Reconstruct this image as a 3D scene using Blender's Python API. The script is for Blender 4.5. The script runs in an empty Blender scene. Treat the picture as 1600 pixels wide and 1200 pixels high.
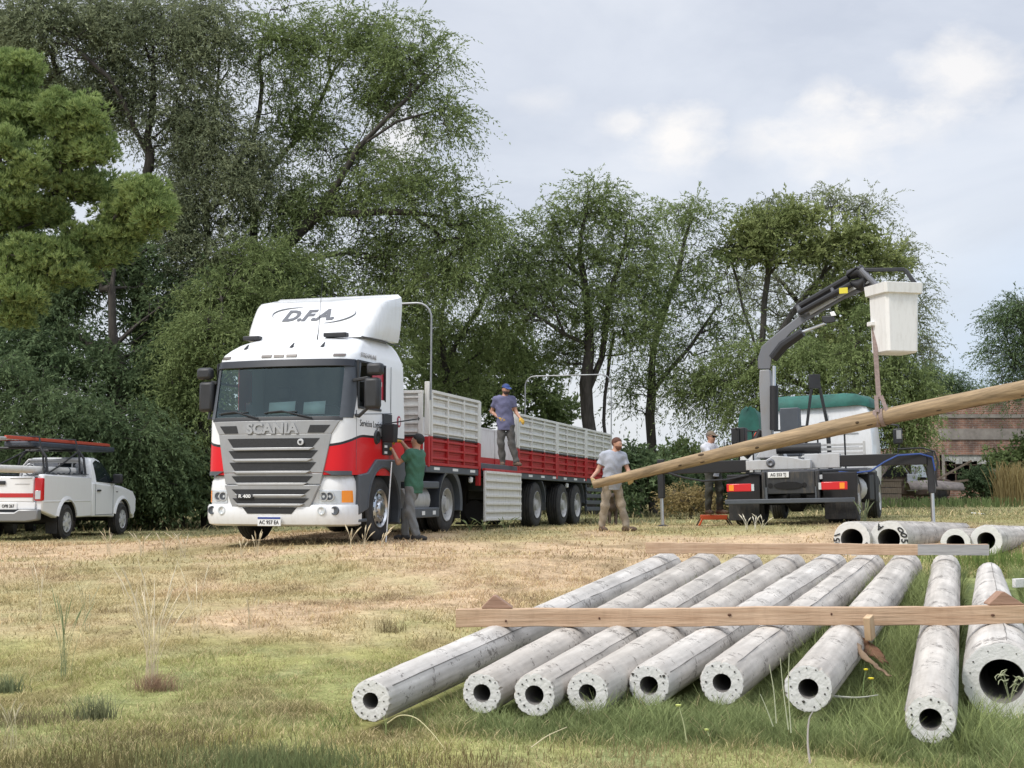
import bpy, bmesh, math, random
import numpy as np
from mathutils import Vector, Matrix, Euler
R = math.radians
random.seed(7); RNG = np.random.default_rng(11)
SC = bpy.context.scene
COL = SC.collection

# ------------------------------------------------------------------ camera
F_PX = 2130.0; CAM_H = 1.3; PITCH = math.atan(165/F_PX)
cam_d = bpy.data.cameras.new('camera'); cam = bpy.data.objects.new('camera', cam_d); COL.objects.link(cam)
cam.location = (0, 0, CAM_H); cam.rotation_euler = (math.pi/2 + PITCH, 0, 0)
cam_d.sensor_width = 36; cam_d.lens = F_PX/1600*36; cam_d.clip_end = 5000; cam_d.clip_start = .1
SC.camera = cam
SC.render.resolution_x = 1024; SC.render.resolution_y = 768
# ------------------------------------------------------------------ exposure, world, sun
SC.view_settings.view_transform = 'Standard'; SC.view_settings.look = 'None'
SC.view_settings.gamma = 1; SC.view_settings.exposure = 0.30
SUN_EL, SUN_AZ = 50, -125          # azimuth measured from +Y towards +X; sun is behind the camera on the left
W = bpy.data.worlds.new('World'); SC.world = W; W.use_nodes = True
nt = W.node_tree; nt.nodes.clear()
def N(t, typ, **k):
    n = t.nodes.new(typ)
    for a, b in k.items(): setattr(n, a, b)
    return n
out = N(nt, 'ShaderNodeOutputWorld'); bg = N(nt, 'ShaderNodeBackground'); bg.inputs[1].default_value = .088
sky = N(nt, 'ShaderNodeTexSky', sky_type='NISHITA'); sky.sun_disc = False
sky.sun_elevation = R(SUN_EL); sky.sun_rotation = R(SUN_AZ); sky.air_density = 1.2; sky.dust_density = 2.2
tc = N(nt, 'ShaderNodeTexCoord')
def wnoise(scale, det, loc, sc, rough=.55, dist=.4):
    m = N(nt, 'ShaderNodeMapping'); m.inputs['Location'].default_value = loc; m.inputs['Scale'].default_value = sc
    nt.links.new(tc.outputs['Generated'], m.inputs[0])
    n = N(nt, 'ShaderNodeTexNoise'); n.inputs['Scale'].default_value = scale; n.inputs['Detail'].default_value = det
    n.inputs['Roughness'].default_value = rough; n.inputs['Distortion'].default_value = dist
    nt.links.new(m.outputs[0], n.inputs[0]); return n
def ramp(t, src, stops):
    r = N(t, 'ShaderNodeValToRGB'); e = r.color_ramp.elements
    while len(e) < len(stops): e.new(.5)
    for i, (p, c) in enumerate(stops): e[i].position = p; e[i].color = (*c, 1) if len(c) == 3 else c
    t.links.new(src, r.inputs[0]); return r
def mixc(t, fac, a, b, mode='MIX'):
    m = N(t, 'ShaderNodeMix', data_type='RGBA', blend_type=mode)
    for s, v in ((m.inputs[0], fac), (m.inputs[6], a), (m.inputs[7], b)):
        if hasattr(v, 'links') or hasattr(v, 'is_linked'): t.links.new(v, s)
        else: s.default_value = v if isinstance(v, float) else (*v, 1)
    return m.outputs[2]
n1 = wnoise(3.4, 9, (1.3, .2, .4), (1, 1, 2.6)); n2 = wnoise(7, 8, (.3, 2.2, .1), (1, 1, 2.2), .6, .2); n3 = wnoise(4.2, 8, (5.2, .7, 3.1), (1, 1, 2.0), .5, .1)
grey = ramp(nt, n1.outputs['Fac'], [(.36, (6.5, 6.8, 7.5)), (.5, (7.6, 7.85, 8.4)), (.62, (8.8, 8.9, 9.2))])
puff = ramp(nt, n3.outputs['Fac'], [(.55, (0, 0, 0)), (.68, (1, 1, 1))])
c1 = mixc(nt, puff.outputs[0], grey.outputs[0], (8.9, 8.9, 9.1))
wisp = ramp(nt, n2.outputs['Fac'], [(.40, (0, 0, 0)), (.75, (.5, .5, .5))])
c2 = mixc(nt, wisp.outputs[0], c1, (8.2, 8.4, 8.9))
# blue opening low on the right of the view, where the cloud sheet ends
sx = N(nt, 'ShaderNodeSeparateXYZ'); nt.links.new(tc.outputs['Generated'], sx.inputs[0])
ma = N(nt, 'ShaderNodeMath', operation='MULTIPLY_ADD'); ma.inputs[1].default_value = 1.7; nt.links.new(sx.outputs[0], ma.inputs[0])
mb_ = N(nt, 'ShaderNodeMath', operation='MULTIPLY_ADD'); mb_.inputs[1].default_value = -2.6; mb_.inputs[2].default_value = .10
nt.links.new(sx.outputs[2], mb_.inputs[0]); nt.links.new(mb_.outputs[0], ma.inputs[2])
m3 = N(nt, 'ShaderNodeMath', operation='MULTIPLY_ADD'); m3.inputs[1].default_value = .5; nt.links.new(n1.outputs['Fac'], m3.inputs[0]); nt.links.new(ma.outputs[0], m3.inputs[2])
gap = ramp(nt, m3.outputs[0], [(.42, (0, 0, 0)), (.85, (.75, .75, .75))])
skyb = mixc(nt, 1.0, sky.outputs[0], (1.15, 1.3, 1.5), 'MULTIPLY')
c3 = mixc(nt, gap.outputs[0], c2, (5.0, 6.7, 9.3))
c4 = mixc(nt, .18, c3, skyb)
# bright torn patches: each sits at a fixed direction of the sky and is broken up by noise
def dirpix(px, py): a = (px-800)/F_PX; b = (600-py)/F_PX; v = Vector((a, math.cos(PITCH)-b*math.sin(PITCH), math.sin(PITCH)+b*math.cos(PITCH))); return v.normalized()
n4 = wnoise(24, 8, (3.1, .4, 1.7), (1, 1, 1.7), .6, .12); cur = c4
for (px, py, rad, amt, sq) in ((1062, 212, .036, 1.0, 1.2), (975, 190, .020, .6, 1.5), (1320, 215, .055, .85, 1.5), (1370, 165, .022, .7, 1.2), (1295, 150, .020, .7, 1.3), (1500, 110, .050, .85, 1.6), (1190, 225, .03, .5, 1.5), (630, 215, .03, .9, 1), (840, 160, .03, .35, 2), (1430, 200, .04, .4, 1.6)):
    d = dirpix(px, py); sb = N(nt, 'ShaderNodeVectorMath', operation='SUBTRACT'); nv = N(nt, 'ShaderNodeVectorMath', operation='NORMALIZE'); nt.links.new(tc.outputs['Generated'], nv.inputs[0])
    nt.links.new(nv.outputs[0], sb.inputs[0]); sb.inputs[1].default_value = d; sc_ = N(nt, 'ShaderNodeVectorMath', operation='MULTIPLY'); sc_.inputs[1].default_value = (1, 1, sq); nt.links.new(sb.outputs[0], sc_.inputs[0])
    ln = N(nt, 'ShaderNodeVectorMath', operation='LENGTH'); nt.links.new(sc_.outputs[0], ln.inputs[0])
    mr = N(nt, 'ShaderNodeMapRange'); mr.inputs[1].default_value = 0; mr.inputs[2].default_value = rad*1.5; mr.inputs[3].default_value = .55; mr.inputs[4].default_value = -.30; nt.links.new(ln.outputs['Value'], mr.inputs[0])
    ad = N(nt, 'ShaderNodeMath', operation='ADD'); nt.links.new(mr.outputs[0], ad.inputs[0]); nt.links.new(n4.outputs['Fac'], ad.inputs[1])
    amt *= .8; rp = ramp(nt, ad.outputs[0], [(.52, (0, 0, 0)), (.70, (amt*.35,)*3), (1.0, (amt, amt, amt))]); cur = mixc(nt, rp.outputs[0], cur, (9.8, 9.5, 9.2))
# an overcast sky is brightest overhead
mz = N(nt, 'ShaderNodeMapRange'); mz.inputs[1].default_value = .36; mz.inputs[2].default_value = .95; mz.inputs[3].default_value = 1.; mz.inputs[4].default_value = 2.3; nt.links.new(sx.outputs[2], mz.inputs[0])
cur = mixc(nt, 1.0, cur, mz.outputs[0], 'MULTIPLY')
nt.links.new(cur, bg.inputs[0]); nt.links.new(bg.outputs[0], out.inputs[0])
sd = bpy.data.lights.new('sun', 'SUN'); sd.energy = 2.0; sd.angle = R(12); sd.color = (1, .95, .87)
sun = bpy.data.objects.new('sun', sd); COL.objects.link(sun)
az = R(SUN_AZ); el = R(SUN_EL)
sdir = Vector((math.sin(az)*math.cos(el), math.cos(az)*math.cos(el), math.sin(el)))
sun.rotation_euler = sdir.to_track_quat('Z', 'Y').to_euler()

# ------------------------------------------------------------------ helpers
_c, _s = math.cos(PITCH), math.sin(PITCH)
def at(px, py, Y):
    """world point at depth Y seen at photo pixel (px, py)"""
    a = (px-800)/F_PX; b = (600-py)/F_PX
    d = np.array([a, _c-b*_s, _s+b*_c]); return np.array([0, 0, CAM_H]) + d*Y/d[1]
GP = np.array([(-9.5,29,.25),(-9,33,.24),(-2.1,22.5,.45),(-1.1,25.7,.50),(.6,31.3,.43),(1.7,35,.37),(1.9,25.7,.52),(-.9,22.8,.49),
 (5.3,26,.60),(6.6,26,.68),(2.9,27.6,.56),(9,32,.66),(8,60,.78),(25,60,.85),(-20,60,.6),(-8,10,0),(0,7,0),(3,6.5,0),(-3,7,0),(5,8,.05),(3,10,.06),(-6,14,.12),(-2,14,.17),
 (1.7,15.5,.22),(4.7,15.5,.24),(5.9,19.3,.39),(3.9,19,.38),(8,25,.5),(-6,20,.27),(-13,20,.16),(11,19,.42),(0,19,.42),(0,2,0),(3.05,8.3,-.13),(-5,4,0),(6,4,0),(14,28,.66),(0,45,.5),(-15,42,.35)])
def ground(x, y):
    x = np.asarray(x, float); y = np.asarray(y, float)
    sh = x.shape; x = x.ravel(); y = y.ravel(); o = np.zeros(x.size)
    for i in range(0, x.size, 20000):
        X = x[i:i+20000, None]; Y = np.clip(y[i:i+20000, None], 0, 62); X = np.clip(X, -26, 26)
        sg = 1.6 + .09*np.clip(Y, 0, 60)
        d2 = ((X-GP[:, 0])**2 + (Y-GP[:, 1])**2)/(sg*sg)
        w = 1/(d2+.05)**2.2
        o[i:i+20000] = (w*GP[:, 2]).sum(1)/w.sum(1)
    return o.reshape(sh)
def gz(x, y): return float(ground(np.array([x]), np.array([y]))[0])
def onground(px, Y):
    X = (px-800)/F_PX*Y; return X, Y, gz(X, Y)

def _h(ix, iy, s): 
    v = np.sin(ix*127.1+iy*311.7+s*74.7)*43758.5453; return v-np.floor(v)
def vnoise(x, y, s=0):
    ix = np.floor(x); iy = np.floor(y); fx = x-ix; fy = y-iy; fx = fx*fx*(3-2*fx); fy = fy*fy*(3-2*fy)
    return (_h(ix,iy,s)*(1-fx)+_h(ix+1,iy,s)*fx)*(1-fy)+(_h(ix,iy+1,s)*(1-fx)+_h(ix+1,iy+1,s)*fx)*fy
def fbm(x, y, s=0, o=4):
    a = 0; w = .5; t = 0
    for i in range(o): a = a+w*vnoise(x, y, s+i); t += w; w *= .5; x = x*2.03+7; y = y*2.03+3
    return a/t
def sst(a, b, x): t = np.clip((x-a)/(b-a), 0, 1); return t*t*(3-2*t)

def tag(o, label=None, cat=None, group=None, kind=None):
    if label: o['label'] = label
    if cat: o['category'] = cat
    if group: o['group'] = group
    if kind: o['kind'] = kind
    return o
def empty(name, loc, rot=(0, 0, 0), label=None, cat=None, group=None):
    o = bpy.data.objects.new(name, None); COL.objects.link(o); o.location = loc; o.rotation_euler = rot
    o.empty_display_size = .2; return tag(o, label, cat, group)
def npmesh(name, V, Fc, n, mats, parent=None, mi=None, smooth=False, cols=None, loc=None):
    """V (N,3), Fc (M,n) arrays -> object"""
    me = bpy.data.meshes.new(name); V = np.asarray(V, np.float32); Fc = np.asarray(Fc, np.int32)
    me.vertices.add(len(V)); me.vertices.foreach_set('co', V.ravel())
    me.loops.add(Fc.size); me.loops.foreach_set('vertex_index', Fc.ravel())
    me.polygons.add(len(Fc)); me.polygons.foreach_set('loop_start', np.arange(0, Fc.size, n, dtype=np.int32))
    me.polygons.foreach_set('loop_total', np.full(len(Fc), n, np.int32))
    if mi is not None: me.polygons.foreach_set('material_index', np.asarray(mi, np.int32))
    me.polygons.foreach_set('use_smooth', np.full(len(Fc), smooth))
    me.update(calc_edges=True)
    if cols is not None:
        a = me.color_attributes.new('Col', 'FLOAT_COLOR', 'POINT')
        a.data.foreach_set('color', np.concatenate([cols, np.ones((len(cols), 1))], 1).astype(np.float32).ravel())
    for m in (mats if isinstance(mats, (list, tuple)) else [mats]): me.materials.append(m)
    o = bpy.data.objects.new(name, me); COL.objects.link(o)
    if parent: o.parent = parent
    if loc is not None: o.location = loc
    return o

class MB:
    """collects simple solids; build() links them as one mesh object"""
    def __init__(s): s.v = []; s.f = []; s.m = []; s.cur = 0
    def add(s, vs, fs):
        b = len(s.v); s.v += [tuple(map(float, v)) for v in vs]
        for f in fs: s.f.append(tuple(b+i for i in f)); s.m.append(s.cur)
        return s
    def box(s, x0, x1, y0, y1, z0, z1, M=None):
        vs = [(x, y, z) for z in (z0, z1) for y in (y0, y1) for x in (x0, x1)]
        if M is not None: vs = [tuple(M @ Vector(v)) for v in vs]
        return s.add(vs, [(0,2,3,1),(4,5,7,6),(0,1,5,4),(2,6,7,3),(0,4,6,2),(1,3,7,5)])
    def beam(s, a, b, w, h, up=(0, 0, 1)):
        a = Vector(a); b = Vector(b); d = (b-a).normalized(); u = Vector(up); r = d.cross(u)
        if r.length < 1e-4: r = d.cross(Vector((1, 0, 0)))
        r.normalize(); u = r.cross(d)
        vs = [p + r*(i*w/2) + u*(j*h/2) for p in (a, b) for (i, j) in ((-1,-1),(1,-1),(1,1),(-1,1))]
        return s.add(vs, [(3,2,1,0),(4,5,6,7),(0,1,5,4),(1,2,6,5),(2,3,7,6),(3,0,4,7)])
    def prism(s, poly, a, b, axis='x', M=None):
        """poly: 2D points in the other two axes, ccw; extruded a..b along axis"""
        def P(t, p): return {'x': (t, p[0], p[1]), 'y': (p[0], t, p[1]), 'z': (p[0], p[1], t)}[axis]
        n = len(poly); vs = [P(a, p) for p in poly]+[P(b, p) for p in poly]
        if M is not None: vs = [tuple(M @ Vector(v)) for v in vs]
        fs = [tuple(range(n-1, -1, -1)), tuple(range(n, 2*n))]+[(i, (i+1) % n, n+(i+1) % n, n+i) for i in range(n)]
        return s.add(vs, fs)
    def rings(s, rs, cap=True, closed=True):
        n = len(rs[0]); vs = [p for r in rs for p in r]; fs = []
        for k in range(len(rs)-1):
            for i in range(n if closed else n-1):
                j = (i+1) % n; fs.append((k*n+i, k*n+j, (k+1)*n+j, (k+1)*n+i))
        if cap: fs.append(tuple(range(n-1, -1, -1))); fs.append(tuple((len(rs)-1)*n+i for i in range(n)))
        return s.add(vs, fs)
    def tube(s, pts, r, n=8, cap=True):
        pts = [Vector(p) for p in pts]; rr = r if hasattr(r, '__len__') else [r]*len(pts); rs = []; pu = None
        for i, p in enumerate(pts):
            d = ((pts[i+1]-p) if i < len(pts)-1 else Vector((0,0,0))); e = ((p-pts[i-1]) if i else Vector((0,0,0)))
            d = (d.normalized() if d.length else d)+(e.normalized() if e.length else e); d.normalize()
            u = pu if pu is not None else (Vector((0, 0, 1)) if abs(d.z) < .9 else Vector((1, 0, 0)))
            u = (u-d*u.dot(d)).normalized(); pu = u; w = d.cross(u)
            rs.append([p+(u*math.cos(2*math.pi*k/n)+w*math.sin(2*math.pi*k/n))*rr[i] for k in range(n)])
        return s.rings(rs, cap)
    def lathe(s, prof, c, axis='x', n=24, cap=False, a0=0, a1=2*math.pi):
        """prof: (along, radius)"""
        rs = []; full = abs(a1-a0-2*math.pi) < 1e-6; m = n if full else n+1
        for (t, r) in prof:
            ring = []
            for k in range(m):
                a = a0+(a1-a0)*k/n; u, w = math.cos(a)*r, math.sin(a)*r
                ring.append({'x': (c[0]+t, c[1]+u, c[2]+w), 'y': (c[0]+u, c[1]+t, c[2]+w), 'z': (c[0]+u, c[1]+w, c[2]+t)}[axis])
            rs.append(ring)
        return s.rings(rs, cap, full)
    def build(s, name, mats, parent=None, smooth=True, bevel=0, ang=35, loc=None, rot=None, solid=0):
        me = bpy.data.meshes.new(name); me.from_pydata(s.v, [], s.f)
        ml = mats if isinstance(mats, (list, tuple)) else [mats]
        for m in ml: me.materials.append(m)
        if len(ml) > 1: me.polygons.foreach_set('material_index', s.m)
        me.update()
        bm = bmesh.new(); bm.from_mesh(me); bmesh.ops.recalc_face_normals(bm, faces=bm.faces); bm.to_mesh(me); bm.free()
        if smooth:
            me.polygons.foreach_set('use_smooth', [True]*len(me.polygons)); me.set_sharp_from_angle(angle=R(ang))
        o = bpy.data.objects.new(name, me); COL.objects.link(o)
        if parent: o.parent = parent
        if loc is not None: o.location = loc
        if rot is not None: o.rotation_euler = rot
        if solid: d = o.modifiers.new('solid', 'SOLIDIFY'); d.thickness = solid; d.offset = 0
        if bevel:
            d = o.modifiers.new('bevel', 'BEVEL'); d.width = bevel; d.segments = 2; d.limit_method = 'ANGLE'; d.angle_limit = R(40)
            d.harden_normals = False
        return o

def mat(name, col, rough=.6, metal=0., spec=.5, var=0., vs=4., bump=0., bs=30., coat=0., col2=None, dirt=0., dcol=(.22,.18,.13), alpha=None, stretch=(1,1,1)):
    m = bpy.data.materials.new(name); m.use_nodes = True; t = m.node_tree; b = t.nodes['Principled BSDF']
    b.inputs['Base Color'].default_value = (*col, 1); b.inputs['Roughness'].default_value = rough
    b.inputs['Metallic'].default_value = metal; b.inputs['Specular IOR Level'].default_value = spec
    if coat: b.inputs['Coat Weight'].default_value = coat; b.inputs['Coat Roughness'].default_value = .08
    if var or bump or col2 or dirt:
        tcn = N(t, 'ShaderNodeTexCoord'); mp = N(t, 'ShaderNodeMapping'); mp.inputs['Scale'].default_value = stretch
        t.links.new(tcn.outputs['Object'], mp.inputs[0])
    cur = None
    if var or col2:
        n = N(t, 'ShaderNodeTexNoise'); n.inputs['Scale'].default_value = vs; n.inputs['Detail'].default_value = 6; n.inputs['Roughness'].default_value = .65
        t.links.new(mp.outputs[0], n.inputs[0])
        a = tuple(max(0, c*(1-var)) for c in col); c2 = col2 or tuple(min(1, c*(1+var)) for c in col)
        rp = ramp(t, n.outputs['Fac'], [(.33, a), (.67, c2)]); cur = rp.outputs[0]
    if dirt:
        n = N(t, 'ShaderNodeTexNoise'); n.inputs['Scale'].default_value = 5; n.inputs['Detail'].default_value = 8; n.inputs['Roughness'].default_value = .75
        mp2 = N(t, 'ShaderNodeMapping'); mp2.inputs['Scale'].default_value = (2.2, 2.2, .5); t.links.new(tcn.outputs['Object'], mp2.inputs[0]); t.links.new(mp2.outputs[0], n.inputs[0])
        rp = ramp(t, n.outputs['Fac'], [(.48, (0, 0, 0)), (.8, (dirt, dirt, dirt))])
        cur = mixc(t, rp.outputs[0], cur if cur is not None else col, dcol)
        rr = N(t, 'ShaderNodeMapRange'); rr.inputs[3].default_value = rough; rr.inputs[4].default_value = min(1, rough+.35)
        t.links.new(rp.outputs[0], rr.inputs[0]); t.links.new(rr.outputs[0], b.inputs['Roughness'])
    if cur is not None: t.links.new(cur, b.inputs['Base Color'])
    if bump:
        n = N(t, 'ShaderNodeTexNoise'); n.inputs['Scale'].default_value = bs; n.inputs['Detail'].default_value = 5
        t.links.new(mp.outputs[0], n.inputs[0]); bp = N(t, 'ShaderNodeBump'); bp.inputs['Strength'].default_value = bump; bp.inputs['Distance'].default_value = .02
        t.links.new(n.outputs['Fac'], bp.inputs['Height']); t.links.new(bp.outputs[0], b.inputs['Normal'])
    return m
def leafmat(name, c0, c1, rough=.55, trans=.35, nscale=.6):
    m = bpy.data.materials.new(name); m.use_nodes = True; t = m.node_tree; t.nodes.clear()
    o = N(t, 'ShaderNodeOutputMaterial'); g = N(t, 'ShaderNodeNewGeometry')
    n = N(t, 'ShaderNodeTexNoise'); n.inputs['Scale'].default_value = nscale; n.inputs['Detail'].default_value = 4; t.links.new(g.outputs['Position'], n.inputs[0])
    ad = N(t, 'ShaderNodeMath', operation='MULTIPLY_ADD'); ad.inputs[1].default_value = .45; t.links.new(g.outputs['Random Per Island'], ad.inputs[0])
    sb = N(t, 'ShaderNodeMath', operation='SUBTRACT'); sb.inputs[1].default_value = .22; t.links.new(n.outputs['Fac'], sb.inputs[0]); t.links.new(sb.outputs[0], ad.inputs[2])
    rp = ramp(t, ad.outputs[0], [(.25, c0), (.75, c1)])
    d = N(t, 'ShaderNodeBsdfDiffuse'); tr = N(t, 'ShaderNodeBsdfTranslucent'); mx = N(t, 'ShaderNodeMixShader'); mx.inputs[0].default_value = trans
    t.links.new(rp.outputs[0], d.inputs[0]); t.links.new(rp.outputs[0], tr.inputs[0])
    t.links.new(d.outputs[0], mx.inputs[1]); t.links.new(tr.outputs[0], mx.inputs[2]); t.links.new(mx.outputs[0], o.inputs[0]); return m
def colmat(name, rough=.9, trans=0., detail=0., spec=.1):
    m = bpy.data.materials.new(name); m.use_nodes = True; t = m.node_tree; t.nodes.clear()
    o = N(t, 'ShaderNodeOutputMaterial'); a = N(t, 'ShaderNodeAttribute', attribute_name='Col'); col = a.outputs['Color']
    d = N(t, 'ShaderNodeBsdfDiffuse')
    if detail:
        g = N(t, 'ShaderNodeNewGeometry'); prev = col
        for sc, am in ((9, .5), (55, .7), (2.2, .35)):
            n = N(t, 'ShaderNodeTexNoise'); n.inputs['Scale'].default_value = sc; n.inputs['Detail'].default_value = 6; n.inputs['Roughness'].default_value = .7; t.links.new(g.outputs['Position'], n.inputs[0])
            rp = ramp(t, n.outputs['Fac'], [(.3, (1-am*detail,)*3), (.7, (1+am*detail*.8,)*3)])
            prev = mixc(t, 1.0, prev, rp.outputs[0], 'MULTIPLY')
        col = prev
        bp = N(t, 'ShaderNodeBump'); bp.inputs['Strength'].default_value = .6; bp.inputs['Distance'].default_value = .03
        t.links.new(n.outputs['Fac'], bp.inputs['Height']); t.links.new(bp.outputs[0], d.inputs['Normal'])
    t.links.new(col, d.inputs[0])
    if trans:
        tr = N(t, 'ShaderNodeBsdfTranslucent'); mx = N(t, 'ShaderNodeMixShader'); mx.inputs[0].default_value = trans
        t.links.new(col, tr.inputs[0]); t.links.new(d.outputs[0], mx.inputs[1]); t.links.new(tr.outputs[0], mx.inputs[2]); t.links.new(mx.outputs[0], o.inputs[0])
    else: t.links.new(d.outputs[0], o.inputs[0])
    return m
def text(name, body, size, m, parent, loc, rot, ext=.003, align='CENTER', shear=0, xs=1., bold=0., map_fn=None):
    """lettering as real mesh; map_fn bends it onto a curved surface"""
    c = bpy.data.curves.new(name, 'FONT'); c.body = body; c.size = size; c.extrude = ext; c.align_x = align; c.align_y = 'CENTER'; c.shear = shear; c.offset = bold
    c.resolution_u = 3
    o = bpy.data.objects.new(name, c); COL.objects.link(o)
    dg = bpy.context.evaluated_depsgraph_get(); me = bpy.data.meshes.new_from_object(o.evaluated_get(dg))
    bpy.data.objects.remove(o); bpy.data.curves.remove(c)
    me.name = name; me.materials.clear(); me.materials.append(m)
    for v in me.vertices: v.co.x *= xs
    o = bpy.data.objects.new(name, me); COL.objects.link(o); o.parent = parent
    if map_fn:
        for v in me.vertices: v.co = map_fn(*v.co)
    else: o.location = loc; o.rotation_euler = rot
    return o
white_paint = mat('white_paint', (.74,.75,.76), .32, coat=.5, dirt=.35, dcol=(.42,.38,.32))
black_plastic = mat('black_plastic', (.022,.023,.026), .5, var=.2)
grey_plastic = mat('grey_plastic', (.075,.085,.10), .5, var=.12)
rubber = mat('rubber', (.028,.028,.029), .85, var=.35, vs=8, dirt=.6, dcol=(.13,.11,.085))
chassis_black = mat('chassis_black', (.012,.012,.014), .7, var=.3, dirt=.3, dcol=(.05,.045,.035))
steel = mat('steel', (.45,.45,.46), .35, metal=.9, var=.2)
chrome = mat('chrome', (.66,.67,.69), .3, metal=1.)
galv = mat('galvanised', (.30,.31,.32), .5, metal=.5, var=.15)
glass_dark = mat('dark_glass', (.012,.018,.022), .04, spec=.8)
orange_lens = mat('orange_lens', (.95,.30,.02), .2, spec=.6)
red_lens = mat('red_lens', (.62,.015,.02), .2, spec=.6)
clear_lens = mat('clear_lens', (.60,.63,.65), .12, metal=.25)
plate_white = mat('plate_white', (.75,.76,.76), .4)
ink = mat('ink_black', (.01,.01,.012), .6)
ink_blue = mat('ink_blue', (.02,.05,.25), .5)
# ------------------------------------------------------------------ ground
TAN = np.array([.47,.35,.225]); OLV = np.array([.295,.285,.115]); GRN = np.array([.195,.23,.10]); DRY = np.array([.47,.385,.225]); BRN = np.array([.16,.12,.065]); FARG = np.array([.26,.25,.13])
def lush(x, y):
    """1 in the tall green grass round the stacked posts"""
    a = sst(.2, 1.1, x-(-1.0+.0*y)+.5*(y-6.6)*0) * sst(0, .5, y+.25*np.sin(x*1.7)-(7.0-1.3*sst(1.2,2.4,x))) * (1-sst(13.5, 16.5, y-(x-2)*.35))
    edge = sst(-.1, .5, x-(-1.05+.31*(y-6.9)))
    return np.clip(a*edge*1.2, 0, 1)
def gcolor(x, y):
    n = fbm(x*.9, y*.55, 1); n2 = fbm(x*3.1, y*2.1, 9); n3 = fbm(x*.28, y*.2, 21)
    yd = 11.2+1.15*np.clip(x+1.2, 0, 8)+(n-.5)*3.2
    d = sst(-1.0, 1.4, y-yd)*(1-.75*sst(24, 31, y+(n3-.5)*6))
    d = d*(1-.55*sst(.55, .72, n3+.15*(n2-.5)))
    g = np.clip(.35*sst(.42, .62, n)+.5*sst(.5, .7, n2), 0, 1)
    c = OLV*(1-g[..., None])+GRN*1.15*g[..., None]
    c = c*(1-.55*sst(.52, .75, n2)[..., None]*(1-g[..., None]))+DRY*(.55*sst(.52, .75, n2)*(1-g))[..., None]
    c = c*(1-d[..., None])+(TAN*(.85+.4*n2[..., None]))*d[..., None]
    f = sst(26, 34, y)[..., None]; c = c*(1-f)+(FARG*(.75+.6*n[..., None]))*f
    l = lush(x, y)[..., None]; c = c*(1-l)+(GRN*(.8+.5*n2[..., None]))*l
    b = sst(.60, .72, fbm(x*1.6+40, y*1.1, 33))[..., None]*.5*(1-l)*(1-f); c = c*(1-b)+BRN*1.2*b
    return np.clip(c, .01, .9)
def build_ground():
    ys = np.concatenate([np.linspace(-40, 3, 12), np.linspace(3.2, 14, 150), np.linspace(14.1, 36, 150), np.linspace(36.5, 90, 60), np.array([110, 150, 220, 350, 600, 1200, 2500.])])
    ts = np.linspace(-1, 1, 401); ts = np.sign(ts)*np.abs(ts)**1.7
    Y, T = np.meshgrid(ys, ts, indexing='ij'); X = T*(26+1.1*np.clip(Y, 0, None)+.0*Y)
    Z = ground(X, Y)+(fbm(X*.8, Y*.8, 3)-.5)*.05
    ny, nx = X.shape; i = np.arange(ny*nx).reshape(ny, nx)
    Fc = np.stack([i[:-1,:-1], i[:-1,1:], i[1:,1:], i[1:,:-1]], -1).reshape(-1, 4)
    C = gcolor(X.ravel(), Y.ravel())
    o = npmesh('ground', np.stack([X, Y, Z], -1).reshape(-1, 3), Fc, 4, colmat('ground_mat', detail=.6), smooth=True, cols=C)
    tag(o, kind='structure')
build_ground()

# ------------------------------------------------------------------ trees
def basis(d):
    """d (N,3) unit -> two perpendicular unit vectors"""
    a = np.where(np.abs(d[:, 2:3]) < .9, np.array([[0, 0, 1.]]), np.array([[1., 0, 0]]))
    u = np.cross(a, d); u /= np.linalg.norm(u, axis=1, keepdims=True)+1e-9
    return u, np.cross(d, u)
def quads(P, D, Wd, L, w):
    """quads starting at P along D, width dir Wd -> V, F"""
    L = np.asarray(L)[..., None]; w = np.asarray(w)[..., None]
    a = P+D*L*.45-Wd*w/2; b = P+D*L; c = P+D*L*.45+Wd*w/2
    V = np.stack([P, a, b, c], 1).reshape(-1, 3); n = len(P)
    return V, np.arange(n*4).reshape(n, 4)
def rnd_unit(n, r): 
    v = r.normal(size=(n, 3)); return v/np.linalg.norm(v, axis=1, keepdims=True)
def segs_mesh(A, B, ra, rb, k=5):
    d = B-A; d /= np.linalg.norm(d, axis=1, keepdims=True)+1e-9; u, w = basis(d); n = len(A)
    th = np.arange(k)*2*np.pi/k
    off = u[:, None]*np.cos(th)[None, :, None]+w[:, None]*np.sin(th)[None, :, None]
    V = np.concatenate([A[:, None]+off*ra[:, None, None], (B+d*rb[:, None]*.4)[:, None]+off*rb[:, None, None]], 1).reshape(-1, 3)
    base = np.arange(n)[:, None]*2*k; i = np.arange(k); j = (i+1) % k
    F = np.stack([base+i, base+j, base+k+j, base+k+i], -1).reshape(-1, 4); return V, F
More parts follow.
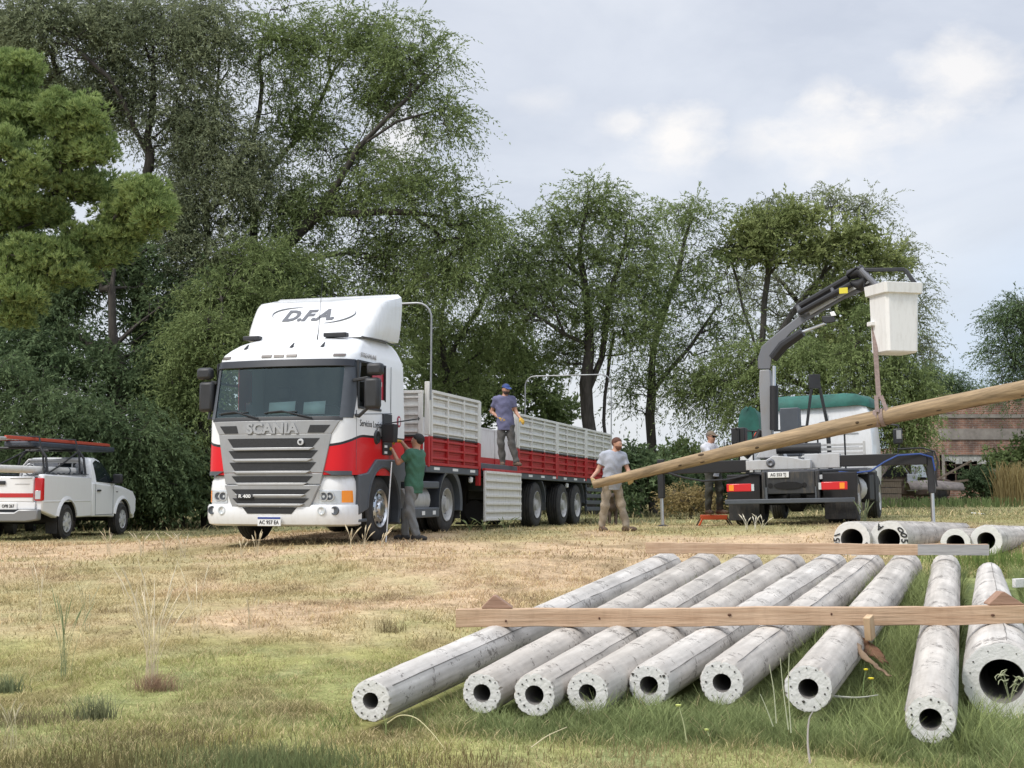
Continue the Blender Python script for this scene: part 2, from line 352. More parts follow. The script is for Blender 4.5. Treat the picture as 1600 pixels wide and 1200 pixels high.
class Skel:
    def __init__(s, r): s.P = []; s.par = []; s.dist = []; s.r = r
    def add(s, p, par):
        s.P.append(np.asarray(p, float)); s.par.append(par); s.dist.append(0 if par < 0 else s.dist[par]+np.linalg.norm(s.P[-1]-s.P[par])); return len(s.P)-1
    def path(s, pts, par=-1, step=.6, jit=.06):
        """polyline with jitter"""
        if par >= 0: pts = [s.P[par]]+list(pts)
        else: par = s.add(pts[0], -1)
        for a, b in zip(pts[:-1], pts[1:]):
            a = np.asarray(a, float); b = np.asarray(b, float); n = max(1, int(np.linalg.norm(b-a)/step))
            for i in range(1, n+1):
                q = a+(b-a)*i/n
                if i < n: q = q+s.r.normal(size=3)*jit
                par = s.add(q, par)
        return par
    def grow(s, A, k=.35, step=.5, up=.12, maxr=None):
        """connect attractors to nearest cheap node"""
        P = np.array(s.P); D = np.array(s.dist)
        d0 = np.array([np.min(np.linalg.norm(P-a, axis=1)) for a in A]); tips = []
        cap = len(s.P)+len(A)*40; PB = np.zeros((cap, 3)); DB = np.zeros(cap); n = len(s.P); PB[:n] = P; DB[:n] = D
        for ia in np.argsort(d0):
            a = A[ia]; v = a-PB[:n]; ds = np.linalg.norm(v, axis=1)
            cost = ds*(1+.0*ds)+k*DB[:n]*.3+np.where(v[:, 2] < -.2*ds, ds*.8, 0)
            j = int(np.argmin(cost)); m = max(1, int(ds[j]/step)); p0 = PB[j].copy(); par = j
            # curved path: leaves along parent's direction then bends to target
            pj = s.par[j]; pd = (PB[j]-PB[pj]) if pj >= 0 else np.array([0, 0, 1.]); pd = pd/(np.linalg.norm(pd)+1e-9)
            c = p0+pd*ds[j]*.35+np.array([0, 0, up*ds[j]])
            for i in range(1, m+1):
                t = i/m; q = (1-t)**2*p0+2*t*(1-t)*c+t*t*a
                if i < m: q = q+s.r.normal(size=3)*.05*step
                par = s.add(q, par); PB[n] = q; DB[n] = s.dist[par]; n += 1
            tips.append(par)
        return tips
    def radii(s, rt=.006, e=.58, r0=None):
        n = len(s.P); cnt = np.zeros(n); ch = np.zeros(n, int)
        for p in s.par:
            if p >= 0: ch[p] += 1
        cnt[ch == 0] = 1
        for i in range(n-1, -1, -1):
            if s.par[i] >= 0: cnt[s.par[i]] += cnt[i]
        s.cnt = cnt; r = rt*cnt**e
        if r0: r = rt+(r-rt)*(r0-rt)/(r.max()-rt)
        return r
def ell_pts(n, c, rad, r, shell=.5):
    u = rnd_unit(n, r); q = r.random(n)**(shell); return np.asarray(c)+u*q[:, None]*np.asarray(rad)
bark = mat('bark', (.060,.052,.045), .95, var=.5, vs=3, bump=.6, bs=12, stretch=(3,3,.6))
bark_grey = mat('bark_grey', (.10,.088,.075), .95, var=.4, vs=3, bump=.5, bs=12, stretch=(3,3,.6))
L_OLIVE = leafmat('leaf_olive', (.125,.165,.065), (.27,.33,.14))
L_GREY = leafmat('leaf_greygreen', (.145,.170,.100), (.29,.32,.19))
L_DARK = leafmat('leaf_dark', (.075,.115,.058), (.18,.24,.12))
L_MID = leafmat('leaf_midgreen', (.10,.14,.055), (.22,.28,.12))
L_BRIGHT = leafmat('leaf_bright', (.16,.20,.075), (.33,.37,.16))
L_PINE = leafmat('pine_needles', (.165,.235,.085), (.40,.48,.19), nscale=1.6, trans=.3)

def leaves_on(tipsP, tipsD, r, nspr, nleaf, slen, lsize, lw, droop, spread=.9, twigs=None):
    """sprays of small leaves round every twig end"""
    n = len(tipsP)*nspr; P = np.repeat(tipsP, nspr, 0); D = np.repeat(tipsD, nspr, 0)
    D = D+rnd_unit(n, r)*spread; D /= np.linalg.norm(D, axis=1, keepdims=True)
    P = P-np.repeat(tipsD, nspr, 0)*r.random((n, 1))*.5+r.normal(size=(n, 3))*.06
    L = slen*(.5+r.random(n)); m = n*nleaf
    t = np.tile((np.arange(nleaf)+.6)/nleaf, n)+r.normal(size=m)*.03
    Pm = np.repeat(P, nleaf, 0); Dm = np.repeat(D, nleaf, 0); Lm = np.repeat(L, nleaf)
    g = np.array([0, 0, -1.]); dr = np.repeat(droop*(.5+r.random(n)), nleaf)
    pos = Pm+Dm*(Lm*t)[:, None]+g*(dr*Lm*t*t)[:, None]
    tan = Dm+g*(2*dr*t)[:, None]; tan /= np.linalg.norm(tan, axis=1, keepdims=True)
    ld = tan+rnd_unit(m, r)*.75; ld /= np.linalg.norm(ld, axis=1, keepdims=True)
    u, w = basis(ld); a = r.random(m)*6.28; wd = u*np.cos(a)[:, None]+w*np.sin(a)[:, None]
    sz = lsize*(.6+.8*r.random(m))
    V, Fc = quads(pos, ld, wd, sz, lw*(.7+.6*r.random(m)))
    return V, Fc, (P, D, L, droop)
def tree(name, label, cat, base, limbs, blobs, seed, leaf=L_OLIVE, bk=None, dens=1., att=1., nspr=5, nleaf=20, slen=1.0, lsize=.115, lw=.034, droop=.55, r0=.28, group=None, step=.5, depth=.8, name_crown='crown', spread=.75):
    """base (px,Y) ; limbs: lists of (px,py,dY) polylines starting at the base ; blobs (px,py,rx,ry,dY)"""
    r = np.random.default_rng(seed); bx, Y0 = base
    X, Yb, Z = onground(bx, Y0); s = Skel(r); root = s.add((X, Yb, Z-.15), -1)
    for lb in limbs:
        pts = [at(px, py, Y0+dy) for px, py, dy in lb]
        # start from nearest existing node to first point
        if len(s.P) > 1:
            P = np.array(s.P); j = int(np.argmin(np.linalg.norm(P-pts[0], axis=1)))
        else: j = root
        s.path(pts, j, step=.7, jit=.05)
    A = []
    for (px, py, rx, ry, dy) in blobs:
        k = F_PX/(Y0+dy); rad = np.array([rx/k, max(.6, (rx+ry)/2/k*depth), ry/k]); c = at(px, py, Y0+dy)
        n = max(6, int(att*75*(rad[0]*rad[2])**.85)); q = ell_pts(n, c, rad, r, .55)
        A.append(q[q[:, 2] > ground(q[:, 0], q[:, 1])+.15])
    A = np.concatenate(A); tips = s.grow(A, step=step)
    rad = s.radii(r0=r0); P = np.array(s.P); par = np.array(s.par); i = np.where(par >= 0)[0]
    V, Fc = segs_mesh(P[par[i]], P[i], np.minimum(rad[par[i]], rad[i]*1.5+.004), rad[i])
    loc = (X, Yb, Z); off = np.array(loc)
    e = empty(name, loc, label=label, cat=cat, group=group)
    npmesh('trunk', V-off, Fc, 4, bk or bark, e, smooth=True)
    small = i[s.cnt[i] <= 3]; d = P[small]-P[par[small]]; d /= np.linalg.norm(d, axis=1, keepdims=True)+1e-9
    keep = r.random(len(small)) < dens; tp = P[small][keep]; td = d[keep]
    V, Fc, _ = leaves_on(tp, td, r, nspr, nleaf, slen, lsize, lw, droop, spread)
    npmesh(name_crown, V-off, Fc, 4, leaf, e)
    TREES.append((name, len(Fc), len(small)))
    return e
TREES = []
BG = 'trees along the edge of the field'
# --- tall grove on the left, nearest first
tree('shade_tree', 'tallest feathery tree behind the white cab, one long limb arching right against the sky', 'tree', (395, 41),
     [[(392,760,0),(385,560,0),(400,420,0),(395,250,0),(410,60,0)], [(400,430,0),(500,330,-.5),(560,230,-.8),(640,150,-1),(700,90,-1)], [(560,230,-.8),(620,190,-1),(690,170,-1)],
      [(395,300,0),(470,210,1),(540,80,1)], [(500,330,-.5),(600,330,-1),(700,340,-1)], [(390,500,0),(300,400,1),(250,250,1)]],
     [(640,85,75,60,-1),(690,180,50,45,-1),(600,150,60,50,0),(560,60,80,60,0),(450,70,100,80,0),(470,190,75,60,0),(560,240,60,28,0),(545,300,80,55,-.5),(650,290,85,60,-1),(720,350,65,55,-1),
      (450,330,90,70,0),(600,390,95,60,0),(700,420,70,50,-1),(480,440,110,70,0),(620,480,80,40,1)], 1, dens=.72, att=1.3, leaf=L_OLIVE, nspr=6)
tree('shade_tree', 'greyish feathery tree filling the top left corner over the pine', 'tree', (235, 40),
     [[(240,740,0),(225,560,0),(215,420,0),(235,250,0),(240,60,0)], [(225,520,0),(320,420,1),(330,250,1),(345,60,1)], [(215,400,0),(140,250,0),(80,80,0)], [(235,250,0),(170,120,-1),(60,20,-1)]],
     [(60,30,110,70,-1),(200,50,110,80,0),(310,60,90,90,0),(290,190,90,80,0),(160,150,90,60,0),(360,270,80,90,0),(270,330,80,80,0),(340,420,90,80,0),(420,520,80,60,2),(60,130,60,50,1),(20,70,70,60,0)], 2, dens=.85, att=1.45, leaf=L_GREY, nspr=7)
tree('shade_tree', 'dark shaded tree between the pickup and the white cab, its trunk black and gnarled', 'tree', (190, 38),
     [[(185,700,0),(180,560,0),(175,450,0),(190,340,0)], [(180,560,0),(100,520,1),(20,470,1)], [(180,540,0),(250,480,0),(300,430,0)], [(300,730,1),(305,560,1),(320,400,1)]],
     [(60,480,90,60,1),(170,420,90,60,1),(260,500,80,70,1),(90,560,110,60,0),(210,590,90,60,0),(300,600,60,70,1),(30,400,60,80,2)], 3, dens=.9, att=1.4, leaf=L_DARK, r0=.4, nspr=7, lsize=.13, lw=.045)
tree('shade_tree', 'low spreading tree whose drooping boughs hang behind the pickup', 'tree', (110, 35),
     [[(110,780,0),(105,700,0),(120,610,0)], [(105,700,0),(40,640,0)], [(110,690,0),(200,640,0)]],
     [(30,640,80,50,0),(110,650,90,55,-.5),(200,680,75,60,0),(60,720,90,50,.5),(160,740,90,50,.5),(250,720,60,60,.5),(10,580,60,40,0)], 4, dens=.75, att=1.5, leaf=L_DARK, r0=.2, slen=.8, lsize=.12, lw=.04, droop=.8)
tree('shade_tree', 'dense dark tree directly behind the left mirror of the white cab', 'tree', (330, 37),
     [[(325,780,0),(318,680,0),(325,560,0),(330,450,0)], [(318,640,0),(270,600,0)], [(320,620,0),(390,520,1)]],
     [(300,620,60,60,0),(290,700,70,60,0),(250,770,70,50,0),(320,540,70,60,0),(400,470,80,60,1),(480,520,80,60,1),(420,420,90,50,2),(330,480,60,50,1),(560,520,70,60,1.5)], 5, dens=.9, att=1.4, leaf=L_OLIVE, r0=.22, nspr=7)
tree('shade_tree', 'slender tree seen just right of the roof deflector behind the headboard', 'tree', (690, 44),
     [[(690,770,0),(700,640,0),(690,500,0),(700,380,0)], [(700,560,0),(750,480,0),(780,420,0)], [(695,540,0),(640,470,0)]],
     [(680,430,90,50,0),(760,380,70,50,0),(790,450,60,50,0),(660,520,60,60,1),(720,530,70,60,0),(700,600,70,50,0),(780,540,60,50,1),(810,390,40,30,0)], 6, dens=.6, att=1.0, leaf=L_OLIVE, r0=.16)
tree('broadleaf_tree', 'rounded mid green tree beyond the trailer to the left of its standing man', 'tree', (740, 52),
     [[(740,770,0),(735,640,0),(745,540,0)], [(735,640,0),(800,590,0)], [(735,620,0),(680,580,0)]],
     [(700,570,70,60,0),(790,550,60,45,0),(820,600,60,50,0),(740,620,90,50,0),(690,640,80,50,0),(860,640,50,40,1)], 7, dens=.85, att=.9, leaf=L_MID, lsize=.13, lw=.07, slen=.6, droop=.1, r0=.18)
# --- middle
tree('shade_tree', 'tall dark trunked tree rising behind the rear hoop of the trailer', 'tree', (925, 44),
     [[(925,700,0),(915,600,0),(920,500,0),(905,400,0),(920,300,0)], [(915,620,0),(940,560,.3),(950,480,0),(980,350,0)], [(920,540,0),(850,500,-1),(800,470,-1)], [(948,700,.6),(945,620,.6),(960,520,.6)], [(905,430,0),(860,360,0)]],
     [(930,315,60,38,0),(870,350,60,40,0),(970,340,55,40,0),(900,400,85,45,0),(980,430,80,55,0),(870,460,80,45,-.5),(930,490,90,45,0),(830,420,60,45,0),(800,480,50,40,-1),(990,520,60,45,0),(880,550,60,35,1),(1000,370,40,35,0)], 8, dens=.72, att=1.1, leaf=L_OLIVE, r0=.23)
tree('shade_tree', 'thin open crowned tree just left of the crane, sky showing through its middle', 'tree', (1020, 46),
     [[(1020,770,0),(1015,650,0),(1022,540,0),(1060,420,0),(1080,340,0)], [(1015,620,0),(1080,540,0),(1120,480,0)], [(1020,560,0),(1000,450,0)]],
     [(1075,345,50,40,0),(1040,400,50,40,0),(1110,400,60,50,0),(1080,460,70,50,0),(1030,480,50,50,0),(1120,520,60,50,0),(1050,560,60,50,0),(1000,600,60,50,0),(1080,330,60,26,0)], 9, dens=.42, att=1.0, leaf=L_OLIVE, r0=.17)
tree('broadleaf_tree', 'bright green crowned tree behind the crane boom', 'tree', (1200, 47),
     [[(1205,760,0),(1200,640,0),(1190,540,0),(1200,430,0),(1215,350,0)], [(1195,580,0),(1160,480,0),(1140,400,0)], [(1195,560,0),(1260,460,0),(1330,380,0)], [(1190,520,0),(1120,470,0)]],
     [(1190,350,50,28,-1),(1250,340,50,28,-1),(1215,385,80,35,-1),(1340,365,42,28,-1),(1350,400,40,28,-1),(1400,405,28,20,-1),(1160,390,40,35,-.5),(1280,390,50,35,-.5),(1320,470,60,50,-.5),(1290,540,60,40,-.5)], 10, dens=.9, att=1.0, leaf=L_BRIGHT, bk=bark_grey, lsize=.12, lw=.06, slen=.6, droop=.1, r0=.2)
tree('shade_tree', 'wispy tree showing above and around the bright green crown, branch tips loose against the sky', 'tree', (1290, 50),
     [[(1290,770,0),(1280,600,0),(1290,450,0),(1300,330,0)], [(1280,600,0),(1370,480,0),(1420,420,0)], [(1285,520,0),(1200,420,0),(1180,330,0)], [(1290,450,0),(1350,350,0)]],
     [(1300,315,50,24,0),(1350,325,35,26,0),(1190,330,40,24,0),(1400,400,45,40,0),(1420,470,35,40,0),(1240,330,50,30,1),(1300,420,90,50,0),(1180,440,80,50,0),(1390,530,50,50,0),(1440,540,30,30,0),(1250,500,100,50,0)], 11, dens=.55, att=1.0, leaf=L_GREY, r0=.22)
tree('shade_tree', 'heavy olive tree mass hanging low behind the crane truck cab', 'tree', (1340, 43),
     [[(1345,760,0),(1340,660,0),(1330,560,0)], [(1340,660,0),(1250,600,0),(1180,560,0)], [(1340,640,0),(1420,590,0)]],
     [(1330,560,90,50,0),(1240,560,90,45,0),(1170,580,70,50,.5),(1400,590,60,50,0),(1300,630,100,45,0),(1400,660,50,50,.3),(1190,640,80,45,.5),(1430,620,35,45,0),(1100,600,55,50,1),(1370,500,45,45,0)], 12, dens=.95, att=1.25, leaf=L_OLIVE, r0=.2, slen=.85, droop=.8)
tree('shade_tree', 'distant tree at the far right edge above the raised end of the wooden pole', 'tree', (1620, 55),
     [[(1625,770,0),(1620,640,0),(1600,520,0),(1590,470,0)], [(1620,600,0),(1560,540,0)]],
     [(1600,485,50,35,0),(1565,500,38,30,0),(1575,550,45,35,0),(1620,540,60,50,0),(1600,600,60,30,0),(1650,470,50,40,0)], 13, dens=.8, att=1.2, leaf=L_DARK, r0=.2)
tree('shade_tree', 'low hazy treetop between the basket and the far right tree', 'tree', (1480, 62),
     [[(1485,770,0),(1480,660,0),(1485,600,0)]],
     [(1470,600,35,20,0),(1500,610,30,20,0),(1530,620,30,16,0),(1450,585,25,25,-1),(1480,640,60,25,0)], 14, dens=.9, att=1.5, leaf=L_DARK, r0=.16)
# --- pine in front of the left grove
def pine():
    r = np.random.default_rng(21); Y0 = 30.; X, Yb, Z = onground(-75, Y0); s = Skel(r); s.add((X, Yb, Z-.2), -1)
    t = s.path([at(-75, 600, Y0), at(-80, 300, Y0), at(-70, 110, Y0)], 0, step=.8, jit=.03)
    blobs = [(30,110,45,40,0),(0,105,50,30,.5),(85,175,50,40,-.5),(130,185,40,45,-.6),(150,235,38,40,-.5),(95,260,70,40,0),(20,300,50,60,-.8),(45,260,30,40,-1),(10,230,25,40,-1.2),(220,300,38,32,-.6),(240,330,34,38,-.7),(190,340,45,36,0),(60,400,65,42,-.8),(130,375,45,30,-.3),(100,430,60,30,-.6),(165,400,40,26,0),(30,460,50,38,-.9),(0,350,60,60,0),(0,150,50,50,0),(60,330,60,30,.8),(150,300,60,30,.8),(20,495,45,22,-.6),(-60,140,70,50,0),(-70,420,80,60,0),(-60,250,80,80,0),(110,225,50,45,-.2),(60,180,60,40,.2),(190,365,60,30,.2),(80,340,50,30,0),(230,325,45,45,-.4),(120,300,60,30,0),(20,200,50,50,0),(30,440,60,50,-.4)]
    A = []; lobes = []
    for (px, py, rx, ry, dy) in blobs:
        k = F_PX/(Y0+dy); rad = np.array([rx/k, (rx+ry)/2.2/k, ry/k]); c = at(px, py, Y0+dy)
        A.append(ell_pts(int(30+rad[0]*rad[2]*45), c, rad*.8, r, .7)); lobes.append((c, rad))
    s.grow(np.concatenate(A), step=.5, up=.02, k=.5); rad = s.radii(r0=.26); P = np.array(s.P); par = np.array(s.par); i = np.where(par >= 0)[0]
    off = np.array((X, Yb, Z)); e = empty('pine_tree', tuple(off), label='bright green pine reaching in from the left edge over the pickup', cat='tree', group=None)
    V, Fc = segs_mesh(P[par[i]], P[i], np.minimum(rad[par[i]], rad[i]*1.6), rad[i]); npmesh('trunk', V-off, Fc, 4, bark, e, smooth=True)
    # tufts: needle bursts over the surface of many small lumps within each lobe
    C = []
    for c, rd in lobes:
        nl = int(18+rd[0]*rd[2]*70); cc = ell_pts(nl, c, rd*.82, r, .4)
        for q in cc:
            n = 26; u = rnd_unit(n, r); u[:, 2] = np.abs(u[:, 2])*.9-.25; C.append(np.concatenate([q+u*(.12+.16*r.random()), u], 1))
    C = np.concatenate(C); m = 9; n = len(C)*m
    p = np.repeat(C[:, :3], m, 0); d = np.repeat(C[:, 3:], m, 0)+np.array([0, 0, .55]); d = d+rnd_unit(n, r)*.65; d /= np.linalg.norm(d, axis=1, keepdims=True)
    u, w = basis(d); a = r.random(n)*6.28; V, Fc = quads(p, d, u*np.cos(a)[:, None]+w*np.sin(a)[:, None], .12*(.7+.6*r.random(n)), np.full(n, .022))
    npmesh('crown', V-off, Fc, 4, L_PINE, e); TREES.append(('pine', n, len(C)))
pine()
# --- shrubs and tall weeds
def shrub(name, label, cat, px, Y, w, h, seed, leaf, n=None, lsize=.10, lw=.05, lumps=12, group=None, lean=0):
    """bush w wide and h tall at ground under pixel column px"""
    r = np.random.default_rng(seed); X, Yb, Z = onground(px, Y); off = np.array((X, Yb, Z)); s = Skel(r); s.add((0, 0, -.05), -1)
    A = []
    for k in range(lumps):
        a = r.random()*6.28; q = r.random()**.6; c = np.array([math.cos(a)*q*w/2*.8, math.sin(a)*q*w/2*.6, h*(.25+.6*r.random()*(1-q*.45))])
        A.append(ell_pts(10, c, (w*.17, w*.15, h*.16), r, .6))
    A = np.concatenate(A); A = A[A[:, 2] > .03]; s.grow(A, step=.22, up=.25); rad = s.radii(rt=.006, r0=.045); P = np.array(s.P); par = np.array(s.par); i = np.where(par >= 0)[0]
    e = empty(name, tuple(off), label=label, cat=cat, group=group)
    V, Fc = segs_mesh(P[par[i]], P[i], rad[par[i]], rad[i], 4); npmesh('stem', V, Fc, 4, bark_grey, e)
    d = P[i]-P[par[i]]; d /= np.linalg.norm(d, axis=1, keepdims=True)+1e-9
    sm = i[s.cnt[i] <= 4]; dd = P[sm]-P[par[sm]]; dd /= np.linalg.norm(dd, axis=1, keepdims=True)+1e-9
    V, Fc, _ = leaves_on(P[sm], dd, r, n or 3, 6, .3, lsize, lw, .3, 1.2); npmesh('foliage', V, Fc, 4, leaf, e); return e
L_DRYWEED = leafmat('dry_weed', (.24,.18,.08), (.42,.34,.17), nscale=2)
shrub('bush', 'dark green bush growing in front of the broken window', 'bush', 1533, 52, 1.7, 1.7, 31, L_DARK, n=6, lsize=.12, lw=.06, lumps=22)
shrub('bush', 'light green bush overhanging the right end of the brick wall', 'bush', 1598, 56, 3.2, 3.1, 32, L_MID, n=7, lsize=.15, lw=.09, lumps=30)
shrub('bush', 'bright green bush seen between the walking man and the operator', 'bush', 1075, 50, 4.2, 2.9, 33, L_MID, n=7, lsize=.15, lw=.08, lumps=34)
shrub('bush', 'dark undergrowth beside the trailer end, behind the walking man', 'bush', 1000, 42, 3.4, 2.6, 34, L_DARK, n=7, lsize=.13, lw=.07, lumps=34)
shrub('bush', 'straw coloured dry bush showing under the wooden pole left of the operator', 'bush', 1078, 40, 2.2, 1.15, 35, L_DRYWEED, n=5, lsize=.1, lw=.03, lumps=20)
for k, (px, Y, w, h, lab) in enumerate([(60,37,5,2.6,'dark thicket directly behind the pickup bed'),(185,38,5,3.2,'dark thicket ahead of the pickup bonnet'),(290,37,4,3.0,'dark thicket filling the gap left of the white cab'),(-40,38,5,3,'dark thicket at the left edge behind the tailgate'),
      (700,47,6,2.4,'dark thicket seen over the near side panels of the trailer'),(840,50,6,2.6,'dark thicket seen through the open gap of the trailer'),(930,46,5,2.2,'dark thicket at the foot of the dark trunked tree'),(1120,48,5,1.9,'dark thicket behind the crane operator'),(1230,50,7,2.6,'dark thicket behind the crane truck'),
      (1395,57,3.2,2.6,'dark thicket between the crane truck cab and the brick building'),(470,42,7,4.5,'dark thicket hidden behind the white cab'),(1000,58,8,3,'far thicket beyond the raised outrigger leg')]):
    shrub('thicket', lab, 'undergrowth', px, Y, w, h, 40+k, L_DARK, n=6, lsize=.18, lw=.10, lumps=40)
def tall_weeds(label, px, Y, w, h, n, seed, m, group=None, name='tall_grass'):
    r = np.random.default_rng(seed); X, Yb, Z = onground(px, Y); bx = (r.random(n)-.5)*w; by = (r.random(n)-.5)*w*.6
    H = h*(.5+.5*r.random(n)); lx = r.normal(size=n)*.09*H; ly = r.normal(size=n)*.1*H
    V = []; K = 5
    ww = .012+.012*r.random(n)
    for k in range(K+1):
        t = k/K; x = bx+lx*t*t*1.6; y = by+ly*t*t; z = H*t*(1-.12*t); wd = ww*(1-t*.8)*(1+1.6*(t > .75)*(t < .95))
        V.append(np.stack([x-wd, y, z], -1)); V.append(np.stack([x+wd, y, z], -1))
    V = np.stack(V, 1).reshape(-1, 3); b = np.arange(n)[:, None]*(2*(K+1)); q = np.arange(K)[None]*2
    Fc = np.stack([b+q, b+q+1, b+q+3, b+q+2], -1).reshape(-1, 4)
    o = npmesh(name, V, Fc, 4, m, loc=(X, Yb, Z)); return tag(o, label, 'weeds', group)
tall_weeds('clump of tall straw coloured reeds in front of the brick wall at the right edge', 1590, 50, 1.7, 1.9, 420, 61, L_DRYWEED)
tall_weeds('low green and yellow weeds along the foot of the brick wall', 1460, 50, 5.5, .45, 700, 62, L_MID)
# ------------------------------------------------------------------ brick building and junk
def brickmat():
    m = bpy.data.materials.new('old_brick'); m.use_nodes = True; t = m.node_tree; b = t.nodes['Principled BSDF']; b.inputs['Roughness'].default_value = .95
    tcn = N(t, 'ShaderNodeTexCoord'); sp = N(t, 'ShaderNodeSeparateXYZ'); cb = N(t, 'ShaderNodeCombineXYZ'); t.links.new(tcn.outputs['Object'], sp.inputs[0])
    ad = N(t, 'ShaderNodeMath', operation='ADD'); t.links.new(sp.outputs[0], ad.inputs[0]); t.links.new(sp.outputs[1], ad.inputs[1])
    t.links.new(ad.outputs[0], cb.inputs[0]); t.links.new(sp.outputs[2], cb.inputs[1])
    nz = N(t, 'ShaderNodeTexNoise'); nz.inputs['Scale'].default_value = 1.4; nz.inputs['Detail'].default_value = 5; t.links.new(tcn.outputs['Object'], nz.inputs[0])
    br = N(t, 'ShaderNodeTexBrick'); br.inputs['Scale'].default_value = 1; br.inputs['Brick Width'].default_value = .27; br.inputs['Row Height'].default_value = .085; br.inputs['Mortar Size'].default_value = .012
    br.inputs['Color1'].default_value = (.40,.22,.165,1); br.inputs['Color2'].default_value = (.26,.155,.13,1); br.inputs['Mortar'].default_value = (.38,.33,.30,1); br.inputs['Bias'].default_value = -.1
    t.links.new(cb.outputs[0], br.inputs[0])
    rp = ramp(t, nz.outputs['Fac'], [(.4, (.55,.55,.55)), (.7, (1.5,1.35,1.25))]); c = mixc(t, 1.0, br.outputs[0], rp.outputs[0], 'MULTIPLY')
    n2 = N(t, 'ShaderNodeTexNoise'); n2.inputs['Scale'].default_value = 6; n2.inputs['Detail'].default_value = 4; t.links.new(tcn.outputs['Object'], n2.inputs[0])
    r2 = ramp(t, n2.outputs['Fac'], [(.58, (0,0,0)), (.68, (.55,.55,.55))]); c = mixc(t, r2.outputs[0], c, (.50,.42,.36))
    t.links.new(c, b.inputs['Base Color']); bp = N(t, 'ShaderNodeBump'); bp.inputs['Strength'].default_value = .8; bp.inputs['Distance'].default_value = .03; t.links.new(br.outputs['Fac'], bp.inputs['Height']); bp.invert = True
    t.links.new(bp.outputs[0], b.inputs['Normal']); return m
brick = brickmat(); conc_band = mat('concrete_band', (.30,.27,.25), .95, var=.25, vs=3, bump=.3)
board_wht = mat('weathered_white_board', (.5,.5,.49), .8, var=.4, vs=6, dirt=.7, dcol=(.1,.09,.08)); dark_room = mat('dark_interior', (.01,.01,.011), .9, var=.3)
wood_old = mat('old_wood', (.2,.155,.115), .85, var=.3, vs=6, stretch=(8,1,1)); rust = mat('rusty_sheet', (.12,.085,.065), .8, metal=.2, var=.5, vs=5)
def building():
    Y = 58.; k = F_PX/Y; x0 = at(1471, 700, Y)[0]; gzv = gz(x0+2, Y); top = at(1500, 616, Y)[2]
    e = empty('brick_building', (x0, Y, gzv), label='unfinished red brick building with a broken window and concrete bands', cat='building')
    H = top-gzv; L = 9.; wx0 = .12; wx1 = 2.15; wz0 = (785-757)/k+.05; wz1 = (785-714)/k; z = lambda py: at(1500, py, Y)[2]-gzv
    w = MB(); w.box(0, wx0, 0, .3, -.3, wz1); w.box(wx1, L, 0, .3, -.3, wz1); w.box(wx0, wx1, 0, .3, -.3, wz0)
    b0, b1 = z(687), z(670); c0, c1 = z(653), z(647)
    w.box(0, L, 0, .3, wz1, b0); w.box(0, L, 0, .3, b1, c0); w.box(0, L, 0, .3, c1, H)
    # side return and the recessed darker wall to the left
    w.box(-.0, .3, .3, 7, -.3, H-.3); w.box(.3, L, 6.7, 7, -.3, H-.3); w.box(L-.3, L, .3, 6.7, -.3, H-.3)
    w.build('wall', brick, e)
    MB().box(-.02, L, -.04, .3, b0+.003, b1-.003).box(-.02, L, -.03, .3, c0+.003, c1-.003).build('concrete_band', conc_band, e)
    MB().box(wx0-.12, wx0, -.05, .25, wz0-.1, wz1).build('window_jamb', conc_band, e); MB().box(wx1, wx1+.1, -.05, .25, wz0-.1, wz1).build('window_jamb', conc_band, e)
    r = random.Random(4); q = MB(); x = wx0+.02
    while x < wx1-.1:
        ww = r.uniform(.1, .3); q.box(x, min(x+ww, wx1), .05, .08, wz1-r.uniform(.25, .42), wz1-.01); x += ww+.01
    q.build('torn_board', board_wht, e)
    g = MB(); 
    for xx in (wx0+.5, wx0+1.1, wx0+1.7): g.box(xx-.02, xx+.02, .1, .14, wz0, wz1)
    for zz in (.3, .62): g.box(wx0, wx1, .09, .13, wz0+(wz1-wz0)*zz-.02, wz0+(wz1-wz0)*zz+.02)
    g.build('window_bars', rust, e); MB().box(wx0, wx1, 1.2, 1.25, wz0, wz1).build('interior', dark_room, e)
    # lower wall of the same ruin continuing left behind the junk
    x1 = at(1372, 700, Y+1)[0]-x0
    MB().box(x1, -.003, .5, .8, -.3, z(700)).box(x1+.4, x1+1.6, .5, .8, z(700), z(680)).build('side_wall', brick, e)
    MB().box(.3, L-.3, .3, 6.7, H-.45, H-.3).build('roof_slab', conc_band, e)
building()
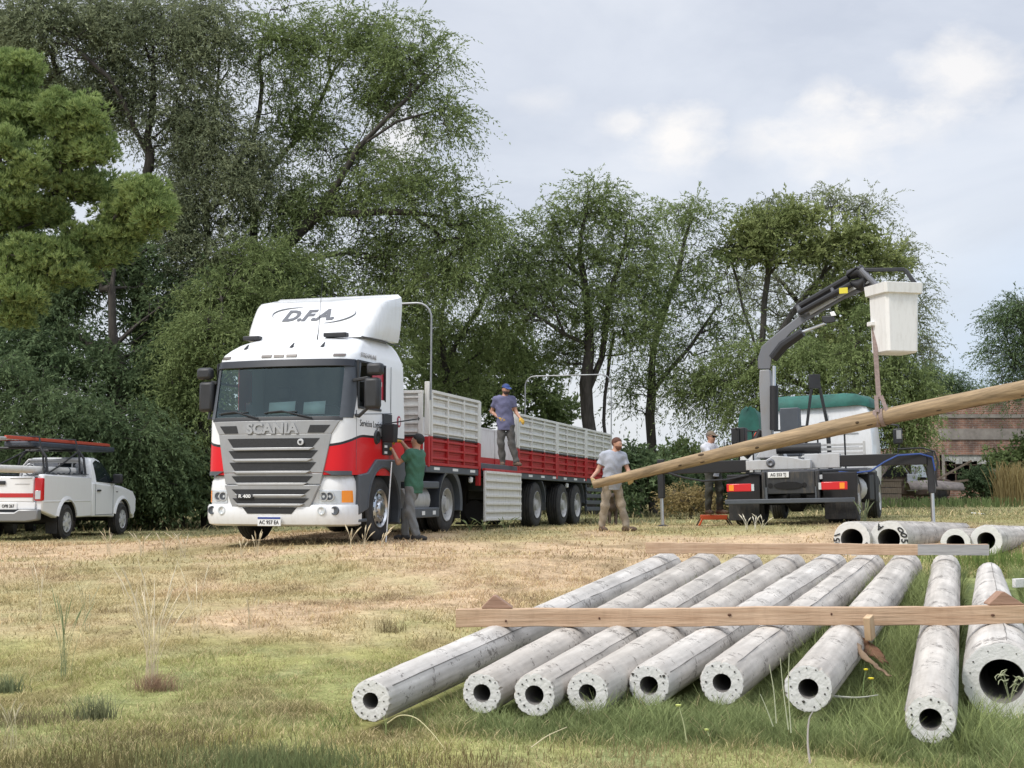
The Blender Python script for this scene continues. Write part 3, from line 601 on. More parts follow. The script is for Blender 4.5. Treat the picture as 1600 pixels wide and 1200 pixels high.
def junk():
    Y = 50.; X, Yb, Z = onground(1387, Y); k = F_PX/Y
    e = empty('wooden_crate', (X, Y, Z), label='low grey plank crate standing beyond the crane truck', cat='crate')
    m = MB(); 
    for i in range(4): m.box(-.38, .38, -.3, -.27, .04+i*.23, .24+i*.23); m.box(-.38, .38, .27, .3, .04+i*.23, .24+i*.23); m.box(-.38,-.35,-.27,.27,.04+i*.23,.24+i*.23); m.box(.35,.38,-.27,.27,.04+i*.23,.24+i*.23)
    m.build('crate_boards', wood_old, e, bevel=.008); MB().box(-.42, .42, -.34, .34, .96, 1.0).build('lid', wood_old, e, bevel=.01)
    # wrecked vehicle: cab shell, engine block, seat frame
    X, Yb, Z = onground(1413, 53); e = empty('wrecked_car', (X, 53, Z), label='dark stripped vehicle wreck with a bare window frame beside the brick wall', cat='car wreck')
    b = MB(); b.prism([(-1.4,.35),(1.5,.3),(1.6,.9),(1.15,1.0),(.8,1.75),(-.6,1.85),(-1.1,1.0),(-1.5,.85)], -.7, .7, 'y')
    b.build('body_shell', rust, e, bevel=.06)
    w = MB(); w.prism([(.05,1.05),(.62,1.02),(.45,1.62),(.0,1.66)], -.76, -.72, 'y'); w.build('window_opening', clear_lens, e)
    w = MB(); w.tube([(.0,-.78,1.02),(-.05,-.78,1.68),(.5,-.78,1.66),(.7,-.78,1.0),(.0,-.78,1.02)], .035, 6); w.build('window_frame', chassis_black, e)
    w = MB(); w.prism([(-1.1,1.05),(-.2,1.05),(-.15,1.62),(-.6,1.66)], -.76, -.72, 'y'); w.build('door_gap', dark_room, e)
    m = MB(); m.lathe([(-.25,.05),(-.2,.3),(.2,.3),(.25,.05)], (-.9,-.85,.35), 'y', 14, cap=True); m.build('wheel', rubber, e)
    m = MB(); m.lathe([(-.25,.05),(-.2,.3),(.2,.3),(.25,.05)], (1.0,-.85,.35), 'y', 14, cap=True); m.build('wheel', rubber, e)
    m = MB(); m.box(-.2,.2,-.95,-.75,.5,1.15); m.tube([(-.1,-.9,1.1),(-.4,-.95,1.5),(-.7,-.9,1.35)], .04, 6); m.tube([(.1,-.9,1.1),(.2,-.95,1.45)], .05, 6); m.build('engine_block', steel, e, bevel=.03)
    X, Yb, Z = onground(1457, 51); m = MB()
    rs = []
    for i in range(9):
        t = i/8; ang = math.pi*(.12+.76*t); rs.append([(-1.0+2.0*s_+.1*t*s_, -.5*math.cos(ang), .15+.55*math.sin(ang)*(1-.35*abs(s_-.4)) ) for s_ in (0,.2,.4,.6,.8,1.)])
    m.rings(rs, cap=False, closed=False); tag(m.build('metal_tank', mat('old_tank', (.2,.17,.155), .7, var=.35, vs=4, dirt=.5), None, loc=(X, 51, Z+.25), solid=.03), 'dented grey brown tank shell lying below the broken window', 'tank')
    for i, (px, L, a, lab) in enumerate([(1490, 1.3, .5, 'thin plank leaning up across the broken window sill'), (1480, 1.5, .12, 'thin plank lying almost level under the broken window')]):
        X, Yb, Z = onground(px, 51.5); tag(MB().beam((-L/2,0,0), (L/2,0,L*math.tan(a)), .06, .07).build('plank', wood_old, None, loc=(X, 51.5, Z+.95-.2*i)), lab, 'plank')
    X, Y, Z = onground(1527, 37); tag(MB().box(-.2,.2,-.1,.1,0,.03).build('litter', plate_white, None, loc=(X, Y, Z+.02), rot=(0,.1,.3), bevel=.01), 'small pale scrap lying on the grass before the brick building', 'litter')
junk()
# ------------------------------------------------------------------ tractor unit (local x = side seen on the right, y = away from the camera, z up)
TH = R(17)
nrm = np.array([math.cos(TH), -math.sin(TH), 0]); bck = np.array([math.sin(TH), math.cos(TH), 0])
ROOT_T = np.array([-2.43, 21.4, .45])-1.275*nrm
def red_white(name, base_z, k):
    m = mat(name, (.76,.77,.78), .35, coat=.25, spec=.3, dirt=.12, dcol=(.45,.42,.37)); t = m.node_tree; b = t.nodes['Principled BSDF']
    tcn = N(t, 'ShaderNodeTexCoord'); sp = N(t, 'ShaderNodeSeparateXYZ'); t.links.new(tcn.outputs['Object'], sp.inputs[0])
    a = N(t, 'ShaderNodeMath', operation='SUBTRACT'); a.inputs[0].default_value = .35; t.links.new(sp.outputs[1], a.inputs[1])
    mx = N(t, 'ShaderNodeMath', operation='MAXIMUM'); mx.inputs[1].default_value = 0; t.links.new(a.outputs[0], mx.inputs[0])
    p = N(t, 'ShaderNodeMath', operation='POWER'); p.inputs[1].default_value = 2.; t.links.new(mx.outputs[0], p.inputs[0])
    q = N(t, 'ShaderNodeMath', operation='MULTIPLY_ADD'); q.inputs[1].default_value = k; t.links.new(p.outputs[0], q.inputs[0]); t.links.new(sp.outputs[2], q.inputs[2])
    l1 = N(t, 'ShaderNodeMath', operation='LESS_THAN'); l1.inputs[1].default_value = base_z; t.links.new(q.outputs[0], l1.inputs[0])
    l2 = N(t, 'ShaderNodeMath', operation='LESS_THAN'); l2.inputs[1].default_value = base_z+.04; t.links.new(q.outputs[0], l2.inputs[0])
    src = b.inputs['Base Color'].links[0].from_socket
    c = mixc(t, l2.outputs[0], src, (.02,.02,.022)); c = mixc(t, l1.outputs[0], c, (.62,.004,.010)); t.links.new(c, b.inputs['Base Color']); return m
cab_paint = red_white('cab_paint', 1.68, .36)
silver = mat('silver_plastic', (.33,.335,.34), .38, metal=.35, var=.06, dirt=.3, dcol=(.25,.22,.18)); mesh_dark = mat('grille_mesh', (.018,.019,.021), .6, var=.4, vs=40)
silver_lt = mat('silver_letters', (.62,.63,.64), .3, metal=.3); red_paint = mat('red_paint', (.52,.02,.022), .4, coat=.3, dirt=.4, dcol=(.22,.07,.06))
def glassmat(name, tint=(.55,.68,.67), ior=1.5, extra=.035):
    m = bpy.data.materials.new(name); m.use_nodes = True; t = m.node_tree; t.nodes.clear(); o = N(t, 'ShaderNodeOutputMaterial')
    tr = N(t, 'ShaderNodeBsdfTransparent'); tr.inputs[0].default_value = (*tint, 1); g = N(t, 'ShaderNodeBsdfGlossy'); g.inputs['Roughness'].default_value = .03; g.inputs[0].default_value = (.75,.95,.97,1)
    f = N(t, 'ShaderNodeFresnel'); f.inputs[0].default_value = ior; a = N(t, 'ShaderNodeMath', operation='ADD'); a.inputs[1].default_value = extra; t.links.new(f.outputs[0], a.inputs[0])
    n = N(t, 'ShaderNodeTexNoise'); n.inputs['Scale'].default_value = 1.2; bp = N(t, 'ShaderNodeBump'); bp.inputs['Strength'].default_value = .05; t.links.new(n.outputs[0], bp.inputs['Height']); t.links.new(bp.outputs[0], g.inputs['Normal'])
    mx = N(t, 'ShaderNodeMixShader'); t.links.new(a.outputs[0], mx.inputs[0]); t.links.new(tr.outputs[0], mx.inputs[1]); t.links.new(g.outputs[0], mx.inputs[2]); t.links.new(mx.outputs[0], o.inputs[0]); return m
screen_glass = glassmat('screen_glass')
def interp(tab, z):
    return float(np.interp(z, [a for a, _ in tab], [b for _, b in tab]))
FZ = [(.2,-.42),(1.1,-.42),(1.95,-.39),(2.0,-.37),(2.82,-.20),(2.95,-.17),(3.03,-.12),(3.12,.02),(3.22,.22),(3.32,.5),(3.4,.85)]
WZ = [(.2,1.25),(2.0,1.25),(2.9,1.22),(3.03,1.19),(3.12,1.15),(3.22,1.09),(3.32,1.0),(3.4,.85)]
def sweep(x, w, rc=.24, a=.16):
    ax = abs(x); s = a*(ax/w)**2
    if ax > w-rc: s += rc-math.sqrt(max(0, rc*rc-(ax-(w-rc))**2))
    return s
def cab_y(x, z, off=0): return interp(FZ, z)+sweep(x, interp(WZ, z))-off
def fpatch(mb, x0, x1, z0, z1, off, back=.03, nx=14, nz=5, fn=cab_y):
    """shell on the front surface; x0/x1 are numbers or (value at z0, value at z1)"""
    f0 = x0 if hasattr(x0, '__len__') else (x0, x0); f1 = x1 if hasattr(x1, '__len__') else (x1, x1)
    rows = []
    for j in range(nz+1):
        t = j/nz; z = z0+(z1-z0)*t; a = f0[0]+(f0[1]-f0[0])*t; b = f1[0]+(f1[1]-f1[0])*t
        rows.append([(a+(b-a)*i/nx, fn(a+(b-a)*i/nx, z, off), z) for i in range(nx+1)])
    v = [p for r in rows for p in r]; n = nx+1; fs = [(j*n+i, j*n+i+1, (j+1)*n+i+1, (j+1)*n+i) for j in range(nz) for i in range(nx)]
    per = [(0, i) for i in range(nx+1)]+[(j, nx) for j in range(1, nz+1)]+[(nz, i) for i in range(nx-1, -1, -1)]+[(j, 0) for j in range(nz-1, 0, -1)]
    base = len(v)
    for (j, i) in per: p = rows[j][i]; v.append((p[0], p[1]+back+off, p[2]))
    m = len(per)
    for k in range(m):
        a = per[k]; b = per[(k+1) % m]; fs.append((a[0]*n+a[1], b[0]*n+b[1], base+(k+1) % m, base+k))
    return mb.add(v, fs)
def wheel(parent, x, y, z, r, w, side, kind='steel', name='wheel'):
    """side=+1: outer face towards +x"""
    m = MB(); s = side; rr = r*.60
    pr = [(-w/2, rr), (-w/2+.012, rr+.03), (-w/2, r*.80), (-w/2+.03, r*.955), (-w*.36, r*.985)]
    for gk in (-.27, -.09, .09, .27): pr += [(w*gk-.018, r), (w*gk-.008, r*.975), (w*gk+.008, r*.975), (w*gk+.018, r)]
    pr += [(w*.36, r*.985), (w/2-.03, r*.955), (w/2, r*.80), (w/2-.012, rr+.03), (w/2, rr), (w*.2, rr*.98), (-w*.2, rr*.98), (-w/2, rr)]
    m.lathe(pr, (0, 0, 0), 'x', 40)
    t = m.build(name, rubber, parent, ang=30, loc=(x, y, z))
    f = MB(); o = s*w/2
    if kind == 'alloy':      # polished disc wheel with ten hand holes
        f.lathe([(o*.96, rr), (o*.99, rr*.96), (o*.75, rr*.90), (o*.70, rr*.80), (o*.92, rr*.66), (o*.97, rr*.50), (o*.95, rr*.42), (o*1.12, rr*.38), (o*1.2, rr*.30), (o*1.22, .001)], (0,0,0), 'x', 30)
        rim = f.build('rim', chrome, t, ang=40)
        h = MB()
        for k in range(10):
            a = k*math.pi/5; h.lathe([(o*.86, .001), (o*.865, rr*.09), (o*.80, rr*.10)], (0, math.cos(a)*rr*.72, math.sin(a)*rr*.72), 'x', 10)
        h.build('hand_holes', chassis_black, rim)
        h = MB()
        for k in range(10):
            a = (k+.5)*math.pi/5; h.lathe([(o*.95, rr*.06), (o*1.10, rr*.055), (o*1.12, .001)], (0, math.cos(a)*rr*.50, math.sin(a)*rr*.50), 'x', 8)
        h.build('wheel_nuts', steel, rim)
    elif kind == 'pickup':
        f.lathe([(o*.92, rr*1.02), (o*.95, rr*.98), (o*.55, rr*.92), (o*.5, rr*.7), (o*.5, .001)], (0,0,0), 'x', 28); f.build('rim', mat('rim_shadow', (.08,.08,.085), .5), t)
        h = MB()
        for k in range(6):
            a = k*math.pi/3+.3; c_, s_ = math.cos(a), math.sin(a)
            def pt(rad, tt, hgt): return (hgt, c_*rad-s_*tt, s_*rad+c_*tt)
            vs = [pt(rr*.15, -.05, o*.9), pt(rr*.15, .05, o*.9), pt(rr*.97, .028, o*.88), pt(rr*.97, -.028, o*.88), pt(rr*.15, -.05, o*.6), pt(rr*.15, .05, o*.6), pt(rr*.97, .04, o*.6), pt(rr*.97, -.04, o*.6)]
            h.add(vs, [(0,1,2,3),(4,7,6,5),(0,4,5,1),(1,5,6,2),(2,6,7,3),(3,7,4,0)])
        h.lathe([(o*.6, rr*.98), (o*.9, rr*1.0), (o*.94, rr*.93), (o*.6, rr*.9)], (0,0,0), 'x', 28)
        h.lathe([(o*.6, rr*.34), (o*.93, rr*.30), (o*.98, rr*.18), (o*.98, .001)], (0,0,0), 'x', 16); h.build('spokes', silver_lt, t)
    else:                    # steel truck rim, deep dish
        d = .55 if kind == 'steel' else -.1
        f.lathe([(o*.97, rr), (o*1.0, rr*.96), (o*.80, rr*.90), (o*(d-.2), rr*.84), (o*(d-.3), rr*.60), (o*(d+.05), rr*.52), (o*(d+.1), rr*.40), (o*(d+.45), rr*.36), (o*(d+.5), .001)], (0,0,0), 'x', 30)
        rim = f.build('rim', mat_rim, t, ang=40)
        h = MB()
        for k in range(8):
            a = k*math.pi/4; h.lathe([(o*(d-.22), .001), (o*(d-.20), rr*.085), (o*(d-.35), rr*.09)], (0, math.cos(a)*rr*.70, math.sin(a)*rr*.70), 'x', 10)
        h.build('hand_holes', chassis_black, rim)
    return t
mat_rim = mat('painted_rim', (.46,.46,.45), .5, metal=.3, dirt=.7, dcol=(.2,.17,.14))

def tractor():
    T = empty('truck_tractor', tuple(ROOT_T), (0, 0, -TH), label='white and red lorry cab with silver grille, coupled to the long trailer', cat='lorry')
    # shell with openings for the screen and side windows
    zs = [1.08, 1.25, 1.4, 1.6, 1.8, 1.95, 2.0, 2.16, 2.32, 2.5, 2.7, 2.82, 2.88, 2.95, 3.0, 3.03, 3.07, 3.12, 3.17, 3.22, 3.27, 3.32, 3.36, 3.4]
    xs = [-1, -.985, -.96, -.925, -.88, -.8, -.65, -.5, -.35, -.15, 0]; xs = xs+[-a for a in xs[-2::-1]]
    sy = [.10, .62, .80, 1.0, 1.22, 1.5, 1.8, 2.07]
    b = MB(); rows = []
    for z in zs:
        w = interp(WZ, z); fr = [(a*w, interp(FZ, z)+sweep(a*w, w), z) for a in xs]
        yb = 2.07; y0 = fr[-1][1]
        sd = []
        for q in sy: sd.append((w, max(q, y0+(q-.0)*.25) if q < 2.07 else 2.07, z))
        re = [(w*t, yb, z) for t in (.5, 0, -.5)]
        ls = [(-p[0], p[1], p[2]) for p in sd[::-1]]
        rows.append(fr+sd+re+ls)
    n = len(rows[0]); nf = len(xs); v = [p for r_ in rows for p in r_]; fs = []
    for k in range(len(zs)-1):
        za, zb = zs[k], zs[k+1]
        for i in range(n):
            j = (i+1) % n
            if 2.0-1e-6 <= za and zb <= 2.82+1e-6 and 4 <= i < nf-5: continue
            if i >= nf-1:
                def inwin(i0): return nf <= i0 < nf+4
                si = i if i < nf+len(sy) else None
                s2 = None
                if nf <= i < nf+len(sy)-1: s2 = i-nf
                if i >= nf+len(sy)+3: s2 = n-1-i-1 if i < n-1 else None
                if s2 is not None and 0 <= s2 < 4 and 2.16-1e-6 <= za and zb <= 2.88+1e-6 and not (s2 == 3 and za < 2.3): continue
            fs.append((k*n+i, k*n+j, (k+1)*n+j, (k+1)*n+i))
    fs.append(tuple((len(zs)-1)*n+i for i in range(n))); b.add(v, fs)
    b.build('cab_body', cab_paint, T, ang=40)
    # inside
    i_ = MB(); i_.box(-1.18, 1.18, 1.6, 1.65, 1.4, 2.95); i_.box(-1.18, 1.18, .0, 1.6, 1.35, 1.42); i_.prism([(-.05,1.4),(.35,1.4),(.3,1.92),(-.12,2.0)], -1.13, 1.13, 'x'); i_.build('cabin_interior', mat('cabin_trim', (.10,.105,.11), .8, var=.2), T)
    for s in (-1, 1):
        q = MB(); q.box(s*.62-.26, s*.62+.26, .75, 1.25, 1.42, 1.75); q.box(s*.62-.24, s*.62+.24, 1.2, 1.35, 1.7, 2.35); q.box(s*.62-.13, s*.62+.13, 1.2, 1.32, 2.37, 2.6); q.build('seat', black_plastic, T, bevel=.05)
    q = MB(); q.tube([(.62+.22*math.cos(a), .33+.06*math.sin(a), 2.02+.2*math.sin(a)) for a in np.linspace(0, 2*math.pi, 20)], .018, 6); q.build('steering_wheel', black_plastic, T)
    pp = mat('paper', (.9,.93,.93), .6)
    for (a, c) in ((-.12, .33), (.47, .82)):
        q = MB(); q.add([(a, cab_y(a, 2.02)+.06, 2.03), (c, cab_y(c, 2.02)+.06, 2.03), (c, cab_y(c, 2.02)+.10, 2.24), (a, cab_y(a, 2.02)+.10, 2.22)], [(0,1,2,3)]); q.build('dashboard_paper', pp, T, solid=.004)
    g = MB(); fpatch(g, -1.10, 1.10, 1.985, 2.835, .004, .012, 24, 8); g.build('windscreen', screen_glass, T)
    for s in (-1, 1):
        g = MB(); a, c = (1.085, 1.235) if s > 0 else (-1.235, -1.085); fpatch(g, a, c, 1.97, 2.90, .014, .02, 8, 6); g.build('door_pillar', grey_plastic, T)
        g = MB(); a, c = (.9, 1.235) if s > 0 else (-1.235, -.9); fpatch(g, (1.0,.86) if s > 0 else (-1.235,-1.235), (1.235,1.235) if s > 0 else (-1.0,-.86), 1.075, 1.14, .02, .05, 8, 2); g.build('corner_gap', grey_plastic, T)
    g = MB(); fpatch(g, -1.13, 1.13, 1.93, 1.995, .016, .02, 24, 2); g.build('screen_seal', black_plastic, T)
    vz = lambda x, z, off: cab_y(x, 2.87, off)+(2.87-z)*-.3
    g = MB(); fpatch(g, -1.20, 1.20, 2.79, 2.91, .05, .06, 26, 2, fn=vz); g.build('sun_visor', mat('visor_black', (.02,.023,.03), .3), T, bevel=.01)
    # silver front panels
    g = MB(); fpatch(g, (-.86,-.98), (.86,.98), 1.11, 1.72, .018, .03, 24, 6); fpatch(g, (-.98,-1.10), (.98,1.10), 1.72, 1.93, .018, .03, 24, 3)
    fpatch(g, (-.82,-.855), (.82,.855), .935, 1.105, .018, .06, 20, 2); fpatch(g, (-.66,-.82), (.66,.82), .56, .92, .05, .09, 20, 4)
    gr = g.build('grille_panel', silver, T, bevel=.008)
    sl = [(1.51,1.65,.80),(1.335,1.46,.775),(1.145,1.275,.75),(.96,1.06,.70)]; sl2 = [(.78,.855,.68),(.635,.715,.66)]
    g = MB()
    for z0, z1, h in sl: fpatch(g, (-h*.86,-h), (h*.86,h), z0, z1, .024, .02, 18, 2)
    for z0, z1, h in sl2: fpatch(g, (-h*.86,-h), (h*.86,h), z0, z1, .056, .02, 18, 2)
    for s in (-1, 1): fpatch(g, *(((.60,.64),(.86,.96)) if s > 0 else ((-.86,-.96),(-.60,-.64))), 1.735, 1.855, .024, .02, 8, 2)
    g.build('grille_slots', mesh_dark, T)
    g = MB()
    for z0, z1, h in sl: fpatch(g, (-h*.80,-h*.9), (h*.80,h*.9), z0-.045, z0-.004, .055, .05, 18, 1)
    for z0, z1, h in sl2: fpatch(g, (-h*.80,-h*.9), (h*.80,h*.9), z0-.04, z0-.004, .085, .05, 18, 1)
    g.build('grille_bars', mat('silver_bar', (.42,.425,.43), .32, metal=.35, dirt=.2), T, bevel=.006)
    fm = lambda off, zc, xc=0: (lambda x, y, z: Vector((x+xc, cab_y(x+xc, zc+y, off+z), zc+y)))
    text('brand_lettering', 'SCANIA', .225, mat('brand_silver', (.38,.385,.39), .3, metal=.3), T, None, None, ext=.008, xs=1.12, bold=.008, map_fn=fm(.03, 1.80))
    g = MB(); fpatch(g, -.56, -.27, .715, .775, .088, .02, 4, 1); g.build('model_badge', black_plastic, T)
    text('badge_lettering', 'R 400', .075, plate_white, T, None, None, ext=.002, xs=1.25, bold=.002, map_fn=fm(.092, .745, -.415))
    g = MB(); g.lathe([(0,.001),(0,.05),(.02,.055)], (.50, cab_y(.5,1.59,.05), 1.59), 'y', 16); bd = g.build('round_badge', silver_lt, T)
    g = MB(); g.prism([(-.022,.02),(.022,.02),(.02,-.012),(0,-.03),(-.02,-.012)], -.004, .0, 'y', Matrix.Translation((.50, cab_y(.5,1.59,.055), 1.59))); g.build('badge_emblem', mesh_dark, bd)
    # lower front: head lamp housings and bumper
    low = MB(); rs = []
    for z, f, w in ((.56,-.40,1.22),(.85,-.41,1.23),(.98,-.40,1.22),(1.07,-.36,1.18)):
        rs.append([(a*w, f+sweep(a*w, w), z) for a in xs]+[(w*1.0, .12, z), (-w*1.0, .12, z)])
    low.rings(rs); low.build('lower_fascia', white_paint, T, ang=40)
    bz = lambda x, z, off: -.42+sweep(x, 1.26, .28)-off+.05*max(0, (.36-z)/.1)**2
    bm_ = MB(); rs = []
    for z, f, w in ((.28,-.36,1.20),(.31,-.44,1.255),(.40,-.47,1.27),(.58,-.47,1.27),(.615,-.45,1.26),(.62,-.3,1.15)):
        rs.append([(a*w, f+sweep(a*w, w, .28), z) for a in xs]+[(w, .22, z), (-w, .22, z)])
    bm_.rings(rs); bm_.build('bumper', white_paint, T, ang=40)
    bf = lambda x, z, off: -.47+sweep(x, 1.27, .28)-off
    lf = lambda x, z, off: -.405+sweep(x, 1.225)-off
    g = MB(); fpatch(g, (-.38,-.47), (.38,.47), .475, .575, .006, .03, 12, 2, fn=bf); g.build('lower_intake', mesh_dark, T)
    for s in (-1, 1):
        g = MB(); a, c = (.79, 1.215) if s > 0 else (-1.215, -.79); fpatch(g, a, c, .64, .845, .012, .03, 14, 3, fn=lf); hl = g.build('headlight', clear_lens, T, bevel=.01)
        a, c = (1.13, 1.224) if s > 0 else (-1.224, -1.13)
        g = MB(); fpatch(g, a, c, .65, .835, .02, .02, 8, 3, fn=lf); g.build('indicator', orange_lens, hl)
        for cx in (.87, .965):
            g = MB(); g.lathe([(.0,.055),(-.012,.06),(-.012,.075),(.01,.078)], (s*cx, lf(s*cx, .74, .018), .745), 'y', 18); g.build('lamp_ring', chrome, hl)
            g = MB(); g.lathe([(.02,.001),(-.002,.03),(.0,.055)], (s*cx, lf(s*cx, .74, .018), .745), 'y', 18); g.build('lamp_bowl', grey_plastic, hl)
        for cx in (.86, 1.06):
            g = MB(); g.lathe([(.0,.001),(-.004,.045),(-.016,.05),(-.016,.066),(.02,.07)], (s*cx, bf(s*cx, .5, .0), .525), 'y', 18); g.build('fog_light', clear_lens if cx < 1 else grey_plastic, T)
    g = MB(); px0, px1 = -.18, .22; yp = bf(0, .35, .02); g.box(px0, px1, yp-.012, yp, .285, .43); pl = g.build('number_plate', plate_white, T, bevel=.006)
    g = MB(); g.box(px0+.006, px1-.006, yp-.016, yp-.0125, .395, .425); g.build('plate_band', ink_blue, pl)
    text('plate_lettering', 'AC 957 EA', .085, ink, pl, (.02, yp-.0155, .34), (math.pi/2, 0, 0), ext=.002, xs=.86, bold=.001)
    # roof lamps, vents
    for x in (-1.02, -.24, -.02, .20, .98):
        g = MB(); fpatch(g, x-.09, x+.09, 2.955, 2.995, .016, .03, 4, 1); g.build('marker_lamp', mat('marker_smoke', (.12,.1,.09), .3) if x > -9 else None, T)
    for x in (-.75, .62, .1):
        g = MB(); y = cab_y(x, 3.13); g.tube([(x, y-.02, 3.12), (x+.02, y+.05, 3.2)], [.03, .012], 6); g.build('roof_nozzle', black_plastic, T)
    # roof air deflector
    DF = [(0,.55,3.30,1.13),(.12,.62,3.37,1.15),(.3,.72,3.5,1.17),(.55,.90,3.70,1.19),(.8,1.07,3.88,1.20),(.95,1.19,3.985,1.19),(1.0,1.27,4.02,1.17),(1.04,1.40,4.045,1.12)]
    def df(t): a = np.array(DF); return [float(np.interp(t, a[:, 0], a[:, k])) for k in (1, 2, 3)]
    rs = []; tt = np.linspace(0, 1.04, 15)
    for t in tt:
        f, z, w = df(t); rr = []
        for a in xs: x = a*w; rr.append((x, f+sweep(x, w, .24, .05+.12*(1-t)), z+.05*a*a))
        f2 = f+.36
        for yy in (.33, .66, 1.0): rr.append((w, f2+(2.06-f2)*yy, z+(.10*t+.02)*yy+.05))
        for yy in (1.0, .66, .33): rr.append((-w, f2+(2.06-f2)*yy, z+(.10*t+.02)*yy+.05))
        rs.append(rr)
    g = MB(); g.rings(rs, cap=True); g.build('roof_deflector', white_paint, T, ang=45)
    def dmap(xc, tc_, off=.006):
        def f(x, y, z):
            t = tc_+y/.80; fy, zz, w = df(t); X = x+xc
            return Vector((X, fy+sweep(X, w, .24, .05+.12*(1-t))-off-z, zz+.05*(X/w)**2+.004))
        return f
    text('company_initials', 'D.F.A.', .30, mat('logo_grey', (.10,.105,.12), .5), T, None, None, ext=.003, xs=1.25, shear=.25, bold=.012, map_fn=dmap(-.03, .62))
    for (a0, a1, cx, ct) in ((1.65, 3.5, -.18, .66), (4.8, 6.6, .25, .62)):
        g = MB(); pts = []; fn = dmap(0, 0, .008)
        for a in np.linspace(a0, a1, 18):
            pts.append(fn(cx+.55*math.cos(a), (ct+.22*math.sin(a)*.9)*.80, 0))
        k = len(pts); g.tube(pts, [.004+.010*math.sin(math.pi*i/(k-1)) for i in range(k)], 5); g.build('logo_swoosh', mat('logo_swoosh_grey', (.22,.23,.25), .5), T)
    for a_, b_ in ((.45, .85), (-1.05, -.75)):
        g = MB(); g.box(a_, b_, .42+.12*abs(a_), .56+.12*abs(a_), 3.33, 3.40); g.build('deflector_bracket', black_plastic, T, bevel=.015)
    g = MB(); g.tube([(.5, .15, 3.25), (.5, .2, 3.42), (.52, .3, 4.35)], [.012, .006, .003], 5); g.build('aerial', black_plastic, T)
    g = MB(); g.tube([(1.19, .35, 3.30), (1.185, 1.2, 3.32), (1.18, 2.05, 3.30)], .012, 5); g.build('deflector_seam', black_plastic, T)
    # side details on both sides
    for s in (-1, 1):
        wx = 1.25
        g = MB(); g.prism([(.08,.45),(.08,1.08),(.45,1.12),(.8,1.34),(2.09,1.36),(2.09,.98),(1.86,.98),(1.84,.26)]+[(1.12+.66*math.cos(a), .54+.66*math.sin(a)) for a in np.linspace(R(-22), R(180), 20)], s*.95, s*(wx+.035), 'x')
        g.build('wheel_arch', grey_plastic, T, bevel=.02)
        g = MB(); g.lathe([(s*.0,.665),(s*.055,.68),(s*.055,.71),(0,.72)], (s*1.24, 1.12, .54), 'x', 24, a0=R(-15), a1=R(178)); g.build('arch_lip', grey_plastic, T)
        g = MB()
        for z in (.34, .60, .84): g.box(s*.85, s*1.27, .10, .44, z, z+.05)
        g.box(s*.8, s*.9, .08, .46, .3, 1.1); g.build('cab_step', grey_plastic, T, bevel=.012)
        g = MB(); g.prism([(.06,1.98),(.06,2.16),(1.0,2.16),(1.0,2.1)], s*1.235, s*1.26, 'x') if s < -9 else g.box(s*1.235, s*1.262, .09, 1.02, 2.13, 2.165)
        g.box(s*1.225, s*1.245, .09, 1.25, 2.875, 2.905); g.box(s*1.23, s*1.255, .08, .12, 2.15, 2.89); g.box(s*1.22, s*1.25, 1.21, 1.235, 2.3, 2.89); g.box(s*1.23, s*1.25, .1, .78, 2.56, 2.60); g.build('window_seal', black_plastic, T)
        g = MB(); g.prism([(.74,2.17),(1.0,2.17),(1.0,2.32),(1.2,2.33),(1.2,2.80),(1.15,2.87),(.74,2.87)], s*1.205, s*1.215, 'x'); st = g.build('window_sticker', mat('sticker_red', (.42,.03,.05), .3), T)
        g = MB()
        for k in range(5): g.box(s*1.216, s*1.219, 1.0+.03*k, 1.012+.03*k, 2.42+.03*k, 2.62)
        g.build('sticker_marks', plate_white, st)
        g = MB(); g.box(s*1.245, s*1.252, .02, .03, 1.15, 2.1); g.box(s*1.245, s*1.252, 1.45, 1.46, 2.1, 2.9); g.box(s*1.245, s*1.252, 1.40, 1.41, 1.36, 2.1); g.beam((s*1.248, -.05, 2.03), (s*1.248, 1.5, 2.12), .006, .012); g.build('door_seam', grey_plastic, T)
        g = MB(); g.lathe([(0,.001),(s*.03,.05),(s*.035,.10),(0,.12)], (s*1.25, .84, 1.70), 'x', 16); g.build('door_handle', black_plastic, T)
        # mirrors
        mo = .05 if s > 0 else -.13
        g = MB(); g.box(s*(1.36+mo), s*(1.62+mo), -.10, .06, 2.11, 2.60); mm = g.build('mirror', black_plastic, T, bevel=.05)
        g = MB(); g.box(s*(1.38+mo), s*(1.60+mo), .062, .066, 2.15, 2.57); g.build('mirror_glass', chrome, mm)
        g = MB(); g.box(s*(1.40+mo), s*(1.67+mo), -.10, .05, 2.635, 2.83); g.build('wide_angle_mirror', black_plastic, T, bevel=.05)
        g = MB(); g.beam((s*1.2, .0, 2.57), (s*(1.43+mo), -.03, 2.60), .06, .05); g.build('mirror_arm', black_plastic, T, bevel=.01); g = MB(); g.tube([(s*1.22, .03, 2.02), (s*1.32, -.04, 2.0), (s*(1.43+mo), -.02, 2.15)], .03, 8); g.build('mirror_arm', black_plastic, T)
        if s > 0:
            g = MB(); g.box(1.246, 1.275, 1.08, 1.46, 1.42, 2.10); ht = g.build('side_locker', black_plastic, T, bevel=.01)
            g = MB(); g.box(1.276, 1.279, 1.12, 1.24, 1.44, 1.48); g.box(1.276, 1.279, 1.12, 1.24, 1.54, 1.58); g.build('locker_label', plate_white, ht)
        g = MB(); g.lathe([(0,.001),(s*.004,.09),(0,.1)], (s*1.25, 1.82, 2.0), 'x', 20); cr = g.build('round_crest', mat('crest_red', (.32,.03,.06), .4), T)
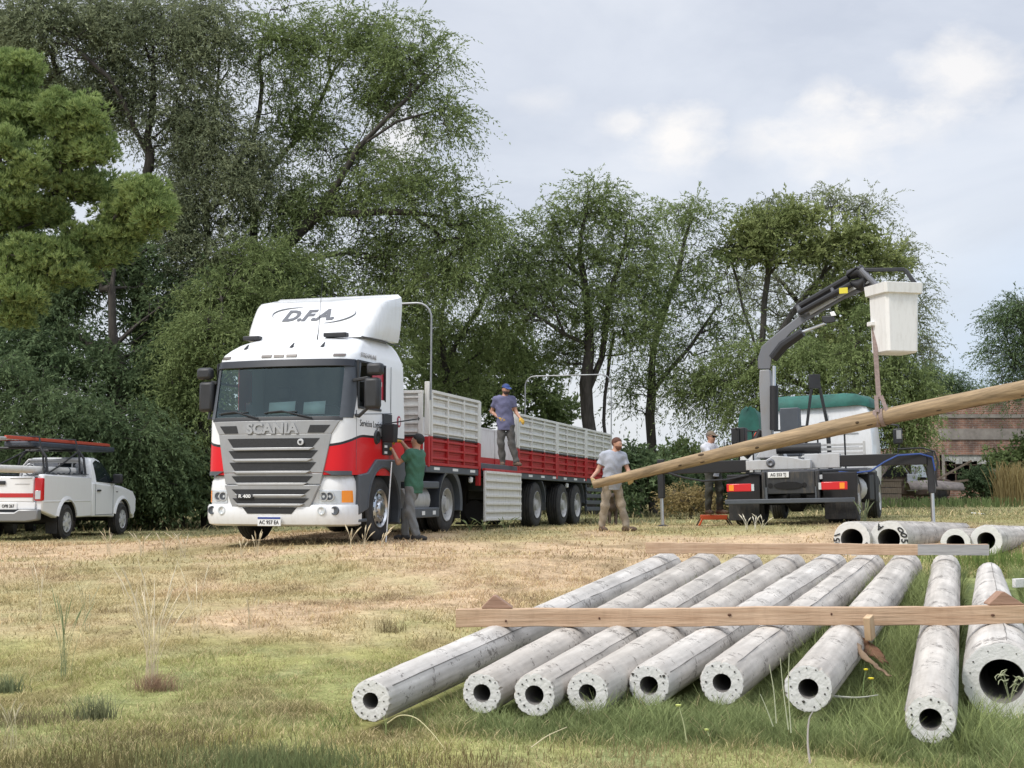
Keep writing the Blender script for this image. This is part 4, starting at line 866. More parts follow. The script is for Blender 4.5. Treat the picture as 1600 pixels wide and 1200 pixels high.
        g = MB(); g.prism([(-.03,.06),(.04,.06),(.05,.0),(.03,-.06),(-.04,-.06),(-.03,0)], s*1.255, s*1.258, 'x', Matrix.Translation((0, 1.82, 2.0))); g.build('crest_mark', plate_white, cr)
        for yy in (1.12,):
            wheel(T, s*1.06, yy, .54, .53, .31, s, 'alloy')
    txr = (math.pi/2, 0, math.pi/2)
    text('door_lettering', 'Servicios Logísticos', .15, ink, T, (1.254, .70, 1.90), txr, ext=.001, xs=.92)
    text('roof_lettering', 'STREAMLINE', .10, mat('faint_grey', (.33,.33,.34), .5), T, (1.215, .58, 3.0), txr, ext=.004, xs=1.15)
    # wipers
    for x0, x1 in ((-.95, -.15), (-.10, .75)):
        g = MB(); g.tube([(x0+.1*0+(x1-x0)*.9, cab_y(x1, 1.97, .05), 1.97), (x0+.25, cab_y(x0+.25, 2.06, .03), 2.08), (x0, cab_y(x0, 2.06, .03), 2.06)], .012, 6)
        g.tube([(x0-.05, cab_y(x0, 2.04, .02), 2.05), (x0+.5, cab_y(x0+.5, 2.06, .02), 2.07)], .01, 5); g.build('wiper', black_plastic, T)
    # chassis, tank, drive axle
    g = MB()
    for s in (-1, 1): g.box(s*.36, s*.44, -.1, 5.6, .62, .9)
    for y in (.2, 1.4, 2.6, 3.7, 4.9, 5.5): g.box(-.36, .36, y, y+.1, .66, .86)
    g.box(-1.0, 1.0, .3, 2.05, .9, 1.15); g.box(-.5, .5, 4.0, 5.1, .92, 1.02); g.box(-.2, .2, -.2, .5, .35, .7); g.build('chassis', chassis_black, T, bevel=.01)
    for y in (1.12, 4.45):
        g = MB(); g.tube([(-1.0, y, .56), (1.0, y, .56)], .09, 10); g.build('axle', chassis_black, T)
    for s in (-1, 1):
        g = MB(); g.tube([(s*.88, 2.35, .66), (s*.88, 3.55, .66)], .31, 20); g.build('fuel_tank', mat_rim, T, bevel=.02)
        for z0, z1 in ((.87, 1.0), (.35, .53)):
            g = MB(); g.box(s*1.18, s*1.26, 2.15, 3.82, z0, z1); g.box(s*.7, s*1.2, 2.2, 2.24, z0, z1); g.box(s*.7, s*1.2, 3.5, 3.54, z0, z1); g.build('side_rail', grey_plastic, T, bevel=.025)
        g = MB(); g.box(s*1.265, s*1.27, 2.9, 3.05, .40, .47); g.box(s*1.265, s*1.27, 3.45, 3.6, .40, .47); g.build('reflector', plate_white, T)
        g = MB(); rs = []
        for a in np.linspace(R(-12), R(188), 22):
            c_, s_ = math.cos(a), math.sin(a); rs.append([(s*.60, 4.45+.58*c_, .58+.58*s_), (s*1.24, 4.45+.58*c_, .58+.58*s_), (s*1.26, 4.45+.66*c_, .58+.66*s_), (s*1.24, 4.45+.63*c_*1.03, .58+.63*s_*1.03), (s*.60, 4.45+.62*c_, .58+.62*s_)])
        g.rings(rs); g.build('mudguard', grey_plastic, T, ang=50)
        wheel(T, s*1.04, 4.45, .57, .52, .29, s, 'steel'); wheel(T, s*.70, 4.45, .57, .52, .29, s, 'inner')
        g = MB(); g.box(s*.6, s*1.2, 5.12, 5.14, .3, .75); g.build('mud_flap', rubber, T)
    return T
TR = tractor()
# ------------------------------------------------------------------ flatbed trailer with drop sides
panel_white = mat('panel_white', (.67,.665,.64), .55, dirt=.6, dcol=(.34,.31,.27)); panel_red = mat('panel_red', (.42,.018,.02), .5, dirt=.7, dcol=(.16,.05,.045))
deck_wood = mat('deck_wood', (.2,.18,.16), .9, var=.35, vs=5, stretch=(.6,6,1)); dark_edge = mat('dark_band', (.03,.028,.028), .6)
def gate(parent, y0, y1, x, z0, z1, zr, bays, name='side_gate', axis='y', out=1):
    """ribbed drop side: frame, sub-posts, sheet and pressed ribs"""
    g = MB()
    def bx(a, b, d0, d1, za, zb):
        if axis == 'y': g.box(x+out*d0, x+out*d1, a, b, za, zb)
        else: g.box(a, b, x-d1, x-d0, za, zb)
    segs = [(z0, min(zr, z1), 1), (max(zr, z0), z1, 0)] if zr > z0 else [(z0, z1, 0)]
    for za, zb, mi in segs:
        if zb-za < .02: continue
        g.cur = mi; bx(y0+.05, y1-.05, 0, .012, za, zb)
        for k in range(bays+1):
            c = y0+(y1-y0)*k/bays; hw = .04 if k in (0, bays) else .022; c = min(max(c, y0+hw), y1-hw); bx(c-hw, c+hw, .012, .075 if k in (0, bays) else .07, za, zb)
        n = max(2, int(round((zb-za)/.155)))
        for i in range(n):
            zc = za+(zb-za)*(i+.5)/n; bx(y0+.08, y1-.08, .0121, .062, zc-.012, zc+.028)
            bx(y0+.08, y1-.08, .0121, .026, zc-.055, zc-.030)
    g.cur = 0; bx(y0, y1, -.01, .08, z1-.002, z1+.05)
    if zr > z0: g.cur = 1; bx(y0, y1, -.01, .062, z0-.05, z0-.0); g.cur = 2; bx(y0+.002, y1-.002, .013, .058, zr-.012, zr+.018)
    return g.build(name, [panel_white, panel_red, dark_edge], parent, bevel=.004)
def trailer():
    U0 = 3.1; loc = ROOT_T+bck*U0; loc[2] = .45-.012*U0
    T = empty('flatbed_trailer', tuple(loc), (-.012, 0, -TH), label='long flatbed trailer with ribbed white and red side panels, one gate hanging open', cat='trailer')
    u = lambda v: v-U0; zb, zr, zt = 1.38, 1.85, 2.60; X = 1.215
    for s in (-1, 1):
        for (a, b, n) in ((3.28, 6.04, 3), (8.76, 11.95, 3), (12.05, 14.85, 3), (14.95, 17.85, 3)): gate(T, u(a), u(b), s*X, zb, zt-.03 if a > 4 else zt+.04, zr, n, out=s)
        if s < 0: gate(T, u(6.15), u(8.65), s*X, zb, zt-.03, zr, 3, out=s)
        for a, zl, zh in ((3.2, 1.3, 2.83), (6.1, 1.0, 2.68), (8.70, 1.25, 2.64), (12.0, 1.25, 2.62), (14.9, 1.25, 2.62), (17.9, 1.25, 2.62)):
            p = MB(); p.box(s*(X-.02), s*(X+.07), u(a)-.045, u(a)+.045, zr+.02, zh); p.cur = 1; p.box(s*(X-.02), s*(X+.07), u(a)-.045, u(a)+.045, zl, zr-.01); p.build('stake_post', [panel_white, panel_red], T, bevel=.008)
        g = MB(); g.box(s*1.08, s*1.26, u(3.12), u(17.95), 1.20, 1.325); g.build('side_raver', grey_plastic, T, bevel=.01)
        for k in range(14):
            a = 3.5+k*1.02; g = MB(); g.box(s*1.261, s*1.265, u(a), u(a)+.3, 1.25, 1.30); g.build('reflective_tape', plate_white, T)
        for a in (5.75, 9.1, 13.2, 16.2):
            g = MB(); g.lathe([(-.10,.02),(-.08,.045),(0,.05),(.02,.02)], (s*1.2, u(a), 1.15), 'z', 10, cap=True); g.build('side_lamp', plate_white, T)
        for a in (10.47, 12.85, 14.22): 
            wheel(T, s*1.05, u(a), .63, .52, .34, s, 'steel'); 
        for a in (10.47, 12.85, 14.22):
            g = MB(); rs = []
            for t in np.linspace(R(5), R(62) if a < 14.5 else R(90), 8):
                c_, s_ = math.cos(t), math.sin(t); rs.append([(s*.7, u(a)+.60*c_, .63+.60*s_), (s*1.25, u(a)+.60*c_, .63+.60*s_), (s*1.25, u(a)+.63*c_, .63+.63*s_), (s*.7, u(a)+.63*c_, .63+.63*s_)])
            if a != 12.85: g.rings(rs); g.build('mudguard', grey_plastic, T)
        g = MB()
        for k in range(4): g.box(s*1.18, s*1.23, u(15.2), u(17.6), .48+.17*k, .58+.17*k)
        g.box(s*1.14, s*1.18, u(15.3), u(15.38), .45, 1.2); g.box(s*1.14, s*1.18, u(17.4), u(17.48), .45, 1.2); g.build('side_guard', grey_plastic, T, bevel=.01)
        g = MB(); g.box(s*.6, s*.72, u(6.9), u(7.05), .25, 1.2); g.box(s*.5, s*.82, u(6.85), u(7.1), .22, .26); g.build('landing_leg', chassis_black, T)
    # hanging gate shows its inner face
    g = MB(); x = X+.11; y0, y1 = u(6.18), u(8.62); z1, z0 = 1.30, .30; g.box(x, x+.03, y0, y1, z0, z1)
    for k in range(7):
        zc = z0+.03+(z1-z0-.06)*k/6; g.box(x+.03, x+.075, y0+.01, y1-.01, zc-.022, zc+.03)
    g.box(x+.01, x+.055, y0-.03, y0+.03, z0-.01, z1); g.box(x+.01, x+.055, y1-.03, y1+.03, z0-.01, z1); g.cur = 1; g.box(x-.02, x+.05, y0-.03, y1+.03, z1+.003, z1+.05)
    g.build('open_gate', [panel_white, panel_red], T, bevel=.006)
    gate(T, -1.18, 1.18, u(3.16), zb, 2.62, zr, 3, name='front_bulkhead', axis='x')
    gate(T, -1.18, 1.18, u(17.96), zb, 2.52, zr, 3, name='tail_gate', axis='x')
    g = MB(); g.box(-1.2, 1.2, u(3.2), u(17.9), 1.38, 1.45); g.build('deck', deck_wood, T)
    for s in (-1, 1): g = MB(); g.box(s*1.21, s*1.29, u(6.16), u(8.64), 1.33, 1.455); g.build('deck_edge', grey_plastic, T, bevel=.01)
    g = MB()
    for s in (-1, 1): g.box(s*.42, s*.56, u(3.4), u(17.8), .92, 1.2)
    for k in range(16): g.box(-1.08, 1.08, u(3.5+k*.93), u(3.56+k*.93), 1.2, 1.32)
    g.box(-.7, .7, u(9.6), u(15.1), .75, .95); g.box(-1.0, 1.0, u(15.2), u(15.9), .6, 1.0); g.box(-1.0, 1.0, u(11.1), u(12.0), .5, 1.1); g.build('chassis', chassis_black, T)
    for a in (10.47, 12.85, 14.22): g = MB(); g.tube([(-1, u(a), .63), (1, u(a), .63)], .07, 8); g.build('axle', chassis_black, T)
    for a, h in ((3.2, 4.27), (17.9, 4.33)):
        g = MB(); r = .28; X2 = 1.27 if a > 5 else 1.30; pts = [(X2, u(a), 2.5), (X2, u(a), h-r)]+[(X2-r+r*math.cos(t), u(a), h-r+r*math.sin(t)) for t in np.linspace(.2, math.pi/2, 5)]
        pts += [(-p[0], p[1], p[2]) for p in pts[::-1]]; g.tube(pts, .018, 8); g.build('canopy_hoop', galv, T)
    g = MB(); g.tube([(-.5, u(3.15), 1.7), (-.3, u(2.9), 1.3), (-.1, u(2.4), 1.15), (0, u(2.1), 1.4)], .025, 6); g.build('air_hose', red_paint, T)
    g = MB(); g.tube([(1.0, u(6.6), .5), (1.0, u(7.8), .5)], .22, 14); g.build('air_tank', chassis_black, T)
trailer()

# ------------------------------------------------------------------ crane truck seen from behind
def inv_root(loc, rot):
    M = Matrix.Translation(Vector(loc)) @ Euler(rot, 'XYZ').to_matrix().to_4x4(); return M.inverted()
crane_grey = mat('crane_grey', (.15,.155,.17), .45, metal=.2, dirt=.45, dcol=(.14,.13,.12)); crane_light = mat('crane_light_grey', (.46,.47,.48), .45, dirt=.45); tarp_green = mat('green_tarp', (.015,.095,.075), .7, var=.35, vs=3, bump=.6, bs=3)
basket_white = mat('basket_white', (.76,.75,.73), .45, dirt=.4, dcol=(.35,.32,.27)); hose_black = mat('hose_black', (.014,.014,.016), .5); sling_mat = mat('sling_webbing', (.24,.18,.16), .9, var=.2, vs=20)
def crane_truck():
    loc = (5.27, 26.0, .60); rot = (0, -R(1.2), -R(20)); I = inv_root(loc, rot)
    T = empty('crane_truck', loc, rot, label='white truck with green cab tarp, folding crane and white basket, seen from behind', cat='crane truck')
    L = lambda px, py, Y: tuple(I @ Vector(at(px, py, Y)))
    # chassis and tail
    g = MB()
    for s in (-1, 1): g.box(s*.38, s*.47, .1, 7.2, .62, .88)
    for y in (.3, 1.6, 3, 4.5, 6): g.box(-.38, .38, y, y+.12, .66, .84)
    g.box(-.85, .85, 1.2, 2.3, .45, .9); g.build('chassis', chassis_black, T, bevel=.01)
    g = MB(); g.box(-.42, .50, .02, .12, .62, 1.04); g.box(-.5, -.43, 0, .12, .45, 1.05); g.box(.51, .58, 0, .12, .45, 1.05); pl_ = g.build('tail_plate', mat('tail_plate_dark', (.03,.032,.036), .6, dirt=.5), T, bevel=.012)
    g = MB(); g.prism([(.28*math.cos(t)+.0, .07*math.sin(t)+.78) for t in np.linspace(0, 2*math.pi, 20)[:-1]], .0, .018, 'y'); g.build('tail_slot', dark_room, pl_)
    g = MB(); g.lathe([(0,.001),(0,.05)], (.30,.012,.78), 'y', 12); g.lathe([(0,.001),(0,.05)], (-.34,.012,.78), 'y', 12); g.build('round_hole', dark_room, pl_)
    g = MB(); g.box(-.38, .02, -.005, .012, .93, 1.04); np_ = g.build('number_plate', plate_white, T, bevel=.006); text('plate_lettering', 'AG 553 TJ', .085, ink, np_, (-.18, -.008, .985), (math.pi/2, 0, 0), ext=.002, xs=.82, bold=.001)
    g = MB(); g.box(-1.22, 1.22, -.02, .08, .44, .53); g.build('underrun_bar', grey_plastic, T, bevel=.012)
    g = MB(); g.box(-.46, -.40, .0, .06, .53, .75); g.box(.50, .56, .0, .06, .53, .75); g.build('bar_bracket', grey_plastic, T)
    for s in (-1, 1):
        a, b = (.62, 1.10) if s > 0 else (-1.18, -.70)
        g = MB(); g.box(a, b, -.02, .06, .68, .83); tl = g.build('tail_light', red_lens, T, bevel=.012)
        g = MB(); q = b-.14 if s > 0 else a+.05; g.box(q, q+.09, -.024, -.019, .70, .81); g.build('indicator', orange_lens, tl)
        g = MB(); q = a-.001-.05 if s > 0 else b+.001; g.box(q, q+.05, -.02, .04, .69, .82); g.build('reversing_light', clear_lens, tl)
        g = MB(); g.box(s*.62, s*1.22, .35, .37, .12, .47); g.build('mud_flap', rubber, T, bevel=.01)
        g = MB(); g.box(s*.60, s*1.24, .37, 2.0, .98, 1.01); g.prism([(.35,.45),(.35,1.0),(.42,1.02),(.42,.45)], s*.60, s*1.24, 'x'); g.build('mudguard', chassis_black, T, bevel=.008)
        wheel(T, s*1.06, 1.05, .50, .50, .28, s, 'steel'); wheel(T, s*.74, 1.05, .50, .50, .28, s, 'inner'); wheel(T, s*1.05, 5.6, .50, .50, .30, s, 'steel')
        g = MB(); g.tube([(s*.9, 2.1, .7), (s*.9, 3.1, .7)], .27, 16); g.build('fuel_tank', mat_rim, T, bevel=.02)
    g = MB(); g.box(.95, 1.2, 3.3, 4.3, .45, 1.0); g.box(.9, 1.22, 4.4, 4.9, .4, 1.1); g.build('side_locker', chassis_black, T, bevel=.03)
    g = MB(); g.tube([(-1.0, 1.05, .5), (1.0, 1.05, .5)], .1, 10); g.lathe([(-.2,.1),(-.1,.24),(.1,.24),(.2,.1)], (0, 1.05, .5), 'x', 14, cap=True); g.build('axle', chassis_black, T)
    # crane base beams
    g = MB(); g.prism([(-.84,1.09),(-.84,1.28),(-.45,1.28),(-.3,1.36),(.0,1.33),(.25,1.27),(.4,1.27),(.4,1.09)], .25, .5, 'y'); g.build('crane_base', crane_light, T, bevel=.012)
    g = MB(); g.box(.25, .92, .52, .78, 1.10, 1.38); g.build('crane_base', crane_light, T, bevel=.012)
    g = MB(); g.lathe([(0,.001),(-.03,.05),(0,.085),(.05,.09)], (-.36, .24, 1.22), 'y', 16); g.build('pivot_boss', crane_grey, T)
    mk = MB(); mk.box(-.9, 1.25, 2.4, 4.2, 1.05, 1.12); mk.box(-.95, 1.25, .8, 2.4, 1.0, 1.06); mk.build('deck', crane_grey, T)
    # outrigger beams and legs
    for (x0, x1, xx, zf, side) in ((-.85, -2.55, -2.62, -.02, -1), (.93, 2.52, 2.58, .02, 1)):
        yb = .62; g = MB(); g.box(x0, x1, yb-.1, yb+.1, 1.12 if side > 0 else 1.06, 1.34 if side > 0 else 1.30); g.build('outrigger_beam', hose_black, T, bevel=.012)
        g = MB(); g.box(xx-.06, xx+.06, yb-.07, yb+.07, .58, 1.36); g.tube([(xx, yb, .60), (xx, yb, 1.2)], .07, 12); lg = g.build('outrigger_leg', black_plastic, T, bevel=.01)
        dz = -math.tan(R(1.2))*xx; zfoot = gz(loc[0]+xx*math.cos(R(20))+yb*math.sin(R(20)), loc[1]-xx*math.sin(R(20))+yb*math.cos(R(20)))-loc[2]+dz
        g = MB(); g.tube([(xx, yb, zfoot+.03), (xx, yb, .62)], .038, 10); g.build('leg_ram', chrome, lg)
        g = MB(); g.lathe([(0,.12),(.02,.12),(.04,.05)], (xx, yb, zfoot), 'z', 14, cap=True); g.build('leg_foot', chassis_black, lg)
    g = MB(); g.tube([(.9,.45,1.02),(1.2,.40,.99),(1.5,.42,1.02),(1.75,.42,1.18),(2.0,.45,1.30),(2.4,.5,1.32),(2.62,.52,1.25),(2.66,.5,1.0)], .017, 7); g.build('blue_hose', mat('hose_blue', (.02,.06,.24), .5), T)
    g = MB(); g.tube([(2.0,.45,1.42),(2.45,.55,1.43),(2.66,.55,1.36),(2.72,.52,1.15),(2.66,.5,.9),(2.68,.5,.7)], .016, 6); g.build('hydraulic_hose', hose_black, T)
    g = MB(); g.tube([(-.8,.35,1.0),(-1.2,.3,.92),(-1.7,.3,.90),(-2.1,.35,.98),(-2.5,.5,1.1)], .02, 6); g.build('hydraulic_hose', hose_black, T)
    # column
    Yc = 27.1; cx, cy, _ = L(1203, 640, Yc); b0 = L(1203, 712, Yc)[2]; c1 = L(1203, 578, Yc)[2]
    g = MB(); g.prism([(cx-.28, 1.33),(cx+.30, 1.33),(cx+.2, b0+.15),(cx-.16, b0+.15)], cy-.22, cy+.22, 'y'); g.build('slewing_base', crane_light, T, bevel=.02)
    g = MB(); rs = []
    for z, a, b in ((b0+.1,.10,.12),(b0+.9,.11,.13),(c1-.3,.12,.13),(c1,.10,.12)): rs.append([(cx-.06-a, cy-b, z), (cx-.06+a, cy-b, z), (cx-.06+a, cy+b, z), (cx-.06-a, cy+b, z)])
    g.rings(rs); g.build('crane_column', mat('column_grey', (.24,.245,.26), .45, dirt=.5), T, bevel=.02)
    g = MB(); p = L(1209.5, 672, Yc-.25); q = L(1209.5, 603, Yc-.25); g.tube([p, q], .085, 14); g.build('lift_cylinder', hose_black, T)
    g = MB(); g.tube([L(1209.5, 606, Yc-.25), L(1209.5, 572, Yc-.25)], .035, 10); g.build('cylinder_rod', chrome, T)
    # boom: outline in the picture plane of the crane, given thickness
    def slab(name, poly, Y0, th, m, bevel=.02, dY=0):
        """poly pixels; depth varies linearly with px: Y0 at px 1200, Y0+dY at 1350"""
        a = [L(px, py, Y0+dY*(px-1200)/150-th/2) for px, py in poly]; b = [L(px, py, Y0+dY*(px-1200)/150+th/2) for px, py in poly]; n = len(poly); w = MB()
        w.add(a+b, [tuple(range(n)), tuple(range(2*n-1, n-1, -1))]+[(i, n+i, n+(i+1) % n, (i+1) % n) for i in range(n)]); return w.build(name, m, T, bevel=bevel, smooth=True)
    dY = -1.2
    slab('boom_knuckle', [(1184,577),(1184,560),(1190,541),(1212,522),(1250,492),(1262,500),(1236,520),(1215,545),(1206,562),(1204,577)], Yc, .17, crane_grey, dY=dY)
    slab('boom_section', [(1246,495),(1300,466),(1338,446),(1362,440),(1364,449),(1318,468),(1262,501)], Yc, .15, crane_grey, dY=dY)
    slab('boom_extension', [(1262,484),(1330,447),(1350,436),(1360,441),(1330,455),(1266,492)], Yc-.05, .16, crane_light, dY=dY, bevel=.008)
    def bt(name, pts, r, m, dy=0, n=10):
        g = MB(); g.tube([L(px, py, Yc+dY*(px-1200)/150+dy) for px, py in pts], r, n); return g.build(name, m, T)
    bt('extension_cylinder', [(1244,482),(1326,434)], .07, hose_black, -.12); bt('extension_cylinder', [(1249,489),(1330,444)], .06, hose_black, -.2)
    bt('outer_cylinder', [(1208,560),(1224,540),(1254,519)], [.10,.11,.09], hose_black, -.1); bt('cylinder_rod', [(1254,519),(1290,505)], .03, chrome, -.1)
    bt('cylinder_clamp', [(1247,478),(1252,494)], .05, crane_grey, -.16); bt('cylinder_clamp', [(1300,450),(1305,466)], .04, crane_grey, -.16)
    slab('work_light', [(1284,494),(1303,492),(1306,503),(1290,506),(1284,502)], Yc-.3, .16, black_plastic, dY=dY); slab('light_reflector', [(1296,488),(1303,486),(1307,493),(1299,494)], Yc-.32, .14, plate_white, dY=dY, bevel=.005)
    g = MB(); g.cur = 0; a = L(1321, 456, 26.0); g.box(a[0]-.10, a[0]+.06, a[1]-.16, a[1]-.14, a[2]-.05, a[2]+.06); g.build('warning_sticker', mat('yellow_sticker', (.7,.6,.05), .5), T)
    bt('tip_joint', [(1326,430),(1344,424),(1354,436),(1345,446),(1330,444)], [.10,.13,.12,.13,.08], hose_black, -.05, 12)
    for k, pts in enumerate(([(1322,430),(1338,418),(1356,426),(1362,438)], [(1318,436),(1336,424),(1352,432),(1350,448)], [(1330,446),(1342,452),(1356,444),(1360,430)])): bt('hydraulic_hose', pts, .022, hose_black, -.18+.04*k, 6)
    bt('basket_arm', [(1345,421),(1358,434),(1374,450)], .055, crane_grey, -.3)
    g = MB(); pA = [L(1350, 422, 25.6), L(1414, 421, 25.3), L(1430, 443, 25.2)]; g.beam(pA[0], pA[1], .07, .07); g.beam(pA[1], pA[2], .07, .07); g.build('basket_frame', black_plastic, T, bevel=.01)
    # basket
    bc = Vector(at(1397, 500, 25.0)); phi = R(31)+R(20); g = MB(); I3 = I
    Mb = I3 @ Matrix.Translation(bc) @ Matrix.Rotation(R(14), 4, 'Z')
    ztop = at(1397, 446, 25)[2]-bc[2]; zbot = at(1397, 553, 25)[2]-bc[2]; hw, hb = .345, .312
    def ring(h, z, ch=.05): return [tuple(Mb @ Vector(p)) for p in ((-h+ch,-h,z),(h-ch,-h,z),(h,-h+ch,z),(h,h-ch,z),(h-ch,h,z),(-h+ch,h,z),(-h,h-ch,z),(-h,-h+ch,z))]
    g.rings([ring(hb-.03, zbot), ring(hb, zbot+.03), ring(hw-.01, ztop-.20), ring(hw+.045, ztop-.18), ring(hw+.06, ztop-.0), ring(hw+.03, ztop+.01), ring(hw-.01, ztop-.02), ring(hb-.05, zbot+.08)]); bk = g.build('basket', basket_white, T, ang=30)
    g = MB(); g.box(-hw-.03, -hw+.08, -.18, -.06, -.14, -.07, Mb) if 0 else g.box(-hw-.05, -hw+.12, .12, .30, -.10, -.02, Mb); g.build('basket_step', basket_white, T, bevel=.01)
    # truck cab
    y0, y1 = 4.9, 6.9; g = MB(); rs = []
    for z, w, a, b in ((.75,1.12,y0+.05,y1),(1.0,1.15,y0,y1+.02),(1.7,1.15,y0,y1),(2.3,1.12,y0+.02,y1-.2),(2.58,1.04,y0+.06,y1-.4),(2.68,.9,y0+.2,y1-.6)):
        c = .10; rs.append([(-w+c,a,z),(w-c,a,z),(w-.02,a+.03,z),(w,a+c,z),(w,b-c,z),(w-c,b,z),(-w+c,b,z),(-w,b-c,z),(-w,a+c,z),(-w+.02,a+.03,z)])
    g.rings(rs); cb = g.build('cab', white_paint, T, ang=40)
    g = MB(); g.box(-.85,.85,y0-.012,y0-.002,2.12,2.15); g.box(-.85,.85,y0-.012,y0-.002,1.93,1.95); g.box(.18,.20,y0-.01,y0-.001,1.3,2.4); g.box(.35,.85,y0-.012,y0+.01,2.25,2.27); g.box(.35,.37,y0-.012,y0,1.95,2.26); g.box(-.85,.85,y0-.012,y0-.002,1.62,1.64); g.build('cab_groove_shade', mat('shadow_groove', (.35,.36,.37), .5), T)  # grey strips put the shade of the pressed cab grooves into colour
    g = MB(); rs = []; r = np.random.default_rng(5)
    for z, w, o in ((2.53,1.18,.06),(2.62,1.17,.05),(2.72,1.13,.02),(2.80,1.02,-.06),(2.835,.75,-.3)):
        ring = []
        for k in range(36):
            t = k/36*2*math.pi; c_, s_ = math.cos(t), math.sin(t); sx = abs(c_)**.35*np.sign(c_); sy_ = abs(s_)**.35*np.sign(s_); j = 1+.012*r.normal()
            ring.append((w*sx*j, (y0+y1-.2)/2+((y1-y0-.2)/2+o)*sy_*j, z+(.05*math.sin(k*1.3) if z < 2.5 else 0)+(.03*math.sin(k*.7))))
        rs.append(ring)
    g.rings(rs); g.build('roof_tarp', tarp_green, T, ang=60)
    g = MB(); g.tube([(1.15, y1-.3, 1.45), (1.35, y1-.3, 1.42), (1.55, y1-.35, 1.46), (1.60, y1-.35, 1.7), (1.60, y1-.35, 2.15), (1.35, y1-.3, 2.2)], .022, 8); g.build('mirror_arm', black_plastic, T)
    g = MB(); g.box(1.47, 1.68, y1-.42, y1-.34, 1.72, 2.08); mm = g.build('mirror', black_plastic, T, bevel=.03); g = MB(); g.box(1.55, 1.66, y1-.425, y1-.421, 1.84, 2.04); g.build('mirror_glass', silver, mm)
    # headboard frame, locker, rails
    Yf = 29.2; g = MB(); g.beam(L(1260,672,Yf), L(1270,588,Yf), .09, .05); g.beam(L(1293,664,Yf), L(1277,588,Yf), .09, .05); g.beam(L(1264,596,Yf), L(1281,596,Yf), .1, .3); g.beam(L(1293,664,Yf), L(1299,752,Yf), .10, .06); g.beam(L(1232,668,Yf), L(1300,664,Yf), .04, .04); g.beam(L(1260,672,Yf), L(1258,752,Yf), .08, .06); g.build('boom_rest', black_plastic, T, bevel=.006)
    g = MB(); a = L(1219,676,28.6); b = L(1249,637,28.6); g.box(a[0], b[0], a[1], a[1]+.35, a[2]-.5, b[2]); g.build('valve_cabinet', grey_plastic, T, bevel=.02)
    g = MB()
    for k in range(5): g.box(-.2, 1.1, 3.2, 3.25, 1.25+.09*k, 1.30+.09*k)
    g.box(-.25,-.2,3.2,3.26,1.1,1.7); g.box(1.1,1.15,3.2,3.26,1.1,1.7); g.build('load_rack', mat('worn_white', (.5,.5,.49), .6, dirt=.6), T, bevel=.005)
    g = MB()
    for (x, y) in ((-1.1,1.0),(-1.1,2.6),(.2,3.0),(.8,2.6)): g.tube([(x,y,1.05),(x,y,1.95)], .018, 6)
    g.tube([(-1.15,1.0,1.95),(-1.1,2.6,1.95),(.8,2.6,1.95)], .018, 6); g.build('guard_rail', hose_black, T)
    g = MB(); g.tube([(cx+.15, cy-.3, 1.5), (cx+1.0, cy-.25, 1.5)], .10, 12); g.build('slew_cylinder', hose_black, T)
    # control station on the left
    g = MB(); a = L(1143,702,27.4); b = L(1165,668,27.4); g.box(a[0], b[0], a[1], a[1]+.3, a[2], b[2]); g.build('control_cabinet', hose_black, T, bevel=.02)
    g = MB(); a = L(1132,700,27.2); 
    for k in range(6): g.tube([(a[0]+.06*k, a[1], a[2]-.03), (a[0]+.06*k, a[1]-.03, a[2]+.12)], .012, 6)
    g.box(a[0]-.06, a[0]+.4, a[1]-.06, a[1]+.08, a[2]-.12, a[2]-.02); g.build('control_levers', hose_black, T)
    g = MB(); g.tube([L(1163,712,27.3), L(1176,700,27.3), L(1189,672,27.2)], [.1,.09,.06], 10); g.build('hose_bundle', hose_black, T)
    g = MB(); a = L(1182,690,27.5); g.lathe([(0,.13),(.03,.13),(.05,.09),(.22,.03),(.24,.001)], (a[0], a[1], a[2]-.05), 'z', 14, cap=True); g.build('beacon', mat('beacon_red', (.75,.08,.03), .4), T)
    g = MB(); a = L(1161,676,30.2); b = L(1190,640,30.2); rs = []
    for z, o in ((a[2]-.25, .0),(a[2], .03),((a[2]+b[2])/2, .02),(b[2]-.05, -.05),(b[2]+.03, -.16)):
        rs.append([((a[0]+b[0])/2+(abs(b[0]-a[0])/2+o)*sx, a[1]+.4*sy_, z+.03*math.sin(3*sx+sy_)) for sx, sy_ in ((-1,-1),(-.3,-1.1),(.4,-.98),(1,-1),(1.04,0),(1,1),(0,1.05),(-1,1),(-1.05,0))])
    g.rings(rs); g.build('side_tarp', tarp_green, T, ang=60)
    g = MB(); g.box(a[0]-.02, b[0]-.1, a[1]-.38, a[1]+.38, a[2]-.9, a[2]-.26); g.build('side_box', white_paint, T, bevel=.03)
    return T
crane_truck()

